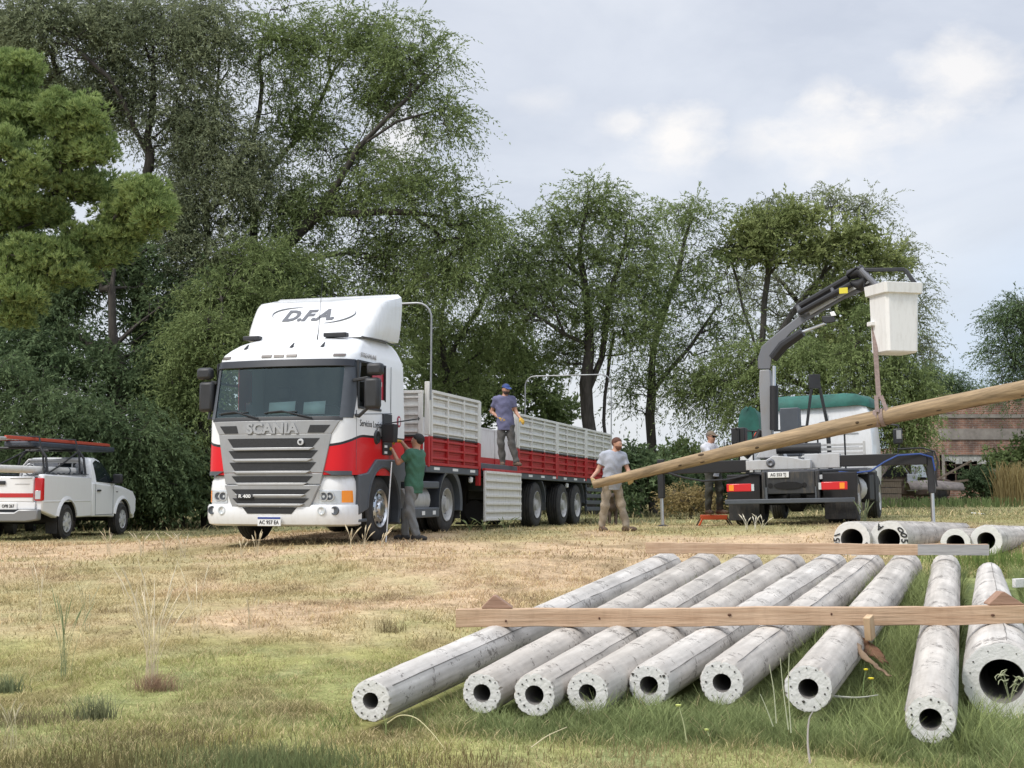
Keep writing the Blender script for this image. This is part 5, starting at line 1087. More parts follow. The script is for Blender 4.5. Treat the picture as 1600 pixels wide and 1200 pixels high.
# ------------------------------------------------------------------ wooden pole in its sling
pole_wood = mat('pole_wood', (.30,.215,.125), .85, var=.42, vs=13, bump=.8, bs=24, stretch=(1,1,.06), dirt=.55, dcol=(.15,.11,.07))
def wood_pole():
    A = Vector(at(927, 757, 25.35)); B = Vector(at(1375, 653, 24.6)); d = (B-A); Bx = A+d*1.0; C = Vector(at(1640, 604, 23.2))
    r = np.random.default_rng(3); n = 40; rs = []; L_ = (C-A).length
    q = (C-A).to_track_quat('Z', 'Y').to_matrix().to_4x4(); M = Matrix.Translation(A) @ q; I = M.inverted()
    mid = I @ B; g = MB(); K = 20
    for i in range(n+1):
        t = i/n; z = L_*t; rad = .078+.072*min(1, t*1.9)**.9; u = (z/mid.z)
        bx = mid.x*(1-(abs(z-mid.z)/max(mid.z, L_-mid.z))**1.5) if 1 else 0; by = mid.y*(1-(abs(z-mid.z)/max(mid.z, L_-mid.z))**1.5)
        rs.append([(bx+(rad*(1+.03*math.sin(3*a+z*.8)+.012*r.normal()))*math.cos(a), by+(rad*(1+.03*math.sin(3*a+z*.8)+.012*r.normal()))*math.sin(a), z) for a in np.linspace(0, 2*math.pi, K+1)[:-1]])
    g.rings(rs); o = g.build('wooden_pole', pole_wood, None, ang=60); o.matrix_world = M
    # drying cracks and knots are part of the pole's surface
    k = MB()
    for _ in range(26):
        t = r.random(); a = r.random()*6.28; i = int(t*n); c = rs[i]; p = c[int(a/6.28*K) % K]; cc = (sum(v[0] for v in c)/K, sum(v[1] for v in c)/K, p[2]); nrm_ = Vector(p)-Vector(cc); nrm_.normalize()
        tt = nrm_.cross(Vector((0,0,1))); ln = .03+.03*r.random(); w = .012+.012*r.random(); c0 = Vector(p)+nrm_*.004; vs = [c0+Vector((0,0,1))*ln*math.cos(b)+tt*w*math.sin(b) for b in np.linspace(0, 6.28, 9)[:-1]]
        k.add(vs, [tuple(range(8))])
    kk = k.build('knot', mat('knot_dark', (.07,.045,.025), .9), o, solid=.004)
    for f in (.12, .3, .46, .63, .8):
        k = MB(); i = int(f*n); pts = [Vector(rs[j][int(K*.72+.4*math.sin(f*20)) % K])*1.0 for j in range(i, min(n, i+5))]; c = [(sum(v[0] for v in rs[j])/K, sum(v[1] for v in rs[j])/K) for j in range(i, min(n, i+5))]
        k.tube([(p.x+(p.x-a)*.012, p.y+(p.y-b)*.012, p.z) for p, (a, b) in zip(pts, c)], [.002,.007,.009,.006,.002][:len(pts)], 4)
        k.build('drying_crack', mat('crack_dark', (.09,.055,.03), .9), o)
    tag(o, 'long round wooden pole carried slanting upwards across the crane truck', 'utility pole')
    # sling: doubled strap and a choker loop
    top = Vector(at(1361, 470, 25.35)); e = empty('lifting_sling', tuple(B), label='pinkish webbing strap hanging under the basket, looped round the wooden pole', cat='sling')
    b2 = B+Vector((0, -.02, .24)); off = Vector((-.02, 0, .02)); g = MB(); t2 = top-B
    g.beam(t2+Vector((.02,0,0)), b2-B+Vector((-.02,0,.10)), .085, .012, up=(0,1,0)); g.build('strap', sling_mat, e)
    g = MB(); g.beam(b2-B+Vector((-.07,0,.16)), Vector((-.09,-.15,.10)), .07, .012, up=(0,1,0)); g.beam(b2-B+Vector((.02,0,.16)), Vector((.10,-.15,.08)), .07, .012, up=(0,1,0)); g.build('strap_leg', sling_mat, e)
    ax = (C-B).normalized(); u = ax.cross(Vector((0,0,1))).normalized(); w = u.cross(ax); g = MB()
    for s in (0, .10):
        rr = .153; ring = []
        for a in np.linspace(0, 2*math.pi, 25):
            c = (u*math.cos(a)+w*math.sin(a)); ring.append((c, a))
        rs2 = []
        for c, a in ring: rs2.append([tuple(c*rr+ax*(s-.085+.0*a)), tuple(c*rr+ax*(s-.015)), tuple(c*(rr+.012)+ax*(s-.015)), tuple(c*(rr+.012)+ax*(s-.085))])
        g.rings(rs2)
    g.build('choker_loop', sling_mat, e)
wood_pole()

# ------------------------------------------------------------------ pickup
pickup_white = mat('pickup_white', (.82,.83,.84), .3, coat=.5, dirt=.12, dcol=(.5,.46,.4))
def pickup():
    loc = (-10.50, 28.05, .24); rot = (0, 0, -R(6)); T = empty('pickup_truck', loc, rot, label='white pickup with a red stripe on its tailgate, parked under the trees', cat='pickup')
    W = .88; ra, fa = 1.25, 4.30
    def arch(yc, r, n=12, z=.38): return [(yc+r*math.cos(a), z+r*math.sin(a)) for a in np.linspace(math.pi-.25, .25, n)]
    # bed: two side walls, tailgate, floor
    for s in (-1, 1):
        poly = [(.06,.62),(ra-.49,.46)]+arch(ra,.475)[0:]+[(ra+.5,.46),(2.52,.46),(2.52,1.33),(.12,1.38),(.06,1.2)]
        g = MB(); g.prism(poly, s*(W-.14), s*W, 'x'); g.build('bed_side', pickup_white, T, bevel=.03, ang=50)
        g = MB(); rs = [[(s*(W-.0), p[0], p[1]), (s*(W+.035), ra+(p[0]-ra)*1.0, .38+(p[1]-.38)*1.0), (s*(W+.02), ra+(p[0]-ra)*1.10, .38+(p[1]-.38)*1.10), (s*(W-.01), ra+(p[0]-ra)*1.2, .38+(p[1]-.38)*1.2)] for p in arch(ra,.47)]
        g.rings(rs); g.build('arch_flare', pickup_white, T, ang=50)
        g = MB(); g.prism([(.14,.80),(2.5,.80),(2.5,.83),(.14,.83)], s*(W-.01), s*(W+.008), 'x'); g.build('body_crease', pickup_white, T, bevel=.006)
        g = MB(); g.box(s*(W-.10), s*(W-.03), .3, 2.4, 1.385, 1.40); 
        for k in range(8): g.box(s*(W-.09), s*(W-.04), .4+k*.26, .43+k*.26, 1.38, 1.415)
        g.build('bed_rail', grey_plastic, T)
        g = MB(); g.box(s*(W-.16), s*(W+.012), .015, .14, .83, 1.30); tl = g.build('tail_light', red_lens, T, bevel=.025)
        g = MB(); g.box(s*(W-.14), s*(W-.02), .008, .03, .86, 1.04); g.build('reversing_light', clear_lens, tl, bevel=.01)
        g = MB(); g.box(s*.62, s*.86, .80, .82, .14, .5); g.build('mud_flap', rubber, T)
        wheel(T, s*.77, ra, .37, .375, .25, s, 'pickup'); wheel(T, s*.77, fa, .37, .375, .25, s, 'pickup')
        g = MB(); g.lathe([(-.3,.47),(.28,.47)], (s*.6, ra, .38), 'x', 18, a0=0, a1=math.pi); g.build('wheel_well', chassis_black, T)
        g = MB(); g.lathe([(-.3,.45),(.28,.45)], (s*.6, fa, .38), 'x', 18, a0=0, a1=math.pi); g.build('wheel_well', chassis_black, T)
        # cab lower side with door
        poly = [(2.56,.46),(3.6,.44),(fa-.49,.42)]+arch(fa,.475)+[(5.0,.42),(5.12,.55),(5.14,.85),(4.95,1.02),(4.5,1.10),(3.78,1.16),(2.56,1.22)]
        g = MB(); g.prism(poly, s*(W-.12), s*W, 'x'); g.build('cab_side', pickup_white, T, bevel=.03, ang=50)
        g = MB(); rs = [[(s*W, p[0], p[1]), (s*(W+.03), p[0], p[1]), (s*(W+.02), fa+(p[0]-fa)*1.10, .38+(p[1]-.38)*1.10), (s*(W-.01), fa+(p[0]-fa)*1.2, .38+(p[1]-.38)*1.2)] for p in arch(fa,.47)]
        g.rings(rs); g.build('arch_flare', pickup_white, T, ang=50)
        g = MB(); g.box(s*(W-.0), s*(W+.004), 2.72, 2.735, .5, 1.2); g.box(s*W, s*(W+.004), 3.72, 3.735, .5, 1.14); g.box(s*W, s*(W+.003), 2.72, 3.73, .49, .503); g.build('door_seam', grey_plastic, T)
        g = MB(); g.box(s*W, s*(W+.035), 2.80, 2.98, 1.02, 1.06); g.build('door_handle', black_plastic, T, bevel=.01)
        g = MB(); g.box(s*W, s*(W+.006), 3.9, 4.0, 1.0, 1.02); g.build('side_badge', black_plastic, T)
        # window in the sloping cab side
        g = MB(); pts = [(2.80,1.24),(3.80,1.20),(3.62,1.36),(3.30,1.66),(2.98,1.72),(2.80,1.66)]
        hw = lambda z: interp([(1.1,.87),(1.22,.865),(1.4,.83),(1.6,.78),(1.72,.74),(1.775,.68)], z)+.004
        g.add([(s*(hw(z)+.006), y, z) for y, z in pts]+[(s*(hw(z)-.02), y, z) for y, z in pts], [(0,1,2,3,4,5),(11,10,9,8,7,6)]+[(i,(i+1)%6,6+(i+1)%6,6+i) for i in range(6)]); g.build('side_window', glass_dark, T)
        g = MB(); g.box(s*(W+.02), s*(W+.24), 3.62, 3.72, 1.20, 1.42); g.box(s*(W-.02), s*(W+.05), 3.64, 3.70, 1.2, 1.26); g.build('mirror', black_plastic, T, bevel=.03)
        g = MB(); g.box(s*.60, s*.87, 4.98, 5.13, .74, .92); g.build('headlight', clear_lens, T, bevel=.03)
    g = MB(); rs = []
    for z, w, a, b in ((1.10,.87,2.57,4.0),(1.22,.865,2.57,3.85),(1.40,.83,2.60,3.66),(1.60,.78,2.66,3.42),(1.72,.74,2.72,3.24),(1.775,.68,2.80,3.12),(1.79,.5,2.9,3.0)):
        c = .07; rs.append([(-w+c,a,z),(w-c,a,z),(w-.01,a+.02,z),(w,a+c,z),(w,b-c,z),(w-.02,b-.02,z),(w-c,b,z),(-w+c,b,z),(-w,b-c,z),(-w,a+c,z)])
    g.rings(rs); g.build('cab_roof', pickup_white, T, ang=50)
    g = MB(); g.box(-.87,.87,2.56,2.66,.46,1.18); g.prism([(3.8,.6),(5.08,.6),(5.1,.9),(4.9,1.06),(4.5,1.14),(3.7,1.2)], -.80, .80, 'x'); g.build('bonnet', pickup_white, T, bevel=.04, ang=50)
    g = MB(); g.add([(-.66,2.545,1.26),(.66,2.545,1.26),(.62,2.63,1.66),(-.62,2.63,1.66)], [(0,1,2,3)]); g.build('rear_window', glass_dark, T, solid=.02)
    # bars over the rear window and the speed roundel
    g = MB()
    for x in (-.5,-.2,.1,.4): g.beam((x,2.50,1.36),(x,2.56,1.66), .03,.03)
    g.beam((-.66,2.56,1.68),(.66,2.56,1.68), .05,.06); g.beam((-.7,2.5,1.36),(.7,2.5,1.36),.05,.05); g.tube([(-.76,2.46,1.3),(-.74,2.5,1.55),(-.6,2.52,1.72),(.6,2.52,1.72),(.74,2.5,1.55),(.76,2.46,1.3)], .035, 8); g.build('headboard_guard', mat('guard_white', (.62,.62,.62), .4), T, bevel=.006)
    g = MB(); g.lathe([(0,.001),(-.004,.13),(.01,.135)], (-.52, 2.42, 1.50), 'y', 20); sp = g.build('speed_roundel', plate_white, T); g = MB(); g.lathe([(-.006,.125),(-.009,.105),(-.006,.10)], (-.52, 2.42, 1.50), 'y', 20); g.build('roundel_ring', grey_plastic, sp); text('roundel_lettering', '110', .12, ink, sp, (-.52, 2.412, 1.50), (math.pi/2, 0, 0), bold=.003)
    g = MB(); g.box(-.70,.70,.03,.10,.80,1.33); tg = g.build('tailgate', pickup_white, T, bevel=.025)
    g = MB(); g.box(-.40,.698,.022,.0295,.90,.985); g.build('red_stripe', red_paint, tg); g = MB(); g.box(-.12,.1,.0,.03,1.16,1.24); g.build('tailgate_handle', black_plastic, tg, bevel=.01)
    g = MB(); g.box(.30,.62,.024,.0295,1.17,1.175); g.box(.2,.66,.02,.03,1.29,1.30); g.build('tailgate_crease', grey_plastic, tg)
    g = MB(); g.box(-.74,.74,.1,2.5,.60,.65); g.build('bed_floor', grey_plastic, T)
    g = MB(); g.prism([(-.86,.44),(-.86,.66),(-.45,.66),(-.35,.60),(.35,.60),(.45,.66),(.86,.66),(.86,.44),(.6,.40),(-.6,.40)], -.10, .08, 'y'); g.build('rear_bumper', mat('bumper_grey', (.24,.245,.25), .4, metal=.4), T, bevel=.03)
    g = MB(); g.box(-.74,.74,.03,.12,.66,.80); g.build('bumper_top', pickup_white, T, bevel=.01)
    g = MB(); g.box(-.02,.36,.015,.028,.655,.785); pl = g.build('number_plate', plate_white, T, bevel=.004); text('plate_lettering', 'OPB 267', .09, ink, pl, (.17,.012,.72), (math.pi/2,0,0), xs=.8, bold=.001)
    g = MB(); g.box(-.84,.84,4.98,5.16,.38,.62); g.build('front_bumper', pickup_white, T, bevel=.04)
    g = MB(); g.tube([(-.55,5.18,.55),(-.55,5.24,.8),(-.4,5.25,.9),(.4,5.25,.9),(.55,5.24,.8),(.55,5.18,.55)], .03, 8); g.build('bull_bar', chrome, T)
    g = MB(); g.box(-.35,-.28,.3,5.0,.4,.5); g.box(.28,.35,.3,5.0,.4,.5); g.tube([(-.7,ra,.38),(.7,ra,.38)],.06,8); g.tube([(-.7,fa,.38),(.7,fa,.38)],.05,8); g.box(-.3,.3,3.6,4.9,.35,.8); g.build('chassis', chassis_black, T)
    # ladder rack
    for y in (.45, 2.35):
        for s in (-1, 1):
            g = MB(); g.tube([(s*.80,y,1.38),(s*.74,y+.02,1.75),(s*.60,y+.04,1.93)], .028, 8); g.build('rack_post', black_plastic, T)
        g = MB(); g.tube([(-.62,y+.04,1.93),(.62,y+.04,1.93)], .028, 8); g.build('rack_bar', black_plastic, T)
    for s in (-1, 1): g = MB(); g.tube([(s*.80,.4,1.38),(s*.70,1.4,1.62),(s*.62,2.4,1.92)], .02, 6); g.build('rack_brace', black_plastic, T)
    I = inv_root(loc, rot); M = I.inverted()
    # load on the rack
    fibre_o = mat('fibreglass_orange', (.48,.075,.04), .55); fibre_g = mat('bundle_dark', (.045,.055,.075), .6, var=.3, vs=3); alu = mat('aluminium', (.55,.55,.56), .4, metal=.6)
    e = empty('extension_ladder', M @ Vector((.2,1.5,1.98)), rot, label='long ladder with orange rails lying on the pickup rack', cat='ladder')
    for s in (-1, 1):
        g = MB(); g.box(s*.24-.02, s*.24+.02, -2.2, 3.0, .10, .16); g.box(s*.24-.035, s*.24-.02, -2.2, 3.0, .09, .17); g.build('rail', fibre_o, e, bevel=.005)
    for k in range(16): g = MB(); g.tube([(-.23,-2.0+k*.32,.13),(.23,-2.0+k*.32,.13)], .018, 6); g.build('rung', alu, e)
    for s in (-1, 1): g = MB(); g.tube([(s*.22,-2.6,.10),(s*.22,-1.3,.13)], .035, 8); g.build('end_cap', alu, e, bevel=.01)
    g = MB(); g.box(-.30,.32,-1.2,3.15,-.03,.085); b = tag(g.build('equipment_case', fibre_g, None, bevel=.03), 'dark flat bundle under the orange ladder on the pickup rack', 'load'); b.matrix_world = M @ Matrix.Translation((.2,1.5,1.98))
    g = MB(); g.tube([(.62,-1.6,1.47),(.62,2.35,1.47)], .075, 16); t = g.build('plastic_pipe', mat('pipe_grey_white', (.66,.65,.62), .5, dirt=.4), None, ang=50); t.matrix_world = M; tag(t, 'pale plastic pipe with a grey end lying along the pickup bed', 'pipe')
    g = MB(); g.lathe([(0,.08),(.25,.085),(.26,.06)], (.62,2.1,1.47), 'y', 16); c = g.build('end_cap', galv, t)
    for y in (.55, 1.75):
        g = MB(); g.lathe([(0,.079),(.06,.081)], (.62,y,1.47), 'y', 16); g.build('tape_band', grey_plastic, t)
    for i, (y, lab) in enumerate(((.5, 'dark strap tying the load at the rear rack bar'), (2.3, 'dark strap tying the load above the pickup cab'))):
        g = MB(); g.tube([(.74,y-.1,1.42),(.66,y,1.8),(.56,y+.02,2.16),(-.1,y+.02,2.18),(-.5,y,1.95)], .022, 6); t = g.build('tie_strap', hose_black, None); t.matrix_world = M; tag(t, lab, 'strap')
    # dark car body half hidden at the very left edge
    e = empty('parked_car', (-12.6, 33.0, gz(-12.6, 33)), (0,0,-R(80)), label='dark car mostly out of frame behind the pickup bed, only its curved roof line showing', cat='car')
    g = MB(); g.prism([(-2.1,.3),(2.1,.3),(2.15,.75),(1.3,.95),(.6,1.42),(-.9,1.45),(-1.6,1.0),(-2.1,.9)], -.8, .8, 'y'); g.build('body', mat('dark_paint', (.02,.022,.025), .25, coat=.5), e, bevel=.08)
    g = MB(); g.tube([(1.3,-.78,1.0),(.6,-.72,1.46),(-.9,-.72,1.49),(-1.6,-.78,1.05)], .025, 6); g.build('roof_trim', chrome, e)
    for x in (-1.35, 1.35):
        for s in (-1, 1): g = MB(); g.lathe([(-.1,.001),(-.1,.31),(.1,.31),(.1,.001)], (x, s*.74, .31), 'y', 18); g.build('wheel', rubber, e)
pickup()
# ------------------------------------------------------------------ concrete posts, boards
def concrete_mats():
    m = mat('concrete_post', (.47,.45,.42), .85, var=.15, vs=2.2, dirt=.6, dcol=(.27,.24,.21)); t = m.node_tree; b = t.nodes['Principled BSDF']
    tcn = N(t, 'ShaderNodeTexCoord'); src = b.inputs['Base Color'].links[0].from_socket
    v = N(t, 'ShaderNodeTexNoise'); v.inputs['Scale'].default_value = 26; v.inputs['Detail'].default_value = 5; v.inputs['Roughness'].default_value = .8; t.links.new(tcn.outputs['Object'], v.inputs[0])
    a = N(t, 'ShaderNodeTexNoise'); a.inputs['Scale'].default_value = 3.3; a.inputs['Detail'].default_value = 3; t.links.new(tcn.outputs['Object'], a.inputs[0])
    mu = N(t, 'ShaderNodeMath', operation='MULTIPLY_ADD'); mu.inputs[1].default_value = .75; t.links.new(a.outputs[0], mu.inputs[0]); t.links.new(v.outputs[0], mu.inputs[2])
    r = ramp(t, mu.outputs[0], [(.995, (0,0,0)), (1.04, (.85,.85,.85))]); c = mixc(t, r.outputs[0], src, (.17,.155,.14))
    # long stained streaks down the length
    mp = N(t, 'ShaderNodeMapping'); mp.inputs['Scale'].default_value = (14, 14, .7); t.links.new(tcn.outputs['Object'], mp.inputs[0])
    w = N(t, 'ShaderNodeTexNoise'); w.inputs['Scale'].default_value = 1; w.inputs['Detail'].default_value = 4; t.links.new(mp.outputs[0], w.inputs[0]); r2 = ramp(t, w.outputs[0], [(.35, (.78,.77,.76)), (.65, (1.12,1.11,1.1))])
    c = mixc(t, 1., c, r2.outputs[0], 'MULTIPLY'); t.links.new(c, b.inputs['Base Color'])
    oi = N(t, 'ShaderNodeObjectInfo'); ri = ramp(t, oi.outputs['Random'], [(0, (.84,.82,.80)), (.5, (1.0,.97,.93)), (1, (1.13,1.13,1.13))]); c = mixc(t, 1., c, ri.outputs[0], 'MULTIPLY'); t.links.new(c, b.inputs['Base Color'])
    bp = N(t, 'ShaderNodeBump'); bp.inputs['Strength'].default_value = .7; bp.inputs['Distance'].default_value = .01; bp.invert = True; t.links.new(r.outputs[0], bp.inputs['Height']); t.links.new(bp.outputs[0], b.inputs['Normal']); return m
conc = concrete_mats(); conc_face = mat('concrete_end_face', (.66,.65,.63), .85, var=.07, vs=14, bump=.22, bs=60, dirt=.2, dcol=(.3,.28,.25))
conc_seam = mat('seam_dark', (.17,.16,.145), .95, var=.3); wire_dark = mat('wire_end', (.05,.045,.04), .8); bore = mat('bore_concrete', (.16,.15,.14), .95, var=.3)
def post(label, n_, f_, hole, seed, seams=(.35, 2.3), facet=0., marks=(), group='concrete posts laid side by side', wires=13):
    """n_/f_: (px, py, Y, radius) of near and far end"""
    r = np.random.default_rng(seed); A = Vector(at(*n_[:3])); B = Vector(at(*f_[:3])); d = B-A; L = d.length; M = Matrix.Translation(A) @ d.to_track_quat('Z', 'Y').to_matrix().to_4x4()
    K = 72; I = M.to_3x3().inverted(); up = I @ Vector((0,0,1)); a_up = math.atan2(up.y, up.x); ths = np.arange(K)/K*2*math.pi
    lump = sum(r.normal()*.006*np.cos(k*ths+r.random()*6) for k in range(2, 6)); rough = r.normal(size=K)
    def rad(t, th): 
        R_ = n_[3]+(f_[3]-n_[3])*t; q = (th-a_up) % (2*math.pi); o = 1.0
        if facet: o -= facet*max(0, math.cos((q-.15)))**10
        for s in seams: dq = (q-s+math.pi) % (2*math.pi)-math.pi; o += .035*math.exp(-(dq/.05)**2) if abs(dq) < .2 else 0
        return R_*o
    n = 34; tz = (np.linspace(0, 1, n+1))**1.25; rs = []; chips = np.clip(rough-.6, 0, 3)*.5+np.clip(r.normal(size=K)-1.1, 0, 2)*.7
    for i, t in enumerate(tz):
        ring = []
        for k, th in enumerate(ths):
            R_ = rad(t, th)*(1+lump[k]*(.5+.5*math.sin(t*9+k*.1)))+.0012*r.normal(); z = L*t
            if i == 0: R_ -= .005+.011*chips[k]; z += .0
            if i == 1: z = .012+.022*chips[k]
            ring.append((R_*math.cos(th), R_*math.sin(th), z))
        rs.append(ring)
    e = empty('concrete_post', A, M.to_euler(), label=label, cat='concrete post', group=group)
    g = MB(); g.rings(rs, cap=False); g.build('shaft', conc, e, ang=50)
    g = MB(); fr = []
    for j, q in enumerate((1.0, .93, .8, .62, .45, .25, .1, 0)):
        ring = []
        for k, th in enumerate(ths):
            Ro = math.hypot(rs[0][k][0], rs[0][k][1]); Rr = hole*(1+.015*math.sin(3*th)) + (Ro-hole)*q; ring.append((Rr*math.cos(th), Rr*math.sin(th), (0 if q in (1.0,) else .0012*r.normal()-.001)))
        fr.append(ring)
    g.rings(fr, cap=False); gf = g
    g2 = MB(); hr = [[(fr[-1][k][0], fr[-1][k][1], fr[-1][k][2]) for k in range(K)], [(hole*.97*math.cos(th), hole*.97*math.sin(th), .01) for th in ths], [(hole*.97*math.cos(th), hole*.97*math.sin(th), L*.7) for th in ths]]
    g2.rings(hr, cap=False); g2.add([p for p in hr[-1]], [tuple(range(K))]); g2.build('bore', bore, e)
    g = gf; g.cur = 1
    for da, q_ in {103: ((math.pi, .035),), 104: ((1.0, .045), (-1.0, .05)), 106: ((math.pi+.35, .014),)}.get(seed, ()):
        th = a_up+da; q = hole+q_+.008; rw = .009; g.add([(q*math.cos(th)+rw*(1+.3*math.sin(3*b))*math.cos(b), q*math.sin(th)+rw*math.sin(b), -.007) for b in np.linspace(0, 6.28, 11)[:-1]], [tuple(range(10))])
    for k in range(wires):
        th = (k+.5*r.random())/wires*2*math.pi; q = hole+(n_[3]-hole)*(.62+.12*r.normal()); w = .0035+.003*r.random(); g.add([(q*math.cos(th)+w*math.cos(b), q*math.sin(th)+w*math.sin(b), -.0065) for b in np.linspace(0, 6.28, 8)[:-1]], [tuple(range(7))])
    g.build('end_face', [conc_face, wire_dark], e, ang=60)
    # chipped mould seams run along the shaft
    for s in seams:
        pts = []; rr = []
        for t in np.linspace(.01, .99, 40):
            th = a_up+s+.012*r.normal(); R_ = rad(t, th)-.001+.002*r.random(); pts.append((R_*math.cos(th), R_*math.sin(th), L*t)); rr.append(.0012+.0035*r.random()*r.random())
        g = MB(); g.tube(pts, rr, 5); g.build('mould_seam', conc_seam, e)
    for ch, ang, rot, sz in marks:
        th = a_up-ang; q = (hole+n_[3])/2; 
        text('painted_mark', ch, sz, ink, e, (q*math.cos(th), q*math.sin(th), -.010), (math.pi, 0, a_up-math.pi/2+rot), ext=.001, bold=.003)
    return e
RY = 15.6
def D_of(r_px, py): return 1.28/(.5+(py-765)/(2*r_px))
POSTS = [((579,1095),33,13,1042,'leftmost of the nine laid posts, smooth grey, lying at the sharpest slant',(.9,2.6),0),
 ((753,1083),32,14,1103,'second laid post from the left, with a chipped seam along its upper right edge',(-.75,2.2),.03),
 ((835,1086),34,15,1168,'third laid post from the left, with dark star shaped pits near its end',(-1.2,.9),0),
 ((918,1083),34,14,1235,'fourth laid post from the left, with a hole chip under its bore',(-.9,2.4),0),
 ((1014,1071),33,14.5,1300,'middle laid post, ragged seam on top and two chips beside its bore',(-.6,1.0),.04),
 ((1128,1067),35,14.5,1358,'sixth laid post from the left, with a dark blotch behind its end face',(-.8,.6),.04),
 ((1263,1076),37,15.5,1415,'seventh laid post from the left, one dark chip directly under its bore',(-1.3,1.6),0)]
for i, ((px, py), rp, hp, fx, lab, sm, fc) in enumerate(POSTS):
    D = D_of(rp, py); Y = F_PX*D/(2*rp); D2 = .36; fy = 765+(1.3-(.585-D2/2))*F_PX/RY
    post(lab, (px, py, Y, D/2), (fx, fy, RY+.1*i*0, D2/2), hp/(2*rp)*D, 100+i, sm, fc)
D = D_of(38, 1124); post('lone nearest post lying in tall grass between the row and the wide post', (1454,1124,F_PX*D/76,D/2), (1478,765+(1.3-(.565-.155))*F_PX/RY,RY,.155), 17/76*D, 110, (-1.4,1.5))
D = D_of(60, 1068); post('wide mouthed post at the right edge with grass growing over its big bore', (1566,1064,8.6,.242), (1546,898,14.6,.13), 34/120*.484, 111, (.15,2.9))
BK = 'thick posts lying crosswise behind the row'
def bpost(lab, px, py, rp, hp, fx, fy, fY, fr, seed, marks=(), Y=19.): s = F_PX/Y; post(lab, (px, py, Y, rp/s), (fx, fy, fY, fr), hp/s, seed, (.4, 2.8), 0, marks, BK, wires=0)
bpost('thick post behind the row, painted 150 round its mouth', 1331, 843, 28.5, 17, 1452, 829, 27, .15, 120, (('1',1.25,1.2,.12),('5',1.60,1.5,.12),('0',1.95,1.9,.12),('R',-1.95,-2.2,.1)))
bpost('thick post behind the row, painted A and 500 round its mouth', 1389, 843, 29.5, 17, 1505, 829, 27, .15, 121, (('A',.62,.5,.12),('0',-.85,-.9,.13),('0',-1.25,-1.25,.13),('5',-1.65,-1.6,.13),('5',2.0,1.9,.10)))
bpost('smaller mouthed post with weeds inside its bore, behind the rear board', 1493, 849, 23, 13.5, 1566, 836, 26, .13, 122)
bpost('rightmost post behind the rear board, its mouth cut by the board end', 1541, 845, 24.5, 13.5, 1625, 834, 26, .13, 123)
def woodmat(name, c, c2):
    m = mat(name, c, .75, col2=c2, vs=3.2, stretch=(.5,7,7), bump=.35, bs=8, dirt=.3, dcol=(.17,.11,.07)); return m
board_wood = woodmat('board_wood', (.38,.24,.145), (.56,.40,.27)); end_wood = woodmat('end_grain', (.26,.15,.10), (.36,.22,.15)); pale_wood = woodmat('pale_wood', (.45,.30,.17), (.58,.42,.26))
def board(label, a, b, h, th, seed, segs=30, name='timber_board', m=None, group=None):
    """a, b: bottom front corner (px, py, Y)"""
    A = Vector(at(*a)); B = Vector(at(*b)); d = B-A; L = d.length; q = d.normalized(); yv = Vector((0,0,1)).cross(q).normalized(); r = np.random.default_rng(seed); rs = []
    for i in range(segs+1):
        t = L*i/segs; w = .004*math.sin(i*.5)+.002*r.normal(); rs.append([(t, w, 0+w), (t, w, h+w), (t, th+w, h+w), (t, th+w, w)])
    g = MB(); g.rings(rs); o = g.build(name, m or board_wood, None, bevel=.004, ang=40); M = Matrix((q, yv, q.cross(yv))).transposed().to_4x4(); M.translation = A; o.matrix_world = M
    return tag(o, label, 'board', group), M, L
fb, Mf, Lf = board('long reddish timber board lying across the near part of the posts', (712, 981, 9.6), (1660, 975, 9.45), .125, .07, 1)
rb, Mr, Lr = board('long timber board laid across the far ends of the posts', (1009, 865, 14.9), (1545, 868, 14.7), .118, .07, 2)
g = MB(); g.box(Lr-.75, Lr+.004, -.0045, -.002, .002, .116); g.build('grey_weathered_end', mat('weathered_grey', (.34,.33,.32), .9, var=.2, vs=6, stretch=(.5,6,6)), rb)
for k in range(5):
    g = MB(); x = [1.0, 1.9, 2.6, 3.7, .35][k]; g.add([(x+.007*math.cos(b)*(1+k % 2), -.0035, .06+.02*math.sin(k)+.009*math.sin(b)) for b in np.linspace(0, 6.28, 9)[:-1]], [tuple(range(8))]); g.build('knot', mat('board_knot', (.10,.045,.025), .8), fb, solid=.002)
for px, w, ap, lab, yy in ((777, .215, .088, 'small triangular timber wedge on the left end of the near board', 962), (1563, .24, .09, 'triangular timber wedge on the right part of the near board', 955)):
    X = at(px, yy, 9.62)[0]; p = Mf.inverted() @ Vector((X, 9.6, .4)); g = MB(); g.prism([(-w/2,0),(w/2,0),(w/2-.004,.008),(-.01,ap),(-.03,ap),(-w/2,.01)], .012, .14, 'y')
    o = g.build('timber_wedge', end_wood, None, bevel=.004); o.matrix_world = Mf @ Matrix.Translation((p.x, .0, .1295)); tag(o, lab, 'wedge')
o = board('short bright timber block jammed upright under the near board', (1352, 1001, 9.42), (1346, 966, 9.38), .07, .05, 5, 4, 'timber_block', pale_wood)[0]
board('pale cut plank end poking in at the right edge above the grass', (1587, 919, 13.2), (1680, 917, 13.4), .085, .05, 6, 4, m=conc_face)
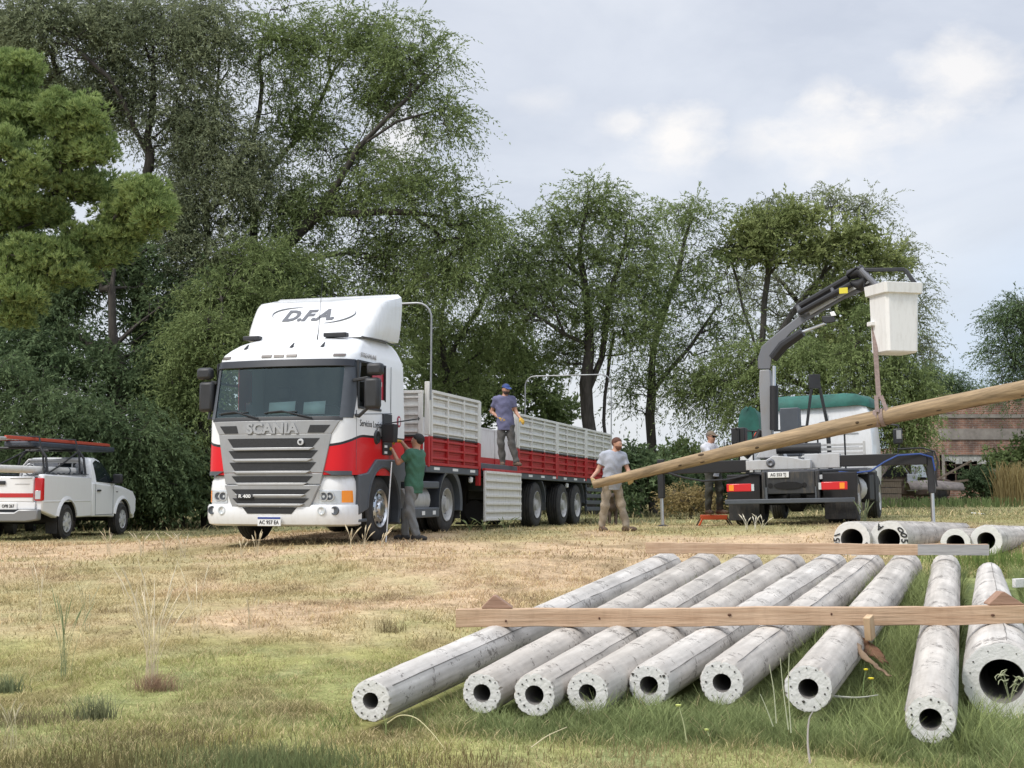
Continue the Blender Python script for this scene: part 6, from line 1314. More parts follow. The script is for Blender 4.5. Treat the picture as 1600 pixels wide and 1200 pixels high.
# curled strips of brown bark sheath
def curled(label, pts, w, seed, m):
    r = np.random.default_rng(seed); P = [Vector(at(*p)) for p in pts]; rs = []
    n = 24
    for i in range(n+1):
        t = i/n*(len(P)-1); k = min(int(t), len(P)-2); p = P[k].lerp(P[k+1], t-k); ww = w*(.35+.65*math.sin(math.pi*min(1, .12+i/n*.95)))*(1+.12*r.normal()); p = p+Vector(r.normal(size=3)*.004)
        rs.append([tuple(p+Vector((c*ww, -.6*abs(c)*ww+.02, -(c*c)*ww*1.2))) for c in np.linspace(-.5, .5, 7)])
    g = MB(); g.rings(rs, cap=False, closed=False); o = g.build('dry_sheath', m, None, ang=60, solid=.006); return tag(o, label, 'bark strip')
bk_m = mat('dry_bark_brown', (.08,.05,.03), .9, col2=(.26,.18,.11), vs=5, bump=.6, bs=14)
curled('curled brown bark strip hanging from the near board down to the grass', [(1322,984,9.35),(1335,1000,9.2),(1350,1022,9.0),(1368,1038,8.9),(1392,1056,8.8)], .05, 1, bk_m)
curled('broad cupped piece of brown bark behind the thin curled strip', [(1330,986,9.5),(1348,1000,9.45),(1366,1014,9.4),(1385,1034,9.3)], .13, 2, mat('dry_bark_dark', (.09,.04,.02), .85, col2=(.19,.10,.055), vs=5))
# ------------------------------------------------------------------ people: signed-distance bodies turned into one smooth skin each
def surface_net(f, lo, hi, h):
    lo = np.array(lo, float); hi = np.array(hi, float); n = np.ceil((hi-lo)/h).astype(int)+1
    ax = [lo[i]+h*np.arange(n[i]) for i in range(3)]; P = np.stack(np.meshgrid(*ax, indexing='ij'), -1)
    V = f(P.reshape(-1, 3)).reshape(n); inside = V < 0
    cn = [s-1 for s in n]; acc = np.zeros((*cn, 3)); cnt = np.zeros(cn)
    for axis in range(3):
        sl0 = [slice(None)]*3; sl1 = [slice(None)]*3; sl0[axis] = slice(0, -1); sl1[axis] = slice(1, None)
        a = V[tuple(sl0)]; b = V[tuple(sl1)]; cr = (a < 0) != (b < 0); t = np.where(cr, a/(a-b+1e-12), 0)
        pt = P[tuple(sl0)].copy(); pt[..., axis] += t*h; o = [k for k in range(3) if k != axis]
        for da in (0, 1):
            for db in (0, 1):
                s = [slice(None)]*3
                for k, d in zip(o, (da, db)): s[k] = slice(d, d+cn[k])
                s[axis] = slice(0, cn[axis]); c = cr[tuple(s)]; acc += pt[tuple(s)]*c[..., None]; cnt += c
    idx = -np.ones(cn, int); m = cnt > 0; idx[m] = np.arange(m.sum()); verts = acc[m]/cnt[m][:, None]; faces = []
    for axis in range(3):
        o = [(axis+1) % 3, (axis+2) % 3]; sl0 = [slice(None)]*3; sl1 = [slice(None)]*3; sl0[axis] = slice(0, -1); sl1[axis] = slice(1, None)
        a = inside[tuple(sl0)]; b = inside[tuple(sl1)]; e = np.argwhere(a != b); e = e[(e[:, o[0]] > 0) & (e[:, o[1]] > 0) & (e[:, o[0]] < n[o[0]]-1) & (e[:, o[1]] < n[o[1]]-1)]
        if not len(e): continue
        sgn = a[tuple(e.T)]; q = []
        for da, db in ((1, 1), (0, 1), (0, 0), (1, 0)): c = e.copy(); c[:, o[0]] -= da; c[:, o[1]] -= db; q.append(idx[tuple(c.T)])
        q = np.stack(q, 1); q[~sgn] = q[~sgn][:, ::-1]; faces.append(q)
    return verts, np.concatenate(faces)
def rc(p, a, b, ra, rb):
    a = np.asarray(a, float); b = np.asarray(b, float); d = b-a; t = np.clip(((p-a)@d)/(d@d+1e-9), 0, 1); return np.linalg.norm(p-a-t[:, None]*d, axis=1)-(ra+(rb-ra)*t)
def el(p, c, Rm, rad): q = (p-np.asarray(c))@Rm; rad = np.asarray(rad); k = np.linalg.norm(q/rad, axis=1); return (k-1)*rad.min()
def smin(a, b, k=.03): h = np.clip(.5+.5*(b-a)/k, 0, 1); return b*(1-h)+a*h-k*h*(1-h)
def frame(f, up=(0, 0, 1)):
    f = np.asarray(f, float); f /= np.linalg.norm(f); r = np.cross(f, up); r /= np.linalg.norm(r); return np.stack([r, f, np.cross(r, f)], 1)
def net_obj(name, f, lo, hi, h, m, parent): V, Q = surface_net(f, lo, hi, h); return npmesh(name, V, Q, 4, m, parent, smooth=True)
def hand_sdf(w, d, n, curl, side, r=.0105):
    """w wrist, d finger direction, n palm normal (fingers curl towards it), side +1: thumb on the right of d seen from the back"""
    w = np.asarray(w, float); F = frame(d, up=-np.asarray(n, float)); x, y, z = F[:, 0]*side, F[:, 1], F[:, 2]
    nn = -z; segs = [(w, w+y*.05, .024, .026)]; lens = (.040, .046, .043, .034)
    for k, L in enumerate(lens):
        b = w+y*(.088-.004*abs(k-1.3))+x*(.030-.020*k)*-1; c = curl*(1+.12*k); d1 = y*math.cos(c*.5)+nn*math.sin(c*.5); d2 = y*math.cos(c*1.2)+nn*math.sin(c*1.2); d3 = y*math.cos(c*1.8)+nn*math.sin(c*1.8)
        p1 = b+d1*L; p2 = p1+d2*L*.6; p3 = p2+d3*L*.45; segs += [(w+y*.03+x*(.018-.012*k)*-1, b, .017, .0125), (b, p1, r*1.12, r), (p1, p2, r, r*.95), (p2, p3, r*.95, r*.8)]
    t0 = w+y*.02-x*.022; t1 = t0-x*.028+y*.032+nn*.012; t2 = t1+y*.032-x*.008+nn*.018; segs += [(t0, t1, .017, .013), (t1, t2, .0125, .010)]
    def f(p):
        o = None
        for a, b, ra, rb in segs: v = rc(p, a, b, ra, rb); o = v if o is None else smin(o, v, .006)
        return o
    pts = np.array([s[0] for s in segs]+[s[1] for s in segs]); return f, pts.min(0)-.035, pts.max(0)+.035
skin = mat('skin', (.46,.25,.17), .55, var=.12, vs=20); eye_m = mat('eye_white', (.5,.48,.45), .3); lip = mat('lips', (.30,.12,.10), .5)
def person(label, loc, J, fwd, hfwd, shirt, pants, shoe, glove, hair=None, cap=None, glasses=False, beard=None, skin_m=skin, hem=.77):
    e = empty('person', loc, label=label, cat='person'); g = {k: np.array(v, float) for k, v in J.items()}
    T = frame(fwd); H = frame(hfwd); rt = T[:, 0]; r = np.random.default_rng(int(abs(loc[0])*100))
    pel, che, nk, hd = g['pelvis'], g['chest'], g['neck'], g['head']
    def torso(p, k=0):
        S = np.array([1,1.42,1]); sc = lambda v: ((v-pel)@T)*S; pq = sc(p); o = el(p, pel, T, (.155+k, .115+k, .13+k)); o = smin(o, rc(pq, sc(pel-np.array([0,0,.16 if k else 0])), sc(che+np.array([0,0,.03])), .150+k*1.5, .160+k*1.2)*.8, .04); o = smin(o, el(p, che, T, (.178+k, .122+k, .19+k)), .06); m = (che+nk)/2+(nk-che)*.25
        for s in ('R', 'L'): o = smin(o, rc(p, m, g['sh'+s], .07+k, .062+k), .05)
        return o
    lp = lambda q: hd+H@np.array(q, float)
    def body(p):
        o = torso(p); o = smin(o, rc(p, (che+nk)/2, hd-H[:, 2]*.03, .062, .055), .03)
        for s in ('R', 'L'):
            o = smin(o, rc(p, g['sh'+s], g['el'+s], .050, .040), .03); o = smin(o, rc(p, g['el'+s], g['wr'+s], .040, .027), .02)
            o = smin(o, rc(p, g['hip'+s], g['kn'+s], .078, .054), .04); o = smin(o, rc(p, g['kn'+s], g['an'+s], .054, .036), .03)
            o = smin(o, rc(p, g['an'+s]-np.array([0,0,.02]), g['an'+s]+g['toe'+s]*.14-np.array([0,0,.045]), .036, .026), .02)
        hdd = el(p, lp((0,-.012,.028)), H, (.077,.097,.092)); hdd = smin(hdd, el(p, lp((0,.022,-.03)), H, (.063,.074,.088)), .03); hdd = smin(hdd, rc(p, lp((0,.055,-.092)), lp((0,.05,-.085)), .026, .03), .02)
        hdd = smin(hdd, rc(p, lp((0,.088,.008)), lp((0,.112,-.026)), .008, .013), .012); hdd = smin(hdd, rc(p, lp((-.03,.083,.026)), lp((.03,.083,.026)), .011, .011), .012)
        for s in (-1, 1): hdd = smin(hdd, rc(p, lp((s*.079,-.012,.015)), lp((s*.076,-.006,-.03)), .015, .010), .006); hdd = -smin(-hdd, rc(p, lp((s*.031,.104,.006)), lp((s*.029,.104,.006)), .014, .014), .01)
        return smin(o, hdd, .02)
    allp = np.array([v for k, v in g.items() if not k.startswith('toe')]); lo, hi = allp.min(0)-.2, allp.max(0)+.2
    net_obj('body', body, lo, hi, .012, skin_m, e)
    for s in (-1, 1):
        if not glasses: m_ = MB(); m_.lathe([(-.008,.001),(-.006,.006),(0,.009),(.006,.006),(.008,.001)], tuple(lp((s*.030,.087,.008))), 'y', 8); m_.build('eye', eye_m, e)
    m_ = MB(); m_.tube([tuple(lp((-.024,.082,-.056))), tuple(lp((0,.093,-.057))), tuple(lp((.024,.082,-.056)))], [.003,.006,.003], 6); m_.build('mouth', lip, e)
    wav = lambda p, a, fz=38: a*(np.sin(p[:, 2]*fz+p[:, 0]*17+2*np.sin(p[:, 0]*23))+.6*np.sin(p[:, 1]*31+p[:, 2]*19))
    def shirt_f(p):
        o = torso(p, .024); 
        for s in ('R', 'L'): q = g['sh'+s]+(g['el'+s]-g['sh'+s])*.62; o = smin(o, rc(p, g['sh'+s], q, .068, .070), .03)
        low = pel+np.array([0,0,hem-pel[2]]); o = smin(o, rc(p, pel*.8+low*.2, che, .15, .135), .05) if 0 else o
        o = o+wav(p, .0045)
        for s in ('R', 'L'):
            a = g['sh'+s]; d = (g['el'+s]-a); L = np.linalg.norm(d); d = d/L; near = np.linalg.norm(p-(a+d*L*.62), axis=1) < .11; o = np.where(near, np.maximum(o, (p-a)@d-L*.60), o)
        o = np.maximum(o, hem-p[:, 2]); u = (hd-nk)/np.linalg.norm(hd-nk); return np.where(np.linalg.norm((p-nk)[:, :2], axis=1) < .085, np.maximum(o, ((p-nk)@u)-.005), o)
    net_obj('shirt', shirt_f, lo, hi, .012, shirt, e)
    def pants_f(p):
        o = el(p, pel-np.array([0,0,.02]), T, (.17,.125,.15)); 
        for s in ('R', 'L'): o = smin(o, rc(p, g['hip'+s], g['kn'+s], .098, .080), .04); o = smin(o, rc(p, g['kn'+s], g['an'+s]+np.array([0,0,.03]), .078, .070), .03)
        o = o+wav(p, .007, 30); o = np.maximum(o, p[:, 2]-(hem+.12))
        for s in ('R', 'L'): near = np.linalg.norm((p-g['an'+s])[:, :2], axis=1) < .14; o = np.where(near, np.maximum(o, g['an'+s][2]-.045-p[:, 2]), o)
        return o
    net_obj('trousers', pants_f, lo, hi, .012, pants, e)
    for s in ('R', 'L'):
        a = g['an'+s]; t = g['toe'+s]/np.linalg.norm(g['toe'+s])
        def sh_(p):
            o = rc(p, a-t*.045+np.array([0,0,-.045]), a+t*.12+np.array([0,0,-.052]), .047, .043); o = smin(o, rc(p, a+np.array([0,0,.02]), a+np.array([0,0,-.03]), .052, .052), .03); o = smin(o, rc(p, a+t*.12+np.array([0,0,-.052]), a+t*.17+np.array([0,0,-.056]), .043, .036), .02); return np.maximum(o, a[2]-.088-p[:, 2])
        c = a+t*.06; net_obj('shoe', sh_, c-.19, c+.19, .008, shoe, e)
        w, d, n, curl = g['wr'+s], *J_h[label][s]; f, l_, h_ = hand_sdf(w, d, n, curl, 1 if s == 'R' else -1, .0115); net_obj('glove', f, l_, h_, .0048, glove, e)
    if hair is not None:
        def hair_f(p):
            o = el(p, lp((0,-.018,.036)), H, (.088,.104,.098)); q = (p-hd)@H; cut = q[:, 2]-np.where(q[:, 1] > 0, .025+.62*q[:, 1], np.maximum(.025+1.5*q[:, 1], -.085)); o = o+.004*np.sin(q[:, 0]*190)*np.sin(q[:, 1]*170+q[:, 2]*120); return np.maximum(o, -cut)
        net_obj('hair', hair_f, hd-.17, hd+.17, .006, hair, e)
    if beard is not None:
        def beard_f(p):
            q = (p-hd)@H; o = el(p, lp((0,.022,-.036)), H, (.068,.082,.090)); o = np.maximum(o, q[:, 2]+.028); return np.maximum(o, -(q[:, 1]-.0))
        net_obj('beard', beard_f, hd-.16, hd+.16, .006, beard, e)
    if cap is not None:
        def cap_f(p):
            q = (p-hd)@H; o = np.maximum(el(p, lp((0,-.012,.04)), H, (.088,.108,.092)), -(q[:, 2]-.042)); br = np.maximum(el(p, lp((0,.10,.046)), H, (.078,.085,.30)), np.abs(q[:, 2]-.050+(q[:, 1]-.09)*.22)-.006); return np.minimum(o, br)
        net_obj('cap', cap_f, hd-.22, hd+.22, .006, cap, e)
    if glasses:
        m_ = MB()
        for s in (-1, 1): m_.beam(lp((s*.008,.100,.012)), lp((s*.052,.090,.012)), .008, .034); m_.beam(lp((s*.052,.088,.016)), lp((s*.082,.0,.016)), .004, .007)
        m_.beam(lp((-.01,.103,.018)), lp((.01,.103,.018)), .005, .008); m_.build('sunglasses', glass_dark, e)
    return e
cl = lambda n, c, v=.12: mat(n, c, .9, var=v, vs=5, bump=.35, bs=26)
J_h = {}
glove_y = mat('glove_yellow', (.50,.30,.045), .85, var=.15, vs=12); glove_p = mat('glove_pale', (.50,.38,.20), .85, var=.15, vs=12)
shoe_b = mat('boot_brown', (.10,.065,.045), .8, var=.3, vs=12); shoe_d = mat('boot_dark', (.035,.033,.032), .7, var=.3, vs=12)
# man carrying the pole end
lab = 'man in pale grey T-shirt and beige trousers holding the low end of the pole'
J_h[lab] = {'R': ((.35,-.1,-.9), (.8,.5,.1), 1.0), 'L': ((.1,-.75,.25), (0,.3,1), .7)}
pe = np.array(at(927, 757, 25.35)); px_ = at(960, 829, 25.72); z0 = gz(px_[0], 25.72)
def rel(v, o): return tuple(np.array(v)-np.array(o))
oW = (px_[0], 25.72, z0); hR = rel(pe+np.array([-.03, .02, .12]), oW); q2 = at(984, 752, 25.30); hL = rel(q2+np.array([0,.10,-.04]), oW)
person(lab, oW, dict(pelvis=(-.05,0,.93), chest=(-.03,.0,1.28), neck=(0,.0,1.49), head=(.06,-.02,1.63), shR=(-.20,-.05,1.41), shL=(.17,.06,1.41), elR=(-.31,-.06,1.13), elL=(.27,.03,1.13), wrR=hR, wrL=hL,
  hipR=(-.13,-.04,.90), hipL=(.04,.05,.90), knR=(-.18,-.10,.49), knL=(.13,.02,.49), anR=(-.23,-.02,.09), anL=(.22,-.04,.09), toeR=(.35,-.9,0), toeL=(.95,-.3,.05)), (.42,-.9,0), (.72,-.69,-.12), cl('shirt_pale_grey', (.36,.38,.43)), cl('trousers_beige', (.30,.25,.19)), shoe_b, glove_p, hair=mat('hair_auburn', (.09,.035,.02), .8), beard=mat('beard_auburn', (.14,.06,.035), .9))
# man at the cab side
lab = 'man in dark green T-shirt reaching both gloved hands to the locker behind the cab door'
J_h[lab] = {'L': ((-.9,.1,.35), (.1,.5,-.8), .8), 'R': ((-.9,-.2,.1), (0,-.3,-.9), .8)}
oG = (at(646, 838, 22.75)[0], 22.75, gz(at(646, 838, 22.75)[0], 22.75))
person(lab, oG, dict(pelvis=(.0,.0,.93), chest=(.02,.02,1.27), neck=(.04,.03,1.49), head=(.055,.03,1.64), shL=(-.06,-.15,1.42), shR=(.10,.18,1.43), elL=(-.25,-.12,1.28), elR=(-.12,.20,1.50), wrL=(-.36,-.03,1.50), wrR=(-.22,.14,1.64),
  hipL=(-.04,-.08,.90), hipR=(.03,.08,.90), knL=(-.06,-.11,.49), knR=(-.12,.10,.50), anL=(.05,-.12,.09), anR=(-.15,.13,.09), toeL=(-.2,.1,0) if 0 else (.75,-.3,0), toeR=(-.9,.3,0)), (-.88,.47,0), (-.93,.36,.12), cl('shirt_green', (.045,.13,.085)), cl('trousers_grey', (.17,.175,.175)), shoe_d, glove_y, hair=mat('hair_black', (.012,.010,.010), .7))
# man on the trailer
lab = 'man in blue cap and purple grey T-shirt standing on the trailer in the open gap'
J_h[lab] = {'R': ((.75,-.5,-.45), (.2,.9,-.2), .5), 'L': ((.45,-.6,-.6), (.1,.3,-.9), .6)}
Ym = 29.35; X_ = at(797, 728, Ym)[0]; dz = .45-.012*8.3+1.45
person(lab, (X_, Ym, dz), dict(pelvis=(-.09,.0,.94), chest=(-.12,.02,1.30), neck=(-.12,.0,1.50), head=(-.09,-.03,1.65), shR=(-.30,-.02,1.43), shL=(.05,.04,1.43), elR=(-.40,.10,1.18), elL=(.13,.02,1.16), wrR=(-.24,-.08,1.04), wrL=(.22,-.10,1.03),
  hipR=(-.18,.0,.90), hipL=(.0,.0,.90), knR=(-.20,-.05,.50), knL=(.03,-.04,.50), anR=(-.16,.0,.09), anL=(.13,-.06,.09), toeR=(.1,-1,0), toeL=(.55,-.85,0)), (.28,-.96,0), (.45,-.88,-.18), cl('shirt_purple_grey', (.125,.125,.21)), cl('trousers_dark_grey', (.085,.08,.075)), shoe_b, glove_y, hair=mat('hair_dark', (.02,.015,.012), .8), cap=mat('cap_blue', (.03,.06,.20), .8), beard=mat('beard_dark', (.05,.035,.03), .9))
# crane operator on the stool
lab = 'crane operator in white T-shirt, cap and sunglasses, standing on the orange stool'
J_h[lab] = {'R': ((.9,.2,.05), (.1,-.2,-.9), .9), 'L': ((.8,.5,.0), (.1,0,-1), .9)}
Yo = 28.0; X_ = at(1116, 803, Yo)[0]; zs_ = at(1116, 804, Yo)[2]
person(lab, (X_, Yo, zs_), dict(pelvis=(-.02,.02,.93), chest=(-.08,.02,1.25), neck=(-.08,.0,1.44), head=(-.05,-.03,1.58), shR=(-.20,-.12,1.36), shL=(.02,.15,1.38), elR=(-.06,-.24,1.16), elL=(.14,.10,1.20), wrR=(.12,-.30,1.30), wrL=(.22,-.12,1.34),
  hipR=(-.09,-.05,.90), hipL=(.06,.07,.90), knR=(-.12,-.12,.50), knL=(.12,.03,.50), anR=(-.13,-.06,.10), anL=(.12,.04,.10), toeR=(.3,-.9,0), toeL=(.8,-.5,0)), (.75,-.66,0), (.62,-.78,-.05), cl('shirt_white', (.55,.56,.60)), cl('trousers_olive', (.045,.045,.038)), shoe_b, glove_p, hair=mat('hair_grey', (.12,.10,.09), .8), cap=mat('cap_khaki', (.16,.12,.08), .8), glasses=True)
def stool():
    zg = gz(X_, Yo); h = zs_-zg; e = empty('step_stool', (X_, Yo-.02, zg), label='small orange step stool under the crane operator', cat='stool'); om = mat('stool_orange', (.72,.11,.03), .5, dirt=.3)
    m = MB(); m.box(-.27, .25, -.17, .17, h-.10, h-.006); m.build('top', om, e, bevel=.015)
    for i, (a, b) in enumerate(((-.24,-.15),(.22,-.15),(-.24,.15),(.22,.15))):
        m = MB(); m.beam((a, b, h-.03), (a+(-.10 if a < 0 else .13), b*1.2, 0), .035, .03); m.build('leg', om if i in (0,) else shoe_b, e, bevel=.004)
stool()
# long thin rods at the cab side
g = MB(); P0 = Vector(at(590, 664, 22.5)); P1 = Vector(at(656, 654, 22.55)); g.tube([P0-P0, P1-P0], .011, 6); g.tube([P1-P0+Vector((-.02,0,-.03)), P1-P0+Vector((-.02,0,.03))], .008, 5)
tag(g.build('iron_rod', black_plastic, None, loc=P0), 'thin black rod held level against the cab above the man in green', 'rod')
g = MB(); P0 = Vector(at(612, 722, 22.38)); P1 = Vector(at(603, 848, 22.15)); P1.z = max(P1.z, gz(P1.x, P1.y)); g.tube([P1-P1, P0-P1], .010, 6)
tag(g.build('white_stick', plate_white, None, loc=P1), 'thin white stick standing in front of the polished front wheel', 'stick')
g = MB(); P0 = Vector(at(609, 677, 22.35)); g.rings([[(x, y, z) for x, y in ((-w,-.09),(w,-.09),(w,.09),(-w,.09))] for z, w in ((-.15,.10),(.0,.11),(.14,.115),(.15,.10))])
tag(g.build('black_bag', hose_black, None, bevel=.025, loc=P0, rot=(0,0,-TH)), 'small black box with yellow strap in the hands of the man in green', 'bag')
# dog behind the walking man
def dog():
    Y = 30.0; X = at(957, 800, Y)[0]; z = gz(X, Y); e = empty('dog', (X, Y, z), label='thin dark brown dog seen between the legs of the walking man', cat='dog'); f_ = lambda *a: np.array(a, float)
    def sd(p):
        o = rc(p, f_(-.02,-.20,.46), f_(.02,.22,.45), .115, .085); o = smin(o, rc(p, f_(-.02,-.24,.50), f_(-.04,-.36,.66), .07, .05), .04); o = smin(o, rc(p, f_(-.04,-.38,.70), f_(-.06,-.50,.67), .052, .026), .03)
        for s in (-1, 1):
            o = smin(o, rc(p, f_(s*.06,-.18,.42), f_(s*.07,-.20,.22), .045, .026), .03); o = smin(o, rc(p, f_(s*.07,-.20,.22), f_(s*.07,-.21,.03), .024, .018), .02); o = smin(o, rc(p, f_(s*.07,-.21,.02), f_(s*.07,-.25,.02), .022, .02), .02)
            o = smin(o, rc(p, f_(s*.06,.18,.42), f_(s*.07,.10,.26), .06, .032), .03); o = smin(o, rc(p, f_(s*.07,.10,.26), f_(s*.07,.24,.15), .028, .019), .015); o = smin(o, rc(p, f_(s*.07,.24,.15), f_(s*.07,.20,.03), .019, .017), .015); o = smin(o, rc(p, f_(s*.07,.20,.02), f_(s*.07,.16,.02), .022, .02), .02)
            o = smin(o, rc(p, f_(-.04+s*.045,-.36,.73), f_(-.04+s*.055,-.34,.79), .018, .008), .012)
        return smin(o, rc(p, f_(.02,.28,.50), f_(.06,.50,.36), .022, .010), .02)
    net_obj('body', sd, (-.3,-.62,-.02), (.3,.62,.9), .012, mat('dog_coat', (.06,.042,.033), .85, var=.4, vs=8), e)
dog()
# ------------------------------------------------------------------ grass
L_GRASS = colmat('grass_blades', trans=.35)
def blades(name, x, y, hgt, wid, lean, cols, seed, label=None, cat=None, kind='stuff'):
    r = np.random.default_rng(seed); n = len(x); z = ground(x, y)-.005; a = r.random(n)*6.283; dx, dy = np.cos(a), np.sin(a); la = r.random(n)*6.283; lx, ly = np.cos(la)*lean*hgt, np.sin(la)*lean*hgt
    B = np.stack([x, y, z], -1); S = np.stack([dx, dy, 0*dx], -1)*wid[:, None]/2; m = B+np.stack([lx*.4, ly*.4, hgt*.6], -1); t = B+np.stack([lx*1.1, ly*1.1, hgt], -1)
    V = np.stack([B-S, B+S, m+S*.7, m-S*.7, t+S*.12, t-S*.12], 1).reshape(-1, 3); i = np.arange(n)[:, None]*6
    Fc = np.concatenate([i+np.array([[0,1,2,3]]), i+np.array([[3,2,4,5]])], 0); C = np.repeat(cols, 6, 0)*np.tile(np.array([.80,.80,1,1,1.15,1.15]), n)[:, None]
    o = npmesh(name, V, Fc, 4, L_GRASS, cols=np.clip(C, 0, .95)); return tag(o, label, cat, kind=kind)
PX = np.array([[0,0,0,0]])
AX = []     # post axes, to keep grass out of the shafts
for o in list(COL.objects):
    if o.name.startswith('concrete_post'): M_ = Matrix.Translation(o.location) @ o.rotation_euler.to_matrix().to_4x4(); AX.append((np.array(o.location), np.array(M_.to_3x3() @ Vector((0,0,1)))))
def clear(x, y, h):
    k = np.ones(len(x), bool)
    for a, d in AX:
        if a[1] > 12: continue
        q = (x-a[0])*d[1]-(y-a[1])*d[0]; al = (x-a[0])*d[0]+(y-a[1])*d[1]; wide = a[0] > 2.4 and a[1] > 8.3; k &= ~((np.abs(q) < (.27 if wide else .13)) & (al > (-.5 if wide else -.03)) & (al < 8.2))
    return k
def field(n, y0, y1, seed, hm, wm, dens=1.0, lushf=2.2, name='grass'):
    r = np.random.default_rng(seed); y = np.sqrt(r.random(n)*(y1**2-y0**2)+y0**2); x = (r.random(n)*2-1)*(y*.40+.3)
    l = lush(x, y); nn = fbm(x*1.9, y*1.6, 70); tuft = fbm(x*6, y*5, 80); keep = r.random(n) < (.35+.65*sst(.35, .65, nn)*(1))*(1)+l; keep &= clear(x, y, 0)
    x, y, l, nn, tuft = x[keep], y[keep], l[keep], nn[keep], tuft[keep]; m = len(x); c = gcolor(x, y)
    dry = (r.random(m) < .30*(1-l*.93))[:, None]; c = np.where(dry, DRY*1.25*(.7+.6*r.random((m, 1))), c*(.75+.65*r.random((m, 1)))); c = c*(1+.25*(tuft[:, None]-.5))
    hg = hm*(.35+.9*r.random(m))*(.55+.9*sst(.3, .75, tuft))*(1+lushf*l*(.6+.6*nn)); return blades(name, x, y, hg, wm*(.6+.8*r.random(m))*(1+.3*l), .35+.9*r.random(m)*(1-.35*l), c, seed+1, None, None)
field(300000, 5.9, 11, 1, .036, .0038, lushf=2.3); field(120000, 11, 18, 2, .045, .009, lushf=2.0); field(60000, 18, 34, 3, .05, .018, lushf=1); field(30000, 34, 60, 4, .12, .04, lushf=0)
# tall grass hugging the posts and straw in the lush patch
r = np.random.default_rng(9)
def along(a, d, n, off, spread, l0=-.15, l1=8):
    al = l0+(l1-l0)*r.random(n)**1.1; s = np.where(r.random(n) < .5, -1, 1)*(off+np.abs(r.normal(size=n))*spread); return a[0]+d[0]*al+d[1]*s, a[1]+d[1]*al-d[0]*s
xs_, ys_ = [], []
for a, d in AX:
    if a[1] > 12: continue
    n = 7000 if a[0] > 1.9 else 1500; X, Y = along(a, d, n, .12, .09 if a[0] < 1.9 else .14); xs_.append(X); ys_.append(Y)
X = np.concatenate(xs_); Y = np.concatenate(ys_); big = X > 1.6; n = len(X); c = GRN*(.75+.8*r.random((n, 1)))+np.array([.03,.03,0])*r.random((n, 1)); hg = np.where(big, .10+.17*r.random(n), .05+.07*r.random(n)); keep = clear(X, Y, 0)
blades('tall_grass', X[keep], Y[keep], hg[keep], np.full(keep.sum(), .006), .3+.5*r.random(keep.sum()), c[keep], 5)
# grass over the wide post's mouth, back-post weeds, straw stems near the bottom edge
def patch(px, py_, n, sp, h, col, seed, w=.006, lean=.6, name='tall_grass', Y=None):
    r = np.random.default_rng(seed); Yp = Y or CAM_H*F_PX/(py_-765); Xp = (px-800)/F_PX*Yp; x = Xp+r.normal(size=n)*sp; y = Yp+r.normal(size=n)*sp*.7; c = np.array(col)*(.7+.6*r.random((n, 1))); return blades(name, x, y, h*(.4+.8*r.random(n)), np.full(n, w), lean*r.random(n), c, seed)
blades_cols = GRN*1.2
patch(1510, 1130, 260, .10, .12, blades_cols, 31, .004); patch(1590, 1140, 260, .10, .10, blades_cols, 32, .004); patch(1500, 870, 260, .6, .16, (.2,.23,.08), 33, .012, Y=17.8); patch(1560, 872, 600, .5, .22, (.16,.22,.07), 34, .012, Y=17.2)
for k, (px, py_, n, sp, h, col) in enumerate([(450,1195,2200,.24,.085,(.17,.20,.09)),(380,1180,1300,.25,.07,(.20,.21,.10)),(120,1195,1800,.35,.07,(.17,.15,.07)),(700,1190,900,.3,.06,(.2,.16,.08)),(60,1120,500,.16,.06,(.22,.19,.11)),(250,1150,900,.25,.06,(.2,.17,.09)),(20,1080,260,.06,.12,(.19,.22,.12)),(160,1118,240,.05,.13,(.20,.21,.12)),(610,1008,90,.06,.13,(.26,.21,.12)),(1050,1180,900,.35,.06,(.3,.25,.13))]): patch(px, py_, n, sp, h, col, 200+k, .005)
def straw(name, label, px, py_, Y, n, h, spread, col, seed, w=.004, heads=True, cat='weed'):
    """upright grass plant with arching stems and seed heads, as one countable plant"""
    r = np.random.default_rng(seed); X = (px-800)/F_PX*Y; z = gz(X, Y); g = MB()
    for k in range(n):
        a = r.random()*6.28; H_ = h*(.55+.5*r.random()); q = spread*(.3+.9*r.random()); b = r.normal(size=2)*.02; pts = [(b[0]+math.cos(a)*q*t*t*H_, b[1]+math.sin(a)*q*t*t*H_, H_*t*(1-.10*q*t)) for t in np.linspace(0, 1, 7)]
        rr = [w*.6]*5+[w*.5, w*.2]
        if heads: rr = [w*.6,w*.55,w*.5,w*.42,w*.5,w*1.5,w*.3]
        g.tube(pts, rr, 4)
    m = mat(name+'_mat', col, .9, var=.3, vs=9); return tag(g.build(name, m, None, loc=(X, Y, z)), label, cat)
straw('dry_weed_plant', 'green leafy weed with thin branching stems in the left foreground', 110, 1050, 9.4, 13, .62, .30, (.26,.29,.15), 1, .0028)
straw('dry_weed_plant', 'tall straw coloured grass plant with a rusty brown tuft at its foot', 245, 1076, 8.95, 24, .85, .34, (.64,.54,.38), 2, .0030)
tag(patch(250, 1076, 420, .07, .13, (.34,.23,.16), 60, .003, 1.3, 'brown_tuft'), 'rusty brown grass tuft at the foot of the tall straw plant', 'tuft', kind='stuff')
for k, (px, Y, h, lab) in enumerate([(175,21.5,.85,'left clump of dry stalks in front of the pickup nose'),(225,21.0,.80,'straw stalks bent over between pickup and white cab'),(262,20.8,.75,'pale upright stalks nearer the white cab'),(290,20.6,.8,'last pale stalk before the white cab bumper')]): straw('dry_stalks', lab, px, 840, Y, 8, h*.55, .6, (.55,.47,.33), 20+k, .0055)
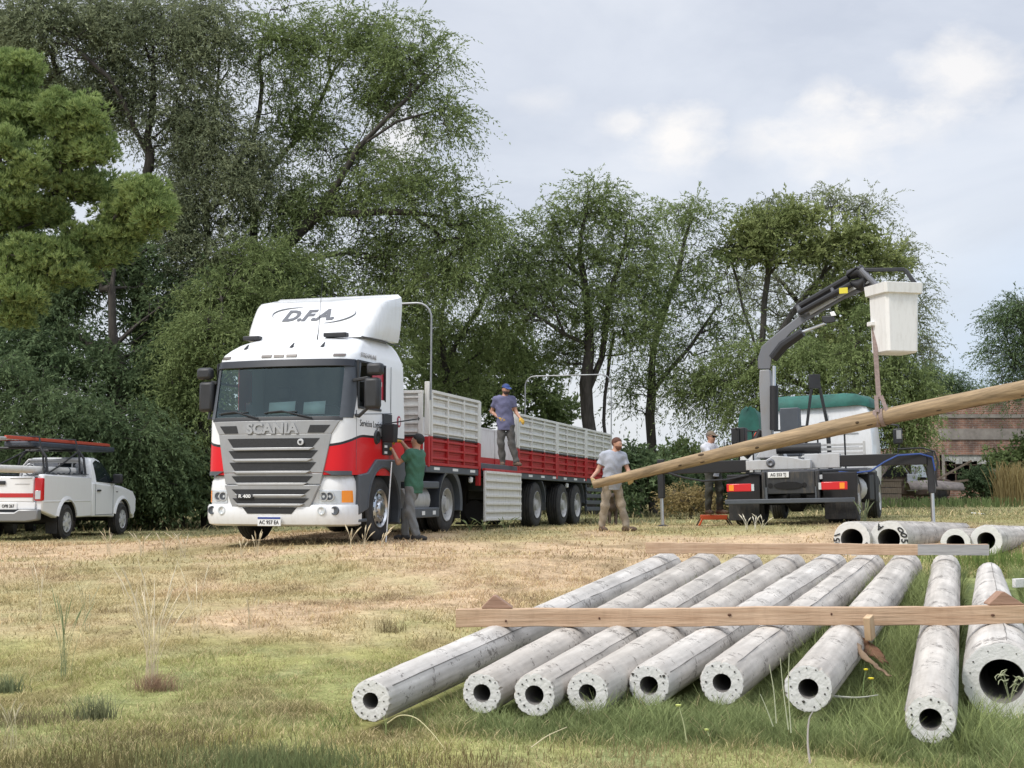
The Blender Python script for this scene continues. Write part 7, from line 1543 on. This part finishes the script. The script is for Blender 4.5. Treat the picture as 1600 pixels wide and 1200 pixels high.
for k, (px, Y) in enumerate([(380,20.2),(405,20.2),(548,20.1),(572,20.3),(596,20.2)]): straw('dry_stalks', ['stalks left of the number plate of the white cab','stalks right below the number plate of the white cab','bent stalks under the bumper corner of the white cab','crossed stalks before the front step of the white cab','stalks before the polished front wheel'][k], px, 845, Y, 4, .38, .5, (.55,.47,.32), 40+k, .007)
for k, (px, Y) in enumerate([(757,26.5),(790,26.8),(735,26.0)]): straw('green_weed', ['weed under the left corner of the hanging gate','white flowered weed under the middle of the hanging gate','low weed beside the drive wheel'][k], px, 820, Y, 7, .28, .8, (.22,.27,.12), 60+k, .007)
for k, (px, Y) in enumerate([(1165,24.6),(1178,24.6),(1190,24.6)]): straw('dry_stalks', ['curved stalk left before the left rear wheel of the crane truck','arched stalk before the left rear wheel of the crane truck','last leaning stalk before the left rear wheel of the crane truck'][k], px, 820, Y, 4, .32, .9, (.6,.56,.45), 70+k, .007)
straw('green_weed', 'leafy weed growing beside the right wheels of the crane truck', 1348, 820, 24.8, 16, .5, .35, (.12,.15,.08), 75, .008)
# single stems in the foreground grass
def stem(label, pts, col, w, flower=None, seed=0, name='grass_stem'):
    P = [Vector(at(*p)) for p in pts]; b = P[0].copy(); g = MB()
    m0 = len(P); Q = [P[0]+(P[0]-P[1])]+P+[P[-1]+(P[-1]-P[-2])]; P = []
    for i in range(m0-1):
        for u in (0, .25, .5, .75): a_, b_, c_, d_ = Q[i:i+4]; P.append(.5*((2*b_)+(c_-a_)*u+(2*a_-5*b_+4*c_-d_)*u*u+(3*b_-a_-3*c_+d_)*u**3))
    P.append(Q[-2]); n = len(P); g.tube([p-b for p in P], [w*(1-.5*i/(n-1)) for i in range(n)], 5); o = g.build(name, mat(name+'_mat', col, .85), None, loc=b); tag(o, label, 'grass stem')
    if flower: f = MB(); c = P[-1]-b; f.lathe([(-.004,.001),(-.004,flower[1]*.8),(.003,flower[1]),(.006,.001)], tuple(c), 'z', 10); f.build('flower_head', mat('flower_mat', flower[0], .7), o)
yel = (.75,.62,.02)
Yf = 7.4
stem('thin stem with a yellow flower under the curled bark', [(1366,1098,8.0),(1364,1075,8.0),(1361,1060,8.0)], (.2,.28,.1), .003, (yel,.018))
stem('small yellow flower just above the other under the curled bark', [(1348,1085,8.1),(1350,1062,8.1),(1353,1046,8.1)], (.2,.28,.1), .003, (yel,.014))
stem('pale forked stem with a greenish bud between the middle posts', [(1073,1160,7.0),(1068,1130,7.0),(1060,1102,7.0)], (.42,.44,.24), .004, ((.5,.55,.15),.016))
stem('short stem with a small green bud right of the forked stem', [(1108,1150,7.0),(1104,1140,7.0)], (.35,.4,.2), .004, ((.45,.5,.15),.012))
for k, p in enumerate([[(1213,1130,6.9),(1209,1080,6.9),(1202,1038,6.9)],[(1232,1140,6.9),(1224,1080,6.9),(1219,1028,6.9)],[(1236,1145,6.9),(1232,1080,6.9),(1233,1020,6.9)],[(1208,1135,6.9),(1198,1108,6.9),(1188,1085,6.9)]]): stem(['leftmost seeded stalk before the sixth laid post','middle seeded stalk before the sixth laid post','tallest seeded stalk before the sixth laid post','shortest leaning stalk before the sixth laid post'][k], p, (.42,.44,.30), .0035)
stem('arched dry grass stem below the leftmost post', [(605,1130,7.2),(625,1118,7.15),(650,1122,7.1),(675,1145,7.0),(696,1172,6.9)], (.50,.46,.26), .0035)
stem('dry straight stem leaning right below the second post', [(830,1168,6.9),(855,1150,6.95),(886,1136,7.0)], (.50,.44,.28), .004)
stem('rough grey twig leaning against the end of the seventh post', [(1266,1196,6.6),(1262,1160,6.75),(1264,1125,7.0),(1270,1112,7.3)], (.26,.23,.20), .006, name='twig')
stem('thin pale twig lying level in the grass right of the seventh post', [(1300,1088,7.9),(1340,1090,7.9),(1372,1086,7.95)], (.36,.36,.30), .007, name='twig')

wm = MB(); rw = np.random.default_rng(4); c0 = Vector(at(1578, 1098, 8.42))
for k in range(9):
    a = rw.random()*6.28; h = .06+.10*rw.random(); q = .05+.07*rw.random(); pts = [tuple(Vector((math.cos(a)*q*t, -.06*t, h*math.sin(t*2.2)+.05*t))) for t in np.linspace(0, 1, 6)]; wm.tube(pts, .0022, 4)
    for t in (2, 3, 4, 5): p = Vector(pts[t]); wm.tube([p, p+Vector((.03*math.cos(a+t), -.01, .022*math.sin(a*2+t)))], [.0035, .001], 4)
tag(wm.build('curly_weed', mat('curly_weed_mat', (.40,.42,.26), .85), None, loc=c0), 'pale curly weed growing in the mouth of the wide post', 'weed')

for k, (px, py_, h, c) in enumerate([(70,985,.55,(.60,.52,.36)),(310,1010,.62,(.66,.57,.40)),(395,1000,.30,(.5,.42,.28)),(30,1150,.30,(.5,.44,.28)),(215,985,.5,(.62,.52,.36)),(140,1000,.45,(.45,.42,.26))]):
    straw('dry_stalks', ['thin pale stalks farthest left in the mid field','tallest pale stalks right of the straw plant','short dry stalks in the mid field before the cab','short stalks in the bottom left corner','thin stalks behind the straw plant','thin stalks behind the green leafy weed'][k], px, py_, CAM_H*F_PX/(py_-765)*.97, 7, h, .35, c, 300+k, .0026)
